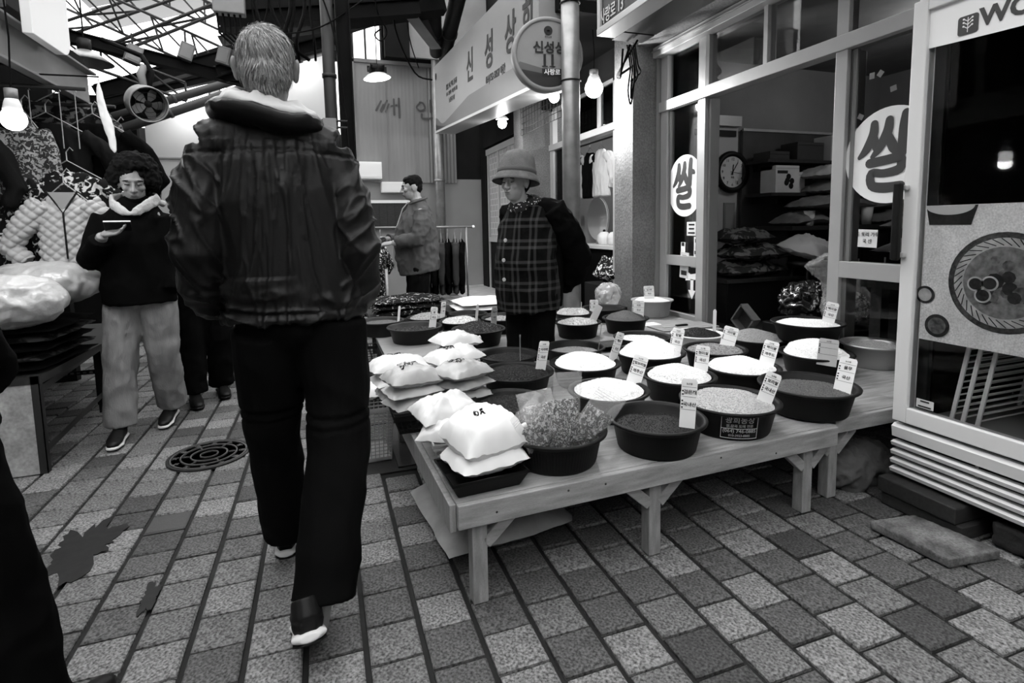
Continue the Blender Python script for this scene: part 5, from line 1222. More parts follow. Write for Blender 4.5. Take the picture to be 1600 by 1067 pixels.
# ---- woman looking at a phone
def phone_woman():
    f = V((.22, -1, -.28)); hc = (-1.0, 3.66, 1.485)
    mb = MB(); head_mb(mb, hc, f, .93, (-1.01, 3.70, 1.31))
    sh = [(-1.16, 3.69, 1.28), (-.87, 3.69, 1.28)]; arms = [((-1.235, 3.64, 1.02), (-1.12, 3.49, 1.185)), ((-.86, 3.7, 1.02), (-.885, 3.66, .9))]
    hips = [(-1.11, 3.7, .82), (-.94, 3.7, .82)]; legs = [((-1.15, 3.64, .45), (-1.165, 3.63, .1)), ((-.945, 3.73, .45), (-.96, 3.9, .12))]
    core(mb, (-1.03, 3.7, .88), (-1.02, 3.7, 1.2), sh, hips, arms, legs, (-1.01, 3.70, 1.33))
    hand_mb(mb, (-1.12, 3.475, 1.195), (.9, -.12, .12), (.05, -.45, .8), -1, .35, .95); hand_mb(mb, arms[1][1], (-.6, -.1, -.5), (1, 0, 0), 1, 1.0, .8)
    body = blob('person', mb, m_skin2, None, .005, 2)
    tag(body, 'curly-haired person in black coat reading a phone, pale corduroy trousers', 'person')
    face_parts(body, hc, f, .93)
    hb = MB().ell((-1.0, 3.69, 1.56), (.118, .115, .10)).ell((-1.085, 3.68, 1.52), (.05, .07, .075)).ell((-.915, 3.68, 1.515), (.05, .07, .08)).ell((-1.0, 3.73, 1.5), (.1, .08, .1)).ell((-1.0, 3.595, 1.572), (.075, .035, .03))
    blob('hair', hb, m_hairb, body, .006, 1, lambda c: .012 * noise.noise(V(c) * 38) + .007 * noise.noise(V(c) * 80))
    T = MB().tube([(-1.03, 3.69, .79), (-1.03, 3.69, .95), (-1.03, 3.69, 1.15), (-1.02, 3.69, 1.28), (-1.015, 3.7, 1.36), (-1.01, 3.7, 1.40)], [(.19, .14), (.185, .14), (.18, .135), (.165, .12), (.11, .09), (.07, .07)], 20, (1, 0, 0))
    T.tube([(-1.15, 3.69, 1.285), (-1.2, 3.67, 1.16), (-1.23, 3.63, 1.04), (-1.18, 3.56, 1.10), (-1.135, 3.505, 1.165)], [.075, .07, .068, .06, .052], 14)
    T.tube([(-.89, 3.69, 1.285), (-.855, 3.69, 1.15), (-.845, 3.69, 1.0), (-.865, 3.63, .86)], [.075, .068, .062, .055], 14)
    ck = blob('coat', T, m_coat, body, .009, 4, folds(.008, (7, 7, 5), 4))
    C_ = MB()
    for q in (-1, 1): C_.tube([(-1.01, 3.79, 1.40), (-1.01 + q * .08, 3.765, 1.40), (-1.01 + q * .112, 3.69, 1.388), (-1.01 + q * .085, 3.60, 1.355), (-1.0 + q * .03, 3.56, 1.315), (-1.0, 3.55, 1.30)], [(.03, .012), (.032, .013), (.034, .015), (.034, .013), (.026, .011), (.008, .008)], 10, (0, 0, 1))
    C_.ell((-.885, 3.72, 1.365), (.022, .03, .02))
    blob('hood_collar', C_, M('cream_fleece', .4, .9, bump=.4, bs=150), ck, .006, 2, folds(.004, (20, 20, 20), 2))
    MB().ell((-1.0, 3.67, 1.385), (.062, .062, .04)).obj('turtleneck', m_coat, body, True)
    P = MB().ell((-1.025, 3.7, .83), (.165, .12, .1)); P.tube([(-1.11, 3.7, .82), (-1.14, 3.66, .5), (-1.165, 3.635, .085)], [.098, .088, .082], 16); P.tube([(-.94, 3.7, .82), (-.945, 3.73, .5), (-.958, 3.885, .115)], [.098, .09, .085], 16)
    blob('trousers', P, m_cord, body, .009, 3, folds(.008, (8, 8, 6), 9))
    shoe(body, (-1.17, 3.66, .002), (-1.15, 3.43, .0), (0, 0, 1)); shoe(body, (-.965, 3.93, .03), (-.975, 3.71, .0), (0, 0, 1))
    ph = empty('smartphone', (-1.05, 3.46, 1.2), 'dark smartphone held tilted in the hand of curly-haired person', 'phone')
    R = Matrix.Rotation(.18, 3, 'Z') @ Matrix.Rotation(-.75, 3, 'X')
    MB().obox((-1.035, 3.455, 1.235), (.12, .07, .009), R).obj('case', m_black, ph, bevel=.003)
    MB().obox(V((-1.035, 3.455, 1.235)) + R @ V((0, 0, .0045)), (.112, .062, .001), R).obj('screen', M('phone_screen', .02, .1), ph)
    MB().obox(V((-1.035, 3.455, 1.235)) + R @ V((0, -.036, 0)), (.12, .003, .009), R).obj('lit_edge', m_alu, ph)  # pale strip paints the light caught along the phone's top edge
phone_woman()

# ---- vendor with felt hat, hands behind the back
def vendor():
    f = V((-.80, -.6, -.05)).normalized(); sd = f.cross(V((0, 0, 1)))      # sd: the person's right
    hc = V((1.145, 3.205, 1.465)); base = V((1.27, 3.29, 0))
    W = lambda a, b, z: base + f * a + sd * b + V((0, 0, z))
    mb = MB(); head_mb(mb, hc, f, .96, W(-.02, 0, 1.29))
    sh = [W(-.04, -.15, 1.24), W(-.04, .15, 1.24)]; arms = [(W(-.27, -.2, .97), W(-.28, -.04, .77)), (W(-.25, .2, .97), W(-.27, .05, .78))]; hips = [W(0, -.09, .75), W(0, .09, .75)]; legs = [(W(.02, -.09, .4), W(0, -.09, .06)), (W(.02, .09, .4), W(0, .09, .06))]
    core(mb, W(0, 0, .82), W(0, 0, 1.15), sh, hips, arms, legs, W(-.02, 0, 1.29))
    for s in (0, 1): hand_mb(mb, arms[s][1], sd * (1 if s == 0 else -1) + V((0, 0, -.4)), f * -1, 1, .6)
    body = blob('person', mb, m_skin, None, .005, 2)
    tag(body, 'elderly vendor in felt hat and plaid-front coat, hands behind the back', 'person')
    face_parts(body, hc, f, .96)
    R3 = Matrix((sd, f, V((0, 0, 1)))).transposed()
    T = MB().tube([W(.03, 0, .655), W(.035, 0, .8), W(.05, 0, 1.0), W(.025, 0, 1.2), W(-.01, 0, 1.30), W(-.02, 0, 1.34)], [(.2, .2), (.205, .21), (.2, .205), (.185, .17), (.15, .12), (.075, .08)], 22, tuple(sd))
    ct = blob('coat', T, m_plaid, body, .008, 4, folds(.016, (6, 6, 4), 12))
    for s in (-1, 1):
        A = MB().tube([W(-.03, s * .14, 1.30), W(-.11, s * .2, 1.16), W(-.24, s * .22, .97), W(-.29, s * .15, .85), W(-.30, s * .05, .76)], [.095, .1, .102, .098, .082], 16); A.ell(W(-.06, s * .09, 1.29), (.11, .11, .08))
        blob('sleeve', A, m_coat, ct, .009, 3, folds(.008, (9, 9, 9), 3 + s))
    Bk = MB().tube([W(-.06, 0, .66), W(-.07, 0, .9), W(-.06, 0, 1.2), W(-.05, 0, 1.34)], [(.19, .15), (.19, .15), (.18, .13), (.1, .09)], 18, tuple(sd)); blob('coat_back', Bk, m_coat, ct, .01, 3, folds(.006, (6, 6, 6), 8))
    for i, z in enumerate((1.12, 1.0, .88)): MB().lathe([(0, 0), (.012, 0), (.012, .004), (0, .005)], W(.258 if i else .235, .03, z), 12, R3 @ Matrix.Rotation(-math.pi / 2, 3, 'X')).obj('button', m_alu, ct)
    C_ = MB().ell(W(.03, 0, 1.345), (.098, .11, .05), R3).ell(W(.1, 0, 1.315), (.085, .06, .065), R3)
    blob('scarf', C_, m_scarf, body, .006, 2, folds(.012, (14, 14, 18), 6))
    HR = R3 @ Matrix.Rotation(.2, 3, 'X')
    hc2 = hc + V((.012, .006, .034))
    H = MB().lathe([(0, .168), (.04, .165), (.078, .15), (.102, .118), (.114, .07), (.119, .025), (.121, .018), (.13, .004), (.143, -.02), (.151, -.036), (.147, -.038), (.122, .0), (.114, .015), (.108, .06), (.09, .13), (0, .158)], hc2, 40, HR)
    ht = H.obj('hat', m_hat, body, True)
    MB().lathe([(.1195, .014), (.124, .016), (.1235, .04), (.119, .042)], hc2, 40, HR).obj('hat_band', M('felt_hat_dark', .07, .95), ht, True)
    blob('hair', MB().ell(hc + f * -.05 + V((0, 0, -.01)), (.075, .06, .07), R3), m_hairb, body, .008, 2)
    P = MB().ell(W(0, 0, .72), (.17, .15, .1), R3)
    for s in (-1, 1): P.tube([W(0, s * .085, .74), W(.015, s * .085, .4), W(0, s * .085, .06)], [.1, .085, .08], 14)
    blob('trousers', P, m_trou, body, .01, 3, folds(.006, (7, 7, 7), 2))
    for s in (-1, 1): shoe(body, W(-.06, s * .085, .002), W(.17, s * .09, .0), (0, 0, 1), white=False)
vendor()

# ---- man at the clothes rack, in profile
def rack_man():
    f = V((-1, .02, -.12)).normalized(); sd = f.cross(V((0, 0, 1))); base = V((.9, 5.5, 0)); hc = V((.865, 5.5, 1.595))
    W = lambda a, b, z: base + f * a + sd * b + V((0, 0, z))
    mb = MB(); head_mb(mb, hc, f, 1.03, W(-.02, 0, 1.42))
    sh = [W(-.03, -.18, 1.33), W(-.03, .18, 1.33)]; arms = [(W(.02, -.25, 1.07), W(.26, -.14, 1.08)), (W(.08, .24, 1.08), W(.30, .1, 1.12))]; hips = [W(0, -.1, .85), W(0, .1, .85)]; legs = [(W(.02, -.1, .45), W(0, -.1, .07)), (W(.02, .1, .45), W(0, .1, .07))]
    core(mb, W(0, 0, .9), W(0, 0, 1.25), sh, hips, arms, legs, W(-.02, 0, 1.42))
    hand_mb(mb, arms[0][1], (-.9, .3, -.1), (.1, .3, -.9), -1, .45, 1.1); hand_mb(mb, arms[1][1], (-.9, -.2, -.2), (0, -.6, -.6), 1, .5, 1.1)
    body = blob('person', mb, m_skin, None, .005, 2); tag(body, 'dark-haired person in grey zip jacket handling clothes beside rack', 'person'); face_parts(body, hc, f, 1.03)
    R3 = Matrix((sd, f, V((0, 0, 1)))).transposed()
    hb = MB().ell(hc + f * -.012 + V((0, 0, .04)), (.082, .1, .085), R3).ell(hc + f * -.06 + V((0, 0, -.005)), (.07, .05, .07), R3).ell(hc + f * .05 + V((0, 0, .078)), (.055, .035, .03), R3)
    blob('hair', hb, m_hairb, body, .006, 1, lambda c: .005 * noise.noise(V(c) * 40))
    T = MB().tube([W(-.02, 0, .74), W(.0, 0, .9), W(.01, 0, 1.1), W(-.01, 0, 1.28), W(-.02, 0, 1.38), W(-.01, 0, 1.47)], [(.2, .2), (.205, .225), (.205, .215), (.19, .17), (.14, .12), (.075, .08)], 20, tuple(sd))
    for s in (-1, 1):
        T.tube([W(-.03, s * .17, 1.34), W(-.02, s * .23, 1.2), W(.03, s * .25, 1.08), W(.15, s * .19, 1.08), W(.24 if s < 0 else .28, s * (.14 if s < 0 else .11), 1.085 if s < 0 else 1.12)], [.085, .082, .078, .066, .05], 14)
    def jf(c): return folds(.016, (7, 7, 5), 21)(c) + .006 * (.5 - abs(noise.noise(V((c.x * 9 + c.z * 9, c.y * 5, c.z * 9 - c.x * 8)))) * 2.2)
    jk = blob('jacket', T, m_shirt, body, .009, 3, jf)
    MB().tube([W(.07, .02, 1.46), W(.13, .02, 1.4), W(.2, .02, 1.22), W(.235, .02, 1.0), W(.225, .02, .8)], .006, 6).obj('zip', m_alu, jk)
    cl_ = MB().tube([W(-.015 + .085 * math.cos(a), .08 * math.sin(a), 1.455 - .025 * math.cos(a)) for a in [i * math.pi / 10 for i in range(20)]], (.014, .028), 8, ref=(0, 0, 1), closed=True); cl_.obj('collar', m_shirt, jk, True)
    P = MB().ell(W(0, 0, .81), (.16, .13, .1), R3)
    for s in (-1, 1): P.tube([W(0, s * .09, .8), W(.02, s * .09, .45), W(0, s * .09, .07)], [.11, .095, .085], 14)
    blob('trousers', P, m_trou, body, .01, 3, folds(.006, (7, 7, 7), 5))
    for s in (-1, 1): shoe(body, W(-.07, s * .09, .002), W(.19, s * .1, .0), (0, 0, 1), white=False)
rack_man()

# ---- two people in black, mostly out of sight
def dark_person(label, base, f, k=1.0, stride=(.1, .1)):
    f = V(f).normalized(); sd = f.cross(V((0, 0, 1))); base = V(base)
    W = lambda a, b, z: base + f * a * k + sd * b * k + V((0, 0, z * k))
    hc = W(.02, 0, 1.56)
    mb = MB(); head_mb(mb, hc, f, .98 * k, W(-.02, 0, 1.38)); sh = [W(0, -.17, 1.32), W(0, .17, 1.32)]
    arms = [(W(-.04, -.22, 1.06), W(.05, -.15, .92)), (W(-.04, .22, 1.06), W(.05, .15, .92))]; hips = [W(0, -.09, .84), W(0, .09, .84)]; legs = [(W(.04, -.09, .45), W(-.05, -.09, .08)), (W(.03 + stride[0] * .3, .05 + stride[1] * .5, .45), W(stride[0], stride[1], .08))]
    core(mb, W(0, 0, .9), W(0, 0, 1.25), sh, hips, arms, legs, W(-.02, 0, 1.4))
    for s in (0, 1): hand_mb(mb, arms[s][1], (f - sd * (-.5 if s == 0 else .5) - V((0, 0, .6))), sd * (1 if s == 0 else -1), 1, .8, .8)
    body = blob('person', mb, m_skin2, None, .006, 2); tag(body, label, 'person'); face_parts(body, hc, f, .98 * k)
    R3 = Matrix((sd, f, V((0, 0, 1)))).transposed()
    blob('hair', MB().ell(hc + f * -.015 + V((0, 0, .035)), (.084, .1, .088), R3).ell(hc + f * -.05 + V((0, 0, -.02)), (.07, .05, .07), R3), m_hairb, body, .008, 2)
    T = MB().tube([W(0, 0, .78), W(0, 0, 1.0), W(0, 0, 1.25), W(0, 0, 1.36), W(0, 0, 1.44)], [(.2, .15), (.2, .155), (.19, .14), (.14, .11), (.075, .075)], 20, tuple(sd))
    for s in (-1, 1): T.tube([W(0, s * .16, 1.33), W(-.03, s * .23, 1.2), W(-.04, s * .24, 1.05), W(.06, s * .18, .9)], [.08, .078, .072, .06], 14)
    blob('coat', T, m_coat, body, .01, 3, folds(.008, (7, 7, 6), 31))
    P = MB().ell(W(0, 0, .82), (.175, .13, .12), R3)
    P.tube([hips[0], legs[0][0], legs[0][1]], [.105, .092, .085], 14); P.tube([hips[1], legs[1][0], legs[1][1]], [.105, .092, .085], 14)
    blob('trousers', P, m_coat, body, .01, 3, folds(.007, (7, 7, 7), 15))
    for q, b in ((0, -.09), (1, .1)): shoe(body, legs[q][1] - f * .06 + V((0, 0, -.078 * k)), legs[q][1] + f * .2 + V((0, 0, -.08 * k)), (0, 0, 1), white=False)
    return body
dark_person('person in all black standing behind the curly-haired one', (-.83, 4.33, 0), (.3, -1, 0), .98)
dark_person('person in black at the left edge of the frame, closest to camera', (-.865, 1.44, 0), (.5, .86, 0), 1.0, (.08, .165))
# ---------------------------------------------------------------- signs on the right
m_signw = M('sign_face', .2, .45, var=.06, vs=1.5); m_signd = M('sign_dark', .015, .4); m_signg = M('sign_wave', .09, .45); m_bulb = emis('bulb_glow', .9, 22); m_tubeg = emis('tube_glow', .9, 8); m_shadeg = emis('lamp_glow', .9, 14)
# long board of the grain merchant: rises slightly toward its far end
A0 = V((1.8, 8.74, 2.70)); B0 = V((1.8, 4.38, 2.387)); Hs = V((0, 0, 1.01)); ls = empty('shop_sign', (1.8, 6.5, 2.4), 'long pale box sign with black 신성상회 lettering', 'sign')
run = (B0 - A0); Lr = run.length; rd = run.normalized(); dep = V((.25, 0, 0))
MB().add([A0, B0, B0 + Hs, A0 + Hs, A0 + dep, B0 + dep, B0 + dep + Hs, A0 + dep + Hs], [(0, 1, 2, 3), (7, 6, 5, 4), (0, 4, 5, 1), (1, 5, 6, 2), (2, 6, 7, 3), (3, 7, 4, 0)]).obj('box', m_signw, ls, bevel=.004)
def on_sign(t, z, out=.004): return A0 + rd * t + V((-out, 0, z))
upS = V((0, 0, 1))
prf = [(t, .06 + .16 * math.exp(-((t - .0) / .35) ** 2) + .20 * min(1, max(0, t - .45) / 1.6) - .0) for t in [i * .1 for i in range(int(Lr * 10))]]
MB().prism([(0, 0), (Lr, 0)] + [(t, z) for t, z in prf[::-1]], on_sign(0, 0, .002), rd, upS, .001).obj('wave_print', m_signg, ls)
MB().prism([(0, 0), (.9, 0)] + [(t, .13 - .12 * (t / .9) ** .6) for t in [.9 - i * .1 for i in range(10)]], on_sign(0, 0, .004), rd, upS, .001).obj('wave_print', m_signd, ls)
for i, (ch_, t) in enumerate((('신', 2.15), ('성', 2.95), ('상', 3.65), ('회', 4.12))): text('lettering', ch_, .40, on_sign(t, .57), rd, upS, m_ink, ls, bold=.009, sx=.9 if i < 3 else .8)
for i, (s_, sz, z_) in enumerate((('찹쌀, 보리, 백미, 잡곡류', .085, .55), ('누룩 · 고춧가루 · 미숫가루 도매', .065, .45), ('농 협 직 거 래', .075, .35))): text('small_lettering', s_, sz, on_sign(1.15, z_), rd, upS, m_ink, ls, bold=.0015, sx=.8)['kind'] = 'stuff'
text('phone_number', '064)752-5057/ 야간', .105, on_sign(3.15, .30), rd, upS, m_ink, ls, bold=.002, sx=.8)
MB().lathe([(0, 0), (.05, 0), (.05, .002), (0, .002)], on_sign(.12, .84), 20, Matrix.Rotation(-math.pi / 2, 3, 'Y')).obj('emblem', m_ink, ls)
MB().add([A0 + V((-.02, 0, -.02)), B0 + V((-.02, 0, -.02)), B0 + V((.3, 0, -.02)), A0 + V((.3, 0, -.02)), A0 + V((-.02, 0, .012)), B0 + V((-.02, 0, .012)), B0 + V((.3, 0, .012)), A0 + V((.3, 0, .012))],
         [(0, 3, 2, 1), (4, 5, 6, 7), (0, 1, 5, 4), (1, 2, 6, 5), (2, 3, 7, 6), (3, 0, 4, 7)]).obj('bottom_rail', m_alu, ls)
# street-number box sign, nearer
ns = empty('number_sign', (1.95, 2.6, 2.46), 'dark box sign reading 사랑로 13 above the benches', 'sign')
MB().box((1.86, .9, 2.52), (2.3, 3.42, 3.3)).obj('box', m_signd, ns, bevel=.004); MB().box((1.84, .9, 2.475), (1.98, 3.44, 2.52)).obj('bottom_rail', m_alu, ns, bevel=.004)
MB().box((1.845, 3.40, 2.5), (1.862, 3.44, 3.3)).obj('edge_trim', m_alu, ns); MB().box((2.05, 3.44, 2.52), (2.3, 3.6, 3.2)).obj('end_box', m_steeld, ns)
text('lettering', '사랑로 13', .105, (1.855, 3.266, 2.577), (0, -1, 0), (0, 0, 1), M('number_print', .5, .6), ns, bold=.001, sx=.72)
# sign pole and round sign
pole = empty('sign_pole', (1.957, 4.10, 0), 'thick grey metal pole carrying the round sign', 'pole')
MB().tube([(1.957, 4.10, 0), (1.957, 4.10, 3.9)], .073, 28).obj('tube', m_galv, pole, True); MB().lathe([(0, 0), (.13, 0), (.13, .012), (.08, .02), (0, .02)], (1.957, 4.10, 0), 24).obj('base_plate', m_galv, pole)
for z in (2.35, 2.95): MB().tube([(1.957 + .078 * math.cos(a), 4.10 + .078 * math.sin(a), z) for a in [i * math.pi / 10 for i in range(20)]], .006, 6, closed=True).obj('clamp', m_steeld, pole)
rs = empty('round_sign', (1.83, 4.26, 2.3), 'round projecting sign reading 신성상회 11 fixed to the pole', 'sign')
rc = V((1.823, 4.265, 2.584)); fdir = V((-.15, -1, 0)).normalized(); rx = V((-fdir.y, fdir.x, 0)); rx = rx if rx.x > 0 else -rx
Rr = Matrix((rx, V((0, 0, 1)), rx.cross(V((0, 0, 1))))).transposed()
Rr2 = Matrix((rx, V((0, 0, 1)), rx.cross(V((0, 0, 1))))).transposed()
MB().lathe([(0, -.05), (.29, -.05), (.297, -.04), (.297, .04), (.285, .05), (.265, .052), (.262, .04), (0, .04)], rc, 56, Rr).obj('drum', M('sign_drum', .2, .45), rs, True)
nn_ = rx.cross(V((0, 0, 1)))
MB().lathe([(0, 0), (.262, 0), (.262, .002), (0, .002)], rc + nn_ * .041, 56, Rr).obj('face', m_signw, rs)
zup = V((0, 0, 1))
def seg(y0f, mat, o, r=.26):
    pts = [(r * math.cos(a), r * math.sin(a)) for a in [math.pi + i * math.pi / 30 for i in range(31)]]
    pts = [p for p in pts if p[1] < y0f(p[0])]; top = [(x, y0f(x)) for x in [r * .93 - i * r * .0775 for i in range(25)] if y0f(x) > -math.sqrt(max(0, r * r - x * x))]
    MB().prism(pts + top, rc + nn_ * (.044 + o), rx, zup, .0008).obj('wave_print', mat, rs)
seg(lambda x: -.06 - .25 * (x + .26) + .12 * max(0, x) , m_signg, 0); seg(lambda x: -.10 - .16 * (x + .26) - .02, m_signd, .002)
text('lettering', '신성상회', .10, rc + nn_ * .05 + zup * .045 + rx * .055, rx, zup, m_ink, rs, bold=.003); text('number', '11', .13, rc + nn_ * .05 - zup * .055 + rx * .0, rx, zup, m_ink, rs, bold=.004)
for q in (-.032, .032): MB().prism([(-.024, -.004), (.024, -.004), (.024, .004), (-.024, .004)], rc + nn_ * .05 - zup * .098 + rx * q, rx, zup, .001).obj('serif', m_ink, rs)
MB().prism([(-.085, -.03), (.085, -.03), (.085, .03), (-.085, .03)], rc + nn_ * .048 - zup * .145 + rx * .03, rx, zup, .001).obj('plaque', m_ink, rs); text('plaque_lettering', '사랑로', .05, rc + nn_ * .051 - zup * .145 + rx * .03, rx, zup, m_white, rs, bold=.001)
MB().lathe([(.022, 0), (.036, 0), (.036, .001), (.022, .001)], rc + nn_ * .047 + zup * .185 + rx * .0, 24, Rr).obj('emblem_ring', m_ink, rs); MB().ell(rc + nn_ * .047 + zup * .185, (.014, .002, .018), Rr).obj('emblem_drop', m_ink, rs); text('emblem_lettering', '한국농협', .016, rc + nn_ * .048 + zup * .135, rx, zup, m_ink, rs)
for z in (2.5, 2.75): MB().tube([(1.95, 4.23, z), (1.957, 4.12, z)], .012, 8).obj('bracket', m_steeld, rs)

# ---------------------------------------------------------------- lamps
def bulb_lamp(name, label, p, r, power, hang, group='bare bulbs', shade=False, cap=m_white):
    p = V(p); e = empty(name, p, label, 'lamp', group)
    MB().ell(p, (r, r, r * 1.05), None, 24, 14).obj('bulb', m_bulb, e, True)
    MB().lathe([(0, .06), (r * .45, .055), (r * .62, .03), (r * .75, 0), (r * .5, -.012), (0, -.012)], p + V((0, 0, r * .85)), 24).obj('cap', cap, e, True)
    MB().lathe([(0, .0), (r * .5, 0), (r * .5, .05), (0, .05)], p + V((0, 0, r * .85 + .045)), 18).obj('socket', m_aludark, e, True)
    MB().tube([p + V((0, 0, r + .08)), p + V((.01, .01, hang * .6)), p + V((0, .02, hang))], .004, 6).obj('cord', m_blackm, e)
    if shade: MB().lathe([(.03, .05), (.06, .03), (.085, .0), (.08, .0), (.05, .03)], p + V((0, 0, r * .9)), 28).obj('shade', m_white, e, True)
    l = point_light('lamp_light', p - V((0, 0, r + .02)), power, .05); setpar(l, e)
    return e
bulb_lamp('bulb_lamp', 'large bare globe bulb right of the sign pole', (2.450, 4.634, 2.451), .082, 130, .53)
bulb_lamp('bulb_lamp', 'bare bulb glowing below the round sign', (2.12, 4.80, 2.39), .05, 14, .59)
bulb_lamp('bulb_lamp', 'small shaded bulb under the long sign, furthest', (2.3, 6.9, 2.53), .06, 14, .45, shade=True)
bulb_lamp('bulb_lamp', 'bulb hanging among clothes at left stall', (-1.33, 3.2, 1.735), .05, 9, .62, 'stall bulbs')
# industrial lamp hanging before the sheet wall
hl = empty('pendant_lamp', (.72, 6.9, 2.96), 'industrial pendant lamp hanging before the sheet wall', 'lamp')
Rl = Matrix.Rotation(-.12, 3, 'Y'); pl = V((.72, 6.9, 3.0))
MB().lathe([(.0, .07), (.06, .06), (.11, .04), (.155, .005), (.165, -.005), (.158, -.006), (.1, .03), (0, .05)], pl, 36, Rl).obj('shade', m_white, hl, True)
MB().lathe([(0, 0), (.155, 0), (.155, .004), (0, .004)], pl + V((0, 0, -.006)), 36, Rl).obj('diffuser', m_shadeg, hl, True)
MB().lathe([(0, 0), (.08, 0), (.1, .03), (.1, .06), (.07, .09), (0, .09)], pl + V((0, 0, .055)), 20, Rl).obj('housing', m_black, hl, True)
for k in range(8):
    a = k * math.pi / 4; MB().obox(pl + V((.1 * math.cos(a), .1 * math.sin(a), .1)), (.03, .01, .07), Matrix.Rotation(a, 3, 'Z')).obj('cooling_fin', m_black, hl)
MB().tube([pl + V((0, 0, .14)), pl + V((0, 0, 1.4))], .005, 6).obj('cable', m_blackm, hl)
l = point_light('lamp_light', pl - V((0, 0, .06)), 45, .12); setpar(l, hl)
# lamp with mesh shade over the left stall
lm = empty('pendant_lamp', (-1.8, 5.6, 2.62), 'grey domed lamp under the roof above left stall', 'lamp')
MB().lathe([(.05, .1), (.12, .06), (.2, .0), (.19, .0), (.1, .05), (.04, .08)], (-1.80, 5.6, 2.62), 32).obj('shade', m_galv, lm, True); MB().lathe([(0, 0), (.05, 0), (.05, .1), (0, .1)], (-1.80, 5.6, 2.71), 16).obj('housing', m_black, lm, True); MB().tube([(-1.80, 5.6, 2.81), (-1.80, 5.6, 4.5)], .006).obj('cable', m_blackm, lm)
# tube lights along the sloping edge of the white wall
for i in range(3):
    t0 = .06 + i * .33; a = V((-2.05, 8.3, 2.66)).lerp(V((.15, 8.3, 3.68)), t0); b = V((-2.05, 8.3, 2.66)).lerp(V((.15, 8.3, 3.68)), t0 + .27)
    e = empty('tube_light', a, ('lowest', 'middle', 'highest')[i] + ' fluorescent tube along the sloping edge of white wall', 'lamp', 'tube lights')
    MB().tube([a, b], .018, 10).obj('tube', m_tubeg, e, True); MB().bar(a + V((0, 0, .04)), b + V((0, 0, .04)), .06, .03).obj('batten', m_white, e)
    for q in (a, b): MB().obox(q, (.02, .05, .06)).obj('end_cap', m_aludark, e); MB().tube([q + V((0, 0, .05)), q + V((0, -.1, .3))], .005, 6).obj('hanger_wire', m_steeld, e)
    l = bpy.data.lights.new('tube_area', 'POINT'); l.energy = 14; l.shadow_soft_size = .12; o = bpy.data.objects.new('lamp_light', l); o.location = (a + b) / 2 + V((0, -.06, -.05)); COL.objects.link(o); setpar(o, e)

# ---------------------------------------------------------------- posts, pipes, ducts and cables overhead
def pipe(name, label, pts, r, mat, cat='pipe', group=None, n=16, rings=()):
    o = MB().tube(pts, r, n).obj(name, mat, None, True); tag(o, label, cat, group)
    for (p, d) in rings:
        MB().lathe([(r, -.02), (r * 1.15, -.02), (r * 1.15, .02), (r, .02)], p, n, V((0, 0, 1)).rotation_difference(V(d)).to_matrix()).obj('collar', mat, o, True)
    return o
pipe('steel_post', 'round grey steel post left of the sheet wall', [(.15, 6, 0), (.15, 6, 4.6)], .062, m_steeld, 'post', rings=(((.15, 6, 2.75), (0, 0, 1)), ((.15, 6, 1.5), (0, 0, 1))))
hp_ = empty('steel_column', (.3, 6.05, 0), 'dark H-section steel column beside the round post', 'post')
MB().box((.235, 6.0, 0), (.25, 6.14, 4.6)).obj('flange', m_dark, hp_); MB().box((.365, 6.0, 0), (.38, 6.14, 4.6)).obj('flange', m_dark, hp_); MB().box((.25, 6.06, 0), (.365, 6.075, 4.6)).obj('web', m_dark, hp_); MB().box((.2, 5.97, 0), (.4, 6.17, .015)).obj('base_plate', m_dark, hp_)
jb = empty('junction_box', (.1, 5.9, 2.2), 'small junction box with conduits clamped on the round post', 'box')
MB().box((.06, 5.88, 2.2), (.19, 5.94, 2.31)).obj('box', m_steel, jb, bevel=.004)
for z in (2.225, 2.29): MB().tube([(-.1, 5.91, z), (.3, 5.91, z)], .012, 8).obj('conduit', m_steeld, jb)
pipe('drain_pipe', 'pale vertical drainpipe before the sheet wall', [(1.98, 9.45, 0), (1.98, 9.45, 5.0)], .085, m_galv, rings=(((1.98, 9.45, 2.0), (0, 0, 1)),))
for i, (a, b, r, lb) in enumerate((((1.3, 6.3, 4.3), (1.85, 8.8, 3.95), .10, 'left fat black duct overhead'), ((1.75, 6.2, 4.4), (2.0, 8.9, 3.95), .11, 'right fat black duct overhead'), ((-.9, 6.6, 2.83), (.1, 6.4, 3.14), .07, 'roll of black duct beside round post'), ((-2.4, 7.6, 2.3), (-.3, 7.9, 3.25), .055, 'long sloping pipe over the white wall'), ((-2.4, 7.7, 2.5), (-.2, 8.0, 3.42), .05, 'second sloping pipe over the white wall'))):
    pipe('duct', lb, [a, b], r, m_steeld if i < 3 else M('pipe_grey', .05, .5), 'duct', 'overhead ducts', rings=((V(a).lerp(V(b), .35), V(b) - V(a)), (V(a).lerp(V(b), .75), V(b) - V(a))))
def beam(label, a, b, w_, h_, mat, name='roof_beam'):
    e = MB().bar(a, b, w_, h_).obj(name, mat, None, bevel=.004); tag(e, label, 'beam', 'roof beams')
    MB().bar(V(a) + V((0, 0, h_ / 2)), V(b) + V((0, 0, h_ / 2)), w_ * 1.6, .012).obj('flange', mat, e); MB().bar(V(a) - V((0, 0, h_ / 2)), V(b) - V((0, 0, h_ / 2)), w_ * 1.6, .012).obj('flange', mat, e)
beam('dark beam sagging across the skylight', (-2.6, 6.3, 3.12), (-.55, 6.7, 2.78), .08, .10, m_dark)
beam('dark cross beam above the walking man', (-.95, 6.6, 2.86), (.25, 6.3, 3.2), .1, .12, m_dark)
beam('pale steel beam above the sheet wall', (.85, 6.4, 3.95), (1.75, 8.3, 3.95), .1, .2, m_steel)
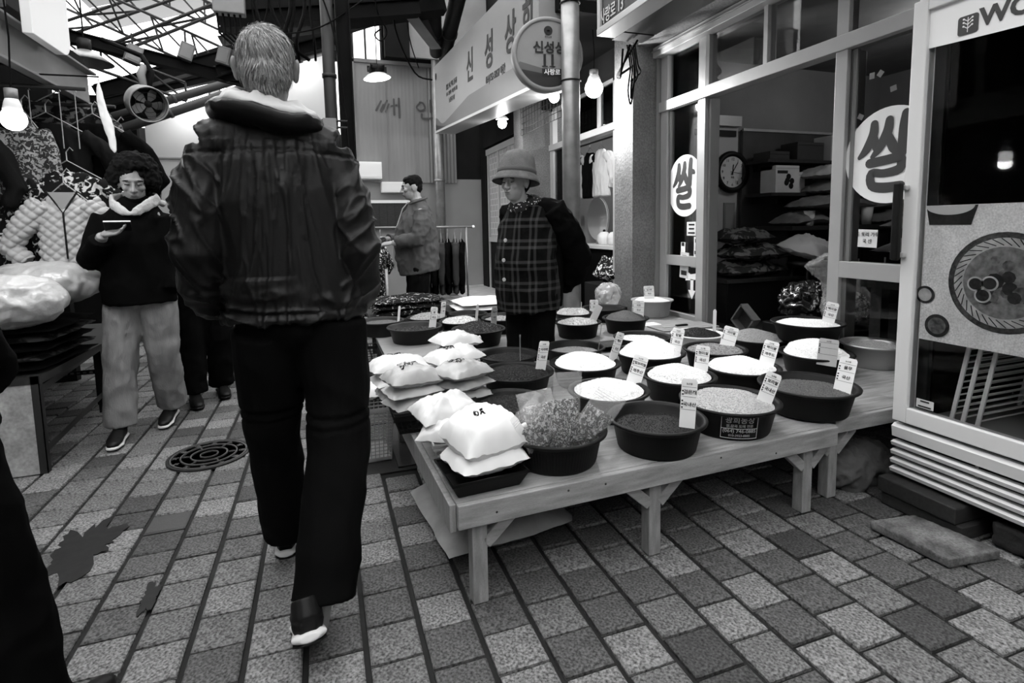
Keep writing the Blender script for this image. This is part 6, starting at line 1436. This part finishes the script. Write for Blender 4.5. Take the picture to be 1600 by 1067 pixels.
beam('dark beam over the white wall', (-2.5, 8.0, 2.88), (.3, 8.2, 3.98), .1, .16, m_dark)
beam('dark beam below the tube lights', (-2.5, 7.9, 2.72), (-1.0, 7.95, 3.2), .06, .08, m_dark)
beam('dark eaves beam at right of the skylight', (-1.0, 7.2, 3.62), (1.6, 7.2, 4.2), .2, .5, m_dark)
beam('upper dark eaves beam behind the cables', (-.9, 6.5, 3.35), (1.2, 6.6, 3.75), .1, .16, m_dark)
gw = MB().box((1.35, 9.3, 4.0), (2.85, 9.36, 5.8)).obj('wall_gable_panel', m_plaster); struct(gw)
dkp = MB().box((1.1, 9.2, 3.95), (1.5, 9.3, 5.6)).obj('wall_gable_dark', m_dark); struct(dkp)
def cable(label, pts, r=.008):
    q = []
    P_ = [V(p) for p in pts]
    for i in range(len(P_) - 1):
        k0, k1, k2, k3 = P_[max(i - 1, 0)], P_[i], P_[i + 1], P_[min(i + 2, len(P_) - 1)]
        for t in (0, .2, .4, .6, .8): q.append(.5 * ((2 * k1) + (k2 - k0) * t + (2 * k0 - 5 * k1 + 4 * k2 - k3) * t * t + (3 * k1 - k0 - 3 * k2 + k3) * t ** 3))
    q.append(P_[-1])
    o = MB().tube(q, r, 6).obj('cable', m_blackm, None, True); tag(o, label, 'cable', 'overhead cables'); return o
mbx = empty('meter_box', (-.6, 6.0, 3.35), 'grey meter box with hanging cables above the walking man', 'box')
MB().box((-.88, 6.0, 3.28), (-.6, 6.12, 3.75)).obj('case', m_steel, mbx, bevel=.01); MB().box((-.8, 5.99, 3.42), (-.68, 6.0, 3.6)).obj('window', m_dark, mbx)
for i in range(5): MB().tube([(-.85 + .05 * i, 6.05, 3.3), (-.84 + .05 * i, 6.05, 3.1), (-.7 + .04 * i, 6.1, 2.98)], .011, 6).obj('lead', m_blackm, mbx)
rr = random.Random(12)
for i in range(9):
    x = -.55 + i * .07 + rr.uniform(-.02, .02)
    cable(('leftmost', 'second', 'third', 'fourth', 'fifth', 'sixth', 'seventh', 'eighth', 'rightmost')[i] + ' from left of the loose cables over the walking man', [(x, 6.0, 3.8), (x + rr.uniform(-.05, .05), 6.02, 3.4), (x + rr.uniform(-.08, .08), 6.05, 3.1), (x + rr.uniform(-.1, .15), 6.2, 2.95)], rr.uniform(.008, .02))
for i, (x, y, z, yw, lb) in enumerate(((-1.66, 6.4, 2.93, .5, 'leftmost grey fixture box on roof beam'), (-1.22, 6.5, 3.02, .3, 'middle grey fixture box on roof beam'), (-.85, 6.4, 2.98, -.3, 'rightmost grey fixture box on roof beam'))):
    e = empty('fixture_box', (x, y, z), lb, 'box', 'roof fixture boxes'); R = Matrix.Rotation(yw, 3, 'Z') @ Matrix.Rotation(.3, 3, 'Y')
    MB().obox((x, y, z), (.13, .1, .17), R).obj('case', m_steel, e, bevel=.006); MB().obox(V((x, y, z)) + R @ V((0, -.052, 0)), (.1, .004, .13), R).obj('lid', m_plaster, e); MB().tube([(x, y, z + .08), (x, y, z + .2)], .01, 6).obj('hanger', m_steeld, e)
cable('cable sweeping down from roof toward the long sign', [(.9, 6.6, 4.1), (1.0, 7.2, 3.7), (1.4, 8.2, 3.45), (1.75, 8.7, 3.5)], .012)
cable('thin cable crossing the sheet wall at right', [(1.1, 7.0, 4.2), (1.3, 8.0, 3.9), (1.6, 9.0, 3.75)], .008)
cable('cable loop hanging before the bright clerestory', [(.65, 6.4, 3.9), (.72, 6.5, 3.6), (.82, 6.6, 3.45), (.75, 6.6, 3.34), (.68, 6.6, 3.4), (.75, 6.6, 3.47)], .008)
cable('cable running up the round post', [(.08, 5.93, 3.6), (.2, 5.92, 3.2), (.26, 5.9, 2.7), (.3, 5.92, 2.0), (.28, 5.95, 1.6)], .008)
cable('cable draped between post and roof', [(-.3, 5.95, 3.1), (.1, 5.9, 3.2), (.6, 6.3, 3.7)], .007)
for i in range(5): cable(('outermost', 'second', 'third', 'fourth', 'innermost')[i] + ' of the wire loops bundled beside the pier', [(2.6 + .02 * i, 4.3, 2.75), (2.62, 4.28 - .03 * i, 2.55), (2.58 + .03 * i, 4.25, 2.35 + .04 * i), (2.64, 4.3, 2.25 + .05 * i), (2.7, 4.34, 2.5), (2.72, 4.36, 2.75)], .008)
for i in range(3): cable(('highest', 'middle', 'lowest')[i] + ' of the wires sagging under the number sign', [(2.2, 3.5 + .1 * i, 2.5), (2.3, 3.9, 2.42 - .03 * i), (2.45, 4.2, 2.45), (2.7, 4.35, 2.6)], .008)
# wire mesh hung over the clothes shop
gm_ = empty('wire_grille', (2.62, 6.2, 2.4), 'square wire mesh panel above the clothes shop window', 'wire mesh')
for i in range(17): y = 5.4 + i * .1; MB().tube([(2.6, y, 2.40), (2.6, y, 2.78)], .004, 5).obj('wire', m_steeld, gm_)
for i in range(6): z = 2.40 + i * .075; MB().tube([(2.6, 5.4, z), (2.6, 7.0, z)], .004, 5).obj('wire', m_steeld, gm_)

# ---------------------------------------------------------------- clothes shop window behind the pier
w2 = MB().box((XF - .05, 4.76, 2.2), (XF + .05, 7.0, 2.28)).obj('window_2', m_alu, None, bevel=.004); struct(w2); w2['label'] = 'aluminium window of the clothes shop'
for y0, y1, z0, z1 in ((5.2, 5.28, .35, 2.9), (6.35, 6.43, .35, 2.9), (6.9, 7.0, .35, 2.9), (5.2, 7.0, 2.72, 2.8), (5.6, 5.64, 2.28, 2.75)): MB().box((XF - .03, y0, z0), (XF + .04, y1, z1)).obj('frame_bar', m_alu, w2)
for y0, y1, z0, z1 in ((6.43, 6.9, .4, 2.2), (5.28, 5.6, 2.28, 2.72), (5.64, 6.35, 2.28, 2.72)): MB().box((XF, y0, z0), (XF + .006, y1, z1)).obj('pane', m_glass, w2)
mr = empty('mirror', (3.77, 6.98, .912), 'round tilting mirror with painted bright reflection in the clothes shop', 'mirror')
MB().lathe([(0, 0), (.3, 0), (.3, .02), (0, .02)], (3.75, 6.98, 1.27), 40, Matrix.Rotation(-math.pi / 2, 3, 'Y') ).obj('glass', M('mirror_reflection_tone', .75, .2), mr); MB().tube([(3.75, 6.98 + .305 * math.cos(a), 1.27 + .305 * math.sin(a)) for a in [i * math.pi / 20 for i in range(40)]], .01, 6, closed=True).obj('rim', m_alu, mr, True); MB().box((3.74, 6.93, .912), (3.8, 7.03, 1.0)).obj('stand', m_alu, mr)  # pale face colour stands in for the mirror's bright reflection
cn = empty('counter', (3.85, 5.9, 0), 'pale counter with trinkets in clothes shop', 'counter')
MB().box((3.5, 5.2, .86), (4.2, 7.35, .91)).obj('top', m_white, cn, bevel=.004); MB().box((3.55, 5.25, 0), (4.15, 7.3, .86)).obj('body', m_dark, cn)
for i, (y, lb) in enumerate(((6.35, 'white jar on the clothes shop counter'), (6.62, 'white round kettle on the clothes shop counter'))):
    e = empty('jar', (3.65, y, .912), lb, 'jar'); MB().lathe([(0, 0), (.07, 0), (.1, .06), (.09, .13), (.05, .17), (0, .18)], (3.65, y, .912), 24).obj('body', m_white, e, True); MB().ell((3.65, y, 1.1), (.02, .02, .02)).obj('knob', m_dark, e)
lumpy('clear_bag', (2.55, 4.55, .52), (.13, .1, .12), M('crumpled_film', .6, .2, alpha=.4, spec=.9), 'crumpled clear plastic bag before the pier', 'bag', 4, .4)
st2 = MB().box((2.42, 4.44, 0), (2.7, 4.68, .41)).obj('stand', m_black, None, bevel=.01); st2.name = 'plastic_crate'; tag(st2, 'dark crate under the crumpled clear bag', 'crate')

def hung_garment(label, p, wd, ln, mat, yaw=0, cat='garment', group='hanging clothes', sl=.55, slen=.42, thick=.06, disp=None, hanger=True, neck=True, voxel=.01, rootname='hanging_jacket', srad=.055):
    p = V(p); R = Matrix.Rotation(yaw, 3, 'Z'); W = lambda x, y, z: p + R @ V((x, y, z))
    e = empty(rootname, W(0, 0, -ln), label, cat, group)
    T = MB().tube([W(0, 0, -ln), W(0, 0, -ln * .6), W(0, 0, -ln * .25), W(0, 0, -.08), W(0, 0, -.02)], [(wd * .52, thick), (wd * .5, thick * 1.05), (wd * .5, thick), (wd * .42, thick * .8), (wd * .2, thick * .6)], 18, tuple(R @ V((1, 0, 0))))
    for s in (-1, 1):
        T.tube([W(s * wd * .38, 0, -.08), W(s * (wd * .5 + .1 * math.sin(sl)), 0, -.2), W(s * (wd * .5 + .2 * math.sin(sl)), .01, -.08 - slen * .75), W(s * (wd * .5 + .1 * math.sin(sl)), .0, -.08 - slen)], [srad * 1.1, srad, srad * .9, srad * .75], 12)
    g = blob('cloth', T, mat, e, voxel, 3, disp or folds(.012, (9, 9, 3), p.x * 9 + p.z))
    if hanger:
        MB().tube([W(-wd * .4, -.0, -.06), W(0, 0, .05), W(wd * .4, 0, -.06)], .004, 6).tube([W(0, 0, .05), W(0, 0, .1), W(.02, 0, .13), W(.035, 0, .11)], .0035, 6).obj('hanger', m_galv, e)
    return e, W
hr2 = MB().tube([(3.35, 4.78, 2.24), (3.35, 7.38, 2.24)], .012, 8).obj('trim_13', m_steeld); struct(hr2); hr2['label'] = 'clothes rail inside the clothes shop'
m_floral = spotty('floral_print', .01, .6, 22, .54); m_floral2 = spotty('leaf_print', .01, .5, 34, .56); m_knit = spotty('pale_tweed', .03, .3, 45, .5)
for i, (y, m_) in enumerate(((6.15, M('pale_blouse', .5, .8)), (6.45, m_coat), (6.75, M('grey_blouse', .3, .8)))):
    hung_garment(('pale blouse', 'black top', 'grey blouse')[i] + ' hanging inside the clothes shop', (3.35, y, 2.14), .4, .6, m_, math.pi / 2, group='clothes shop garments')
pillow('clothes_bundle', (3.2, 5.45, .62), .5, .5, .3, .1, m_floral, 'patterned bundle of clothes below the clothes shop window', 'clothes bundle', None, 210, wr=.4)
bb = MB().box((2.98, 5.15, 0), (3.24, 5.9, .5)).obj('storage_box', m_black, None, bevel=.01); tag(bb, 'dark box under the patterned bundle', 'box')
# far sliding doors
d2 = MB().box((2.78, 7.6, 2.42), (2.86, 9.3, 2.52)).obj('door_2', m_alu, None, bevel=.004); struct(d2); d2['label'] = 'far aluminium sliding doors with lattice glass'
for y in (7.6, 8.05, 8.1, 8.62, 9.2): MB().box((2.79, y, .1), (2.85, y + .06, 2.42)).obj('stile', m_alu, d2)
for y0, y1 in ((7.66, 8.05), (8.16, 8.62), (8.68, 9.2)):
    MB().box((2.815, y0, 1.0), (2.822, y1, 2.42)).obj('pane', M('frosted_pane', .3, .3), d2); MB().box((2.81, y0, .1), (2.83, y1, .92)).obj('panel', m_dark, d2); MB().box((2.79, y0, .92), (2.85, y1, 1.0)).obj('rail', m_alu, d2)
    mb = MB()
    for k in range(14):
        z = 1.05 + k * .1; o_ = (.1 if k % 2 else 0)
        mb.bar((2.811, y0 + .02, z), (2.811, y1 - .02, z), .003, .012)
        for q in range(3): mb.bar((2.811, y0 + .07 + q * .15 + o_ * .6, z), (2.811, y0 + .07 + q * .15 + o_ * .6, z + .1), .003, .012)
    g_ = mb.obj('lattice_print', M('lattice', .55, .5), d2); g_['kind'] = 'stuff'

# ---------------------------------------------------------------- clothes rack at the end of the alley
rk = empty('clothes_rack', (1.2, 6.6, 0), 'metal clothes rack of dark garments behind the man in grey jacket', 'clothes rack')
MB().tube([(.45, 6.6, 1.2), (1.78, 6.6, 1.19)], .014, 10).obj('rail', m_galv, rk, True)
for x in (.5, 1.7): MB().tube([(x, 6.6, 0), (x, 6.6, 1.2)], .013, 10).obj('upright', m_galv, rk, True); MB().tube([(x, 6.35, .02), (x, 6.85, .02)], .012, 8).obj('foot', m_galv, rk, True)
MB().ell((1.79, 6.6, 1.19), (.02, .02, .02)).obj('end_cap', m_white, rk, True)
for i in range(7):
    x = 1.12 + i * .085
    hung_garment(('first', 'second', 'third', 'fourth', 'fifth', 'sixth', 'last')[i] + ' dark garment from the left on the far clothes rack', (x, 6.6, 1.07), .42, .70, (m_coat, M('charcoal_cloth', .02, .9))[i % 2], 1.35 + .08 * math.sin(i * 3), group='rack garments', thick=.035, slen=.5, sl=.1, voxel=.014, srad=.04)
for i in range(2): hung_garment(('left', 'right')[i] + ' glittering dark dress hanging in front of the rack man', (.5 + .12 * i, 6.35, 1.05), .3, .85, m_floral2, .4 + i, group='rack garments', thick=.05, slen=.3, voxel=.012)
pp = pipe('walking_stick', 'pale upright stick beside glittering dresses', [(.64, 6.0, 0), (.635, 6.0, .75)], .018, m_galv, 'stick')
# wood panel and box under the sheet wall
wp = MB().box((.4, 9.6, 1.2), (1.6, 9.772, 1.62)).obj('wood_panel', m_wooddark, None); tag(wp, 'dark wood grain panel on the end wall behind the rack', 'panel')
for i in range(9): MB().box((.42 + i * .13, 9.595, 1.2), (.425 + i * .13, 9.602, 1.62)).obj('groove', m_black, wp)
MB().box((.38, 9.58, 1.62), (1.62, 9.68, 1.67)).obj('ledge', m_white, wp)
bx2 = MB().box((.55, 9.45, 2.02), (1.0, 9.73, 2.3)).obj('wall_box', m_white, None, bevel=.006); tag(bx2, 'white box mounted low on the sheet wall', 'box'); MB().box((.56, 9.44, 2.05), (.99, 9.452, 2.27)).obj('lid', m_paper, bx2)
bx3 = MB().box((1.0, 9.55, 1.8), (1.62, 9.772, 1.98)).obj('wall_box', m_white, None, bevel=.006); tag(bx3, 'white low trunking beside the head of the rack man', 'box'); MB().box((1.01, 9.545, 1.82), (1.61, 9.552, 1.96)).obj('lid', m_paper, bx3)
pn = MB().box((.5, 9.735, 2.3), (.59, 9.772, 2.55)).obj('notice_plate', m_white, None); tag(pn, 'small white notice plate beside the dark column', 'notice'); text('notice_lettering', '점포', .06, (.545, 9.732, 2.45), (1, 0, 0), (0, 0, 1), m_ink, pn, bold=.002)

# ---------------------------------------------------------------- left clothes stall
stl = empty('stall_table', (-1.7, 3.7, 0), 'worn metal stall table with sheet end panel at left', 'table')
MB().box((-2.3, 3.25, .46), (-1.36, 4.3, .5)).obj('top', m_steeld, stl); MB().box((-2.3, 3.255, 0), (-1.40, 3.265, .46)).obj('end_panel', M('worn_sheet', .3, .7, var=.3, vs=6, fine=.2, fs=60), stl)
for x, y in ((-1.40, 3.25), (-1.47, 4.24), (-2.3, 3.25), (-2.3, 4.24)):
    lg_ = MB().box((x, y, 0), (x + .035, y + .004, .5)).box((x + .031, y, 0), (x + .035, y + .035, .5)).obj('angle_leg', m_steeld, stl)
for z in (.12, .43): MB().bar((-1.37, 3.28, z), (-1.45, 4.26, z), .004, .035).obj('side_angle', m_steeld, stl)
MB().bar((-2.3, 4.26, .28), (-1.45, 4.26, .28), .004, .03).obj('cross_angle', m_steeld, stl)
for k in range(24): MB().box((-2.28 + k * .035, 4.252, .274), (-2.262 + k * .035, 4.258, .286)).obj('slot', m_plaster, stl)
st3 = empty('stall_table', (-1.7, 4.9, 0), 'second dark stall table further behind', 'table'); MB().box((-2.4, 4.4, .42), (-1.5, 5.2, .47)).obj('top', m_steeld, st3)
for x in (-2.35, -1.55):
    for y in (4.45, 5.12): MB().box((x, y, 0), (x + .04, y + .04, .42)).obj('leg', m_steeld, st3)
m_darkcl = spotty('dark_heap_cloth', .004, .03, 14, .5)
for i in range(5): pillow('folded_garment', (-1.72 + .02 * i, 3.62, .525 + .047 * i), .8 - .03 * i, .72, .06, .03 * (i - 2), m_darkcl if i % 2 else m_coat, ('lowest', 'second', 'third', 'fourth', 'topmost')[i] + ' dark folded garment on the stall table', 'garment', 'folded garments on stall', 220 + i, wr=.25)
m_wrap = M('milky_plastic_wrap', .4, .3, var=.15, vs=6, bump=.8, bs=18, spec=.6)
def wrap_lump(c, r, lb, seed):
    mb = MB().ell(c, r).ell((c[0] - r[0] * .3, c[1], c[2] + r[2] * .15), [q * .8 for q in r])
    o = blob('wrapped_bundle', mb, m_wrap, None, .012, 3, lambda p: .02 * (.5 - abs(noise.noise(V((p.x * 5 + p.z * 7 + seed, p.y * 6, p.z * 6 - p.x * 4))) + .6 * noise.noise(V((p.y * 9, p.z * 9 + seed, p.x * 9)))) * 2) + .008 * (.5 - abs(noise.noise(V((p.x * 19 + 2, p.y * 17, p.z * 18)) )) * 2)); tag(o, lb, 'bundle', 'plastic-wrapped bundles')
wrap_lump((-1.52, 3.38, .86), (.26, .2, .14), 'near plastic-wrapped bundle of clothes on stall table', 1); wrap_lump((-1.50, 3.75, .92), (.30, .2, .12), 'far plastic-wrapped bundle of clothes on stall table', 5)
# hanging clothes, a quilted pale jacket in front
def quilt(c):
    a = (c.x * .9 + c.z) * 3.14159 / .052; b = (c.x * .9 - c.z) * 3.14159 / .052
    return .014 * (abs(math.sin(a)) * abs(math.sin(b))) ** .5 - .004
e, W = hung_garment('pale quilted jacket hanging at front of the stall', (-1.40, 3.85, 1.445), .27, .42, M('quilted_cloth', .36, .8), .12, disp=quilt, sl=.75, slen=.32, thick=.06, voxel=.005, srad=.062)
MB().tube([W(-.07, -.05, -.005), W(0, -.068, -.13), W(.07, -.05, -.005)], .006, 6).obj('neck_piping', m_dark2, e); MB().tube([W(0, -.07, -.13), W(.002, -.072, -.39)], .005, 6).obj('front_zip', m_dark2, e)
MB().prism([(-.062, 0), (.062, 0), (0, -.105)], W(0, -.063, -.01), (1, .12, 0), (0, 0, 1), .001).obj('lining', M('jacket_lining', .22, .8), e)
hung_garment('floral print jacket hanging behind the quilted one', (-1.47, 4.12, 1.60), .42, .62, m_floral, .1, sl=.8, slen=.45)
hung_garment('leaf print garment at far left of the stall', (-2.0, 4.15, 1.66), .34, .66, m_floral2, .1, sl=.5)
hung_garment('black jacket hanging above the floral one', (-1.62, 4.3, 1.92), .44, .55, M('stall_black', .004, .8, spec=.1), .2, sl=.9)
hung_garment('second black jacket hanging high beside the post', (-1.42, 4.45, 1.95), .42, .6, m_coat, .1, sl=.9)
hung_garment('dark jacket with small badge at left edge of stall', (-1.95, 3.9, 1.86), .34, .45, M('stall_black', .004, .8, spec=.1), .15, sl=.7)
hung_garment('pale tweed scarf-like top beside the stall bulb', (-1.66, 4.1, 1.9), .16, .42, m_knit, .3, sl=.2, slen=.4)
hung_garment('dark patterned shawl at top of the stall', (-1.62, 4.6, 2.14), .4, .45, spotty('shawl_print', .01, .12, 16, .5), .2, sl=.6)
hung_garment('dark dress hanging nearest the white wall', (-1.35, 4.7, 1.9), .3, .8, spotty('dress_print', .006, .06, 20, .52), .4, sl=.2)
hrl = MB().tube([(-2.6, 4.0, 2.06), (-1.3, 4.0, 2.06)], .012, 8).tube([(-2.6, 4.5, 2.06), (-1.3, 4.5, 2.06)], .012, 8).obj('trim_12', m_steeld); struct(hrl); hrl['label'] = 'clothes rails under the stall roof'
for x in (-1.39, -1.47, -1.62):
    o = MB().tube([(x, 4.1, 2.06), (x, 4.1, 1.98), (x, 4.1, 1.72)], .003, 5).tube([(x - .01, 4.1, 2.07), (x, 4.1, 2.075), (x + .01, 4.1, 2.06)], .003, 5).obj('chain', m_galv, None); tag(o, {-1.39: 'right', -1.47: 'middle', -1.62: 'left'}[x] + ' of the thin hanger chains at the stall', 'chain', 'hanger chains')
wc = empty('white_cloth', (-1.11, 3.62, 1.7), 'narrow white cloth hanging from the channel beam end', 'cloth')
blob('cloth', MB().tube([(-1.215, 3.95, 2.12), (-1.21, 3.94, 1.98), (-1.19, 3.94, 1.88), (-1.17, 3.94, 1.74), (-1.16, 3.94, 1.68)], [(.008, .008), (.018, .012), (.03, .015), (.022, .014), (.008, .008)], 12, (1, 0, 0)), M('white_linen', .7, .8), wc, .006, 2, folds(.006, (18, 18, 8), 2))
MB().tube([(-1.5, 3.95, 2.12), (-1.21, 3.95, 2.125)], .005, 6).obj('tie_cord', m_blackm, wc)
# wall fan under the roof
fn = empty('wall_fan', (-1.4, 5.75, 2.35), 'round drum fan with five blades hanging under the roof', 'fan')
fd = V((.42, -.82, -.28)).normalized(); Rf = V((0, 0, 1)).rotation_difference(fd).to_matrix(); fc = V((-1.42, 5.8, 2.345))
MB().lathe([(.148, -.17), (.156, -.15), (.156, .03), (.152, .035), (.145, .03), (.142, -.15), (.148, -.17)], fc, 40, Rf).obj('drum', M('fan_drum', .24, .5), fn, True)
MB().lathe([(0, -.1), (.143, -.1), (.143, -.095), (0, -.095)], fc, 32, Rf).obj('back_grille', m_black, fn); MB().lathe([(0, 0), (.028, 0), (.03, .02), (0, .03)], fc - fd * .03, 20, Rf).obj('hub', m_dark2, fn, True)
for k in range(5):
    a = k * math.pi * .4 + .5; Rk = Rf @ Matrix.Rotation(a, 3, 'Z') @ Matrix.Rotation(.4, 3, 'X')
    MB().add([fc - fd * .02 + Rk @ V(v) for v in ((.02, -.012, 0), (.07, -.05, 0), (.125, -.04, 0), (.132, .02, 0), (.09, .035, 0), (.02, .012, 0), (.02, -.012, .003), (.07, -.05, .003), (.125, -.04, .003), (.132, .02, .003), (.09, .035, .003), (.02, .012, .003))],
             [(0, 5, 4, 3, 2, 1), (6, 7, 8, 9, 10, 11)] + [(i, (i + 1) % 6, 6 + (i + 1) % 6, 6 + i) for i in range(6)]).obj('blade', M('fan_blade', .09, .4), fn)
for r_ in (.07, .105, .14): MB().tube([fc + fd * .028 + Rf @ V((r_ * math.cos(t), r_ * math.sin(t), 0)) for t in [i * math.pi / 14 for i in range(28)]], .0018, 5, closed=True).obj('guard_ring', m_dark2, fn)
MB().tube([fc + V((-.03, .05, .14)), fc + V((-.06, .08, .28)), fc + V((-.03, .1, .36))], [.03, .035, .03], 10).obj('arm', m_plaster, fn, True); MB().tube([fc + V((0, .06, .15)), fc + V((.03, .08, .3)), fc + V((-.05, .12, .45)), fc + V((-.4, .3, .62))], .022, 8).obj('support_hook', m_dark, fn, True)
# rounded white board corner above the channel beam
rb = empty('rounded_sign', (-1.4, 3.9, 2.3), 'pale sign with rounded lower corner above channel beam', 'sign')
pr = [(0, 0), (.38, 0)] + [(.38 + .1 * math.sin(a), .1 - .1 * math.cos(a)) for a in [i * math.pi / 16 for i in range(1, 9)]] + [(.48, 1.0), (0, 1.0)]
MB().prism([(-x, y) for x, y in pr][::-1], (-1.42, 3.72, 2.28), (0, -1, 0), (0, 0, 1), .05).obj('panel', m_white, rb, bevel=.004)
MB().tube([(-1.5, 3.55, 2.36), (-1.5, 3.55, 3.2)], .04, 12).obj('post', m_steel, rb, True)
l = point_light('shop_fill_light', (4.6, 3.0, 2.7), 22, .15)  # added fill lamp, there to brighten the grain shop interior
sl_ = empty('fill_lamp', (4.6, 3.0, 2.72), 'added round fill lamp inside the grain shop', 'lamp'); MB().lathe([(0, 0), (.14, 0), (.16, .04), (.15, .08), (0, .08)], (4.6, 3.0, 2.72), 28).obj('diffuser', emis('dim_diffuser', .8, 1.5), sl_, True); MB().lathe([(.16, .05), (.175, .05), (.175, .08), (.15, .08)], (4.6, 3.0, 2.72), 28).obj('rim', m_white, sl_, True); setpar(l, sl_)
l.location.z = 2.66
sl2 = empty('fill_lamp', (3.9, 5.9, 2.62), 'added round fill lamp inside the clothes shop', 'lamp'); MB().lathe([(0, 0), (.12, 0), (.14, .04), (.13, .13), (0, .13)], (3.9, 5.9, 2.62), 28).obj('diffuser', emis('dim_diffuser_b', .8, 3), sl2, True); MB().lathe([(.14, .09), (.155, .09), (.155, .13), (.13, .13)], (3.9, 5.9, 2.62), 28).obj('rim', m_white, sl2, True)  # added fill lamp and glow that brighten the clothes shop
l = point_light('clothes_shop_fill', (3.9, 5.9, 2.56), 45, .12); setpar(l, sl2)
bpy.data.scenes.remove(TMP)
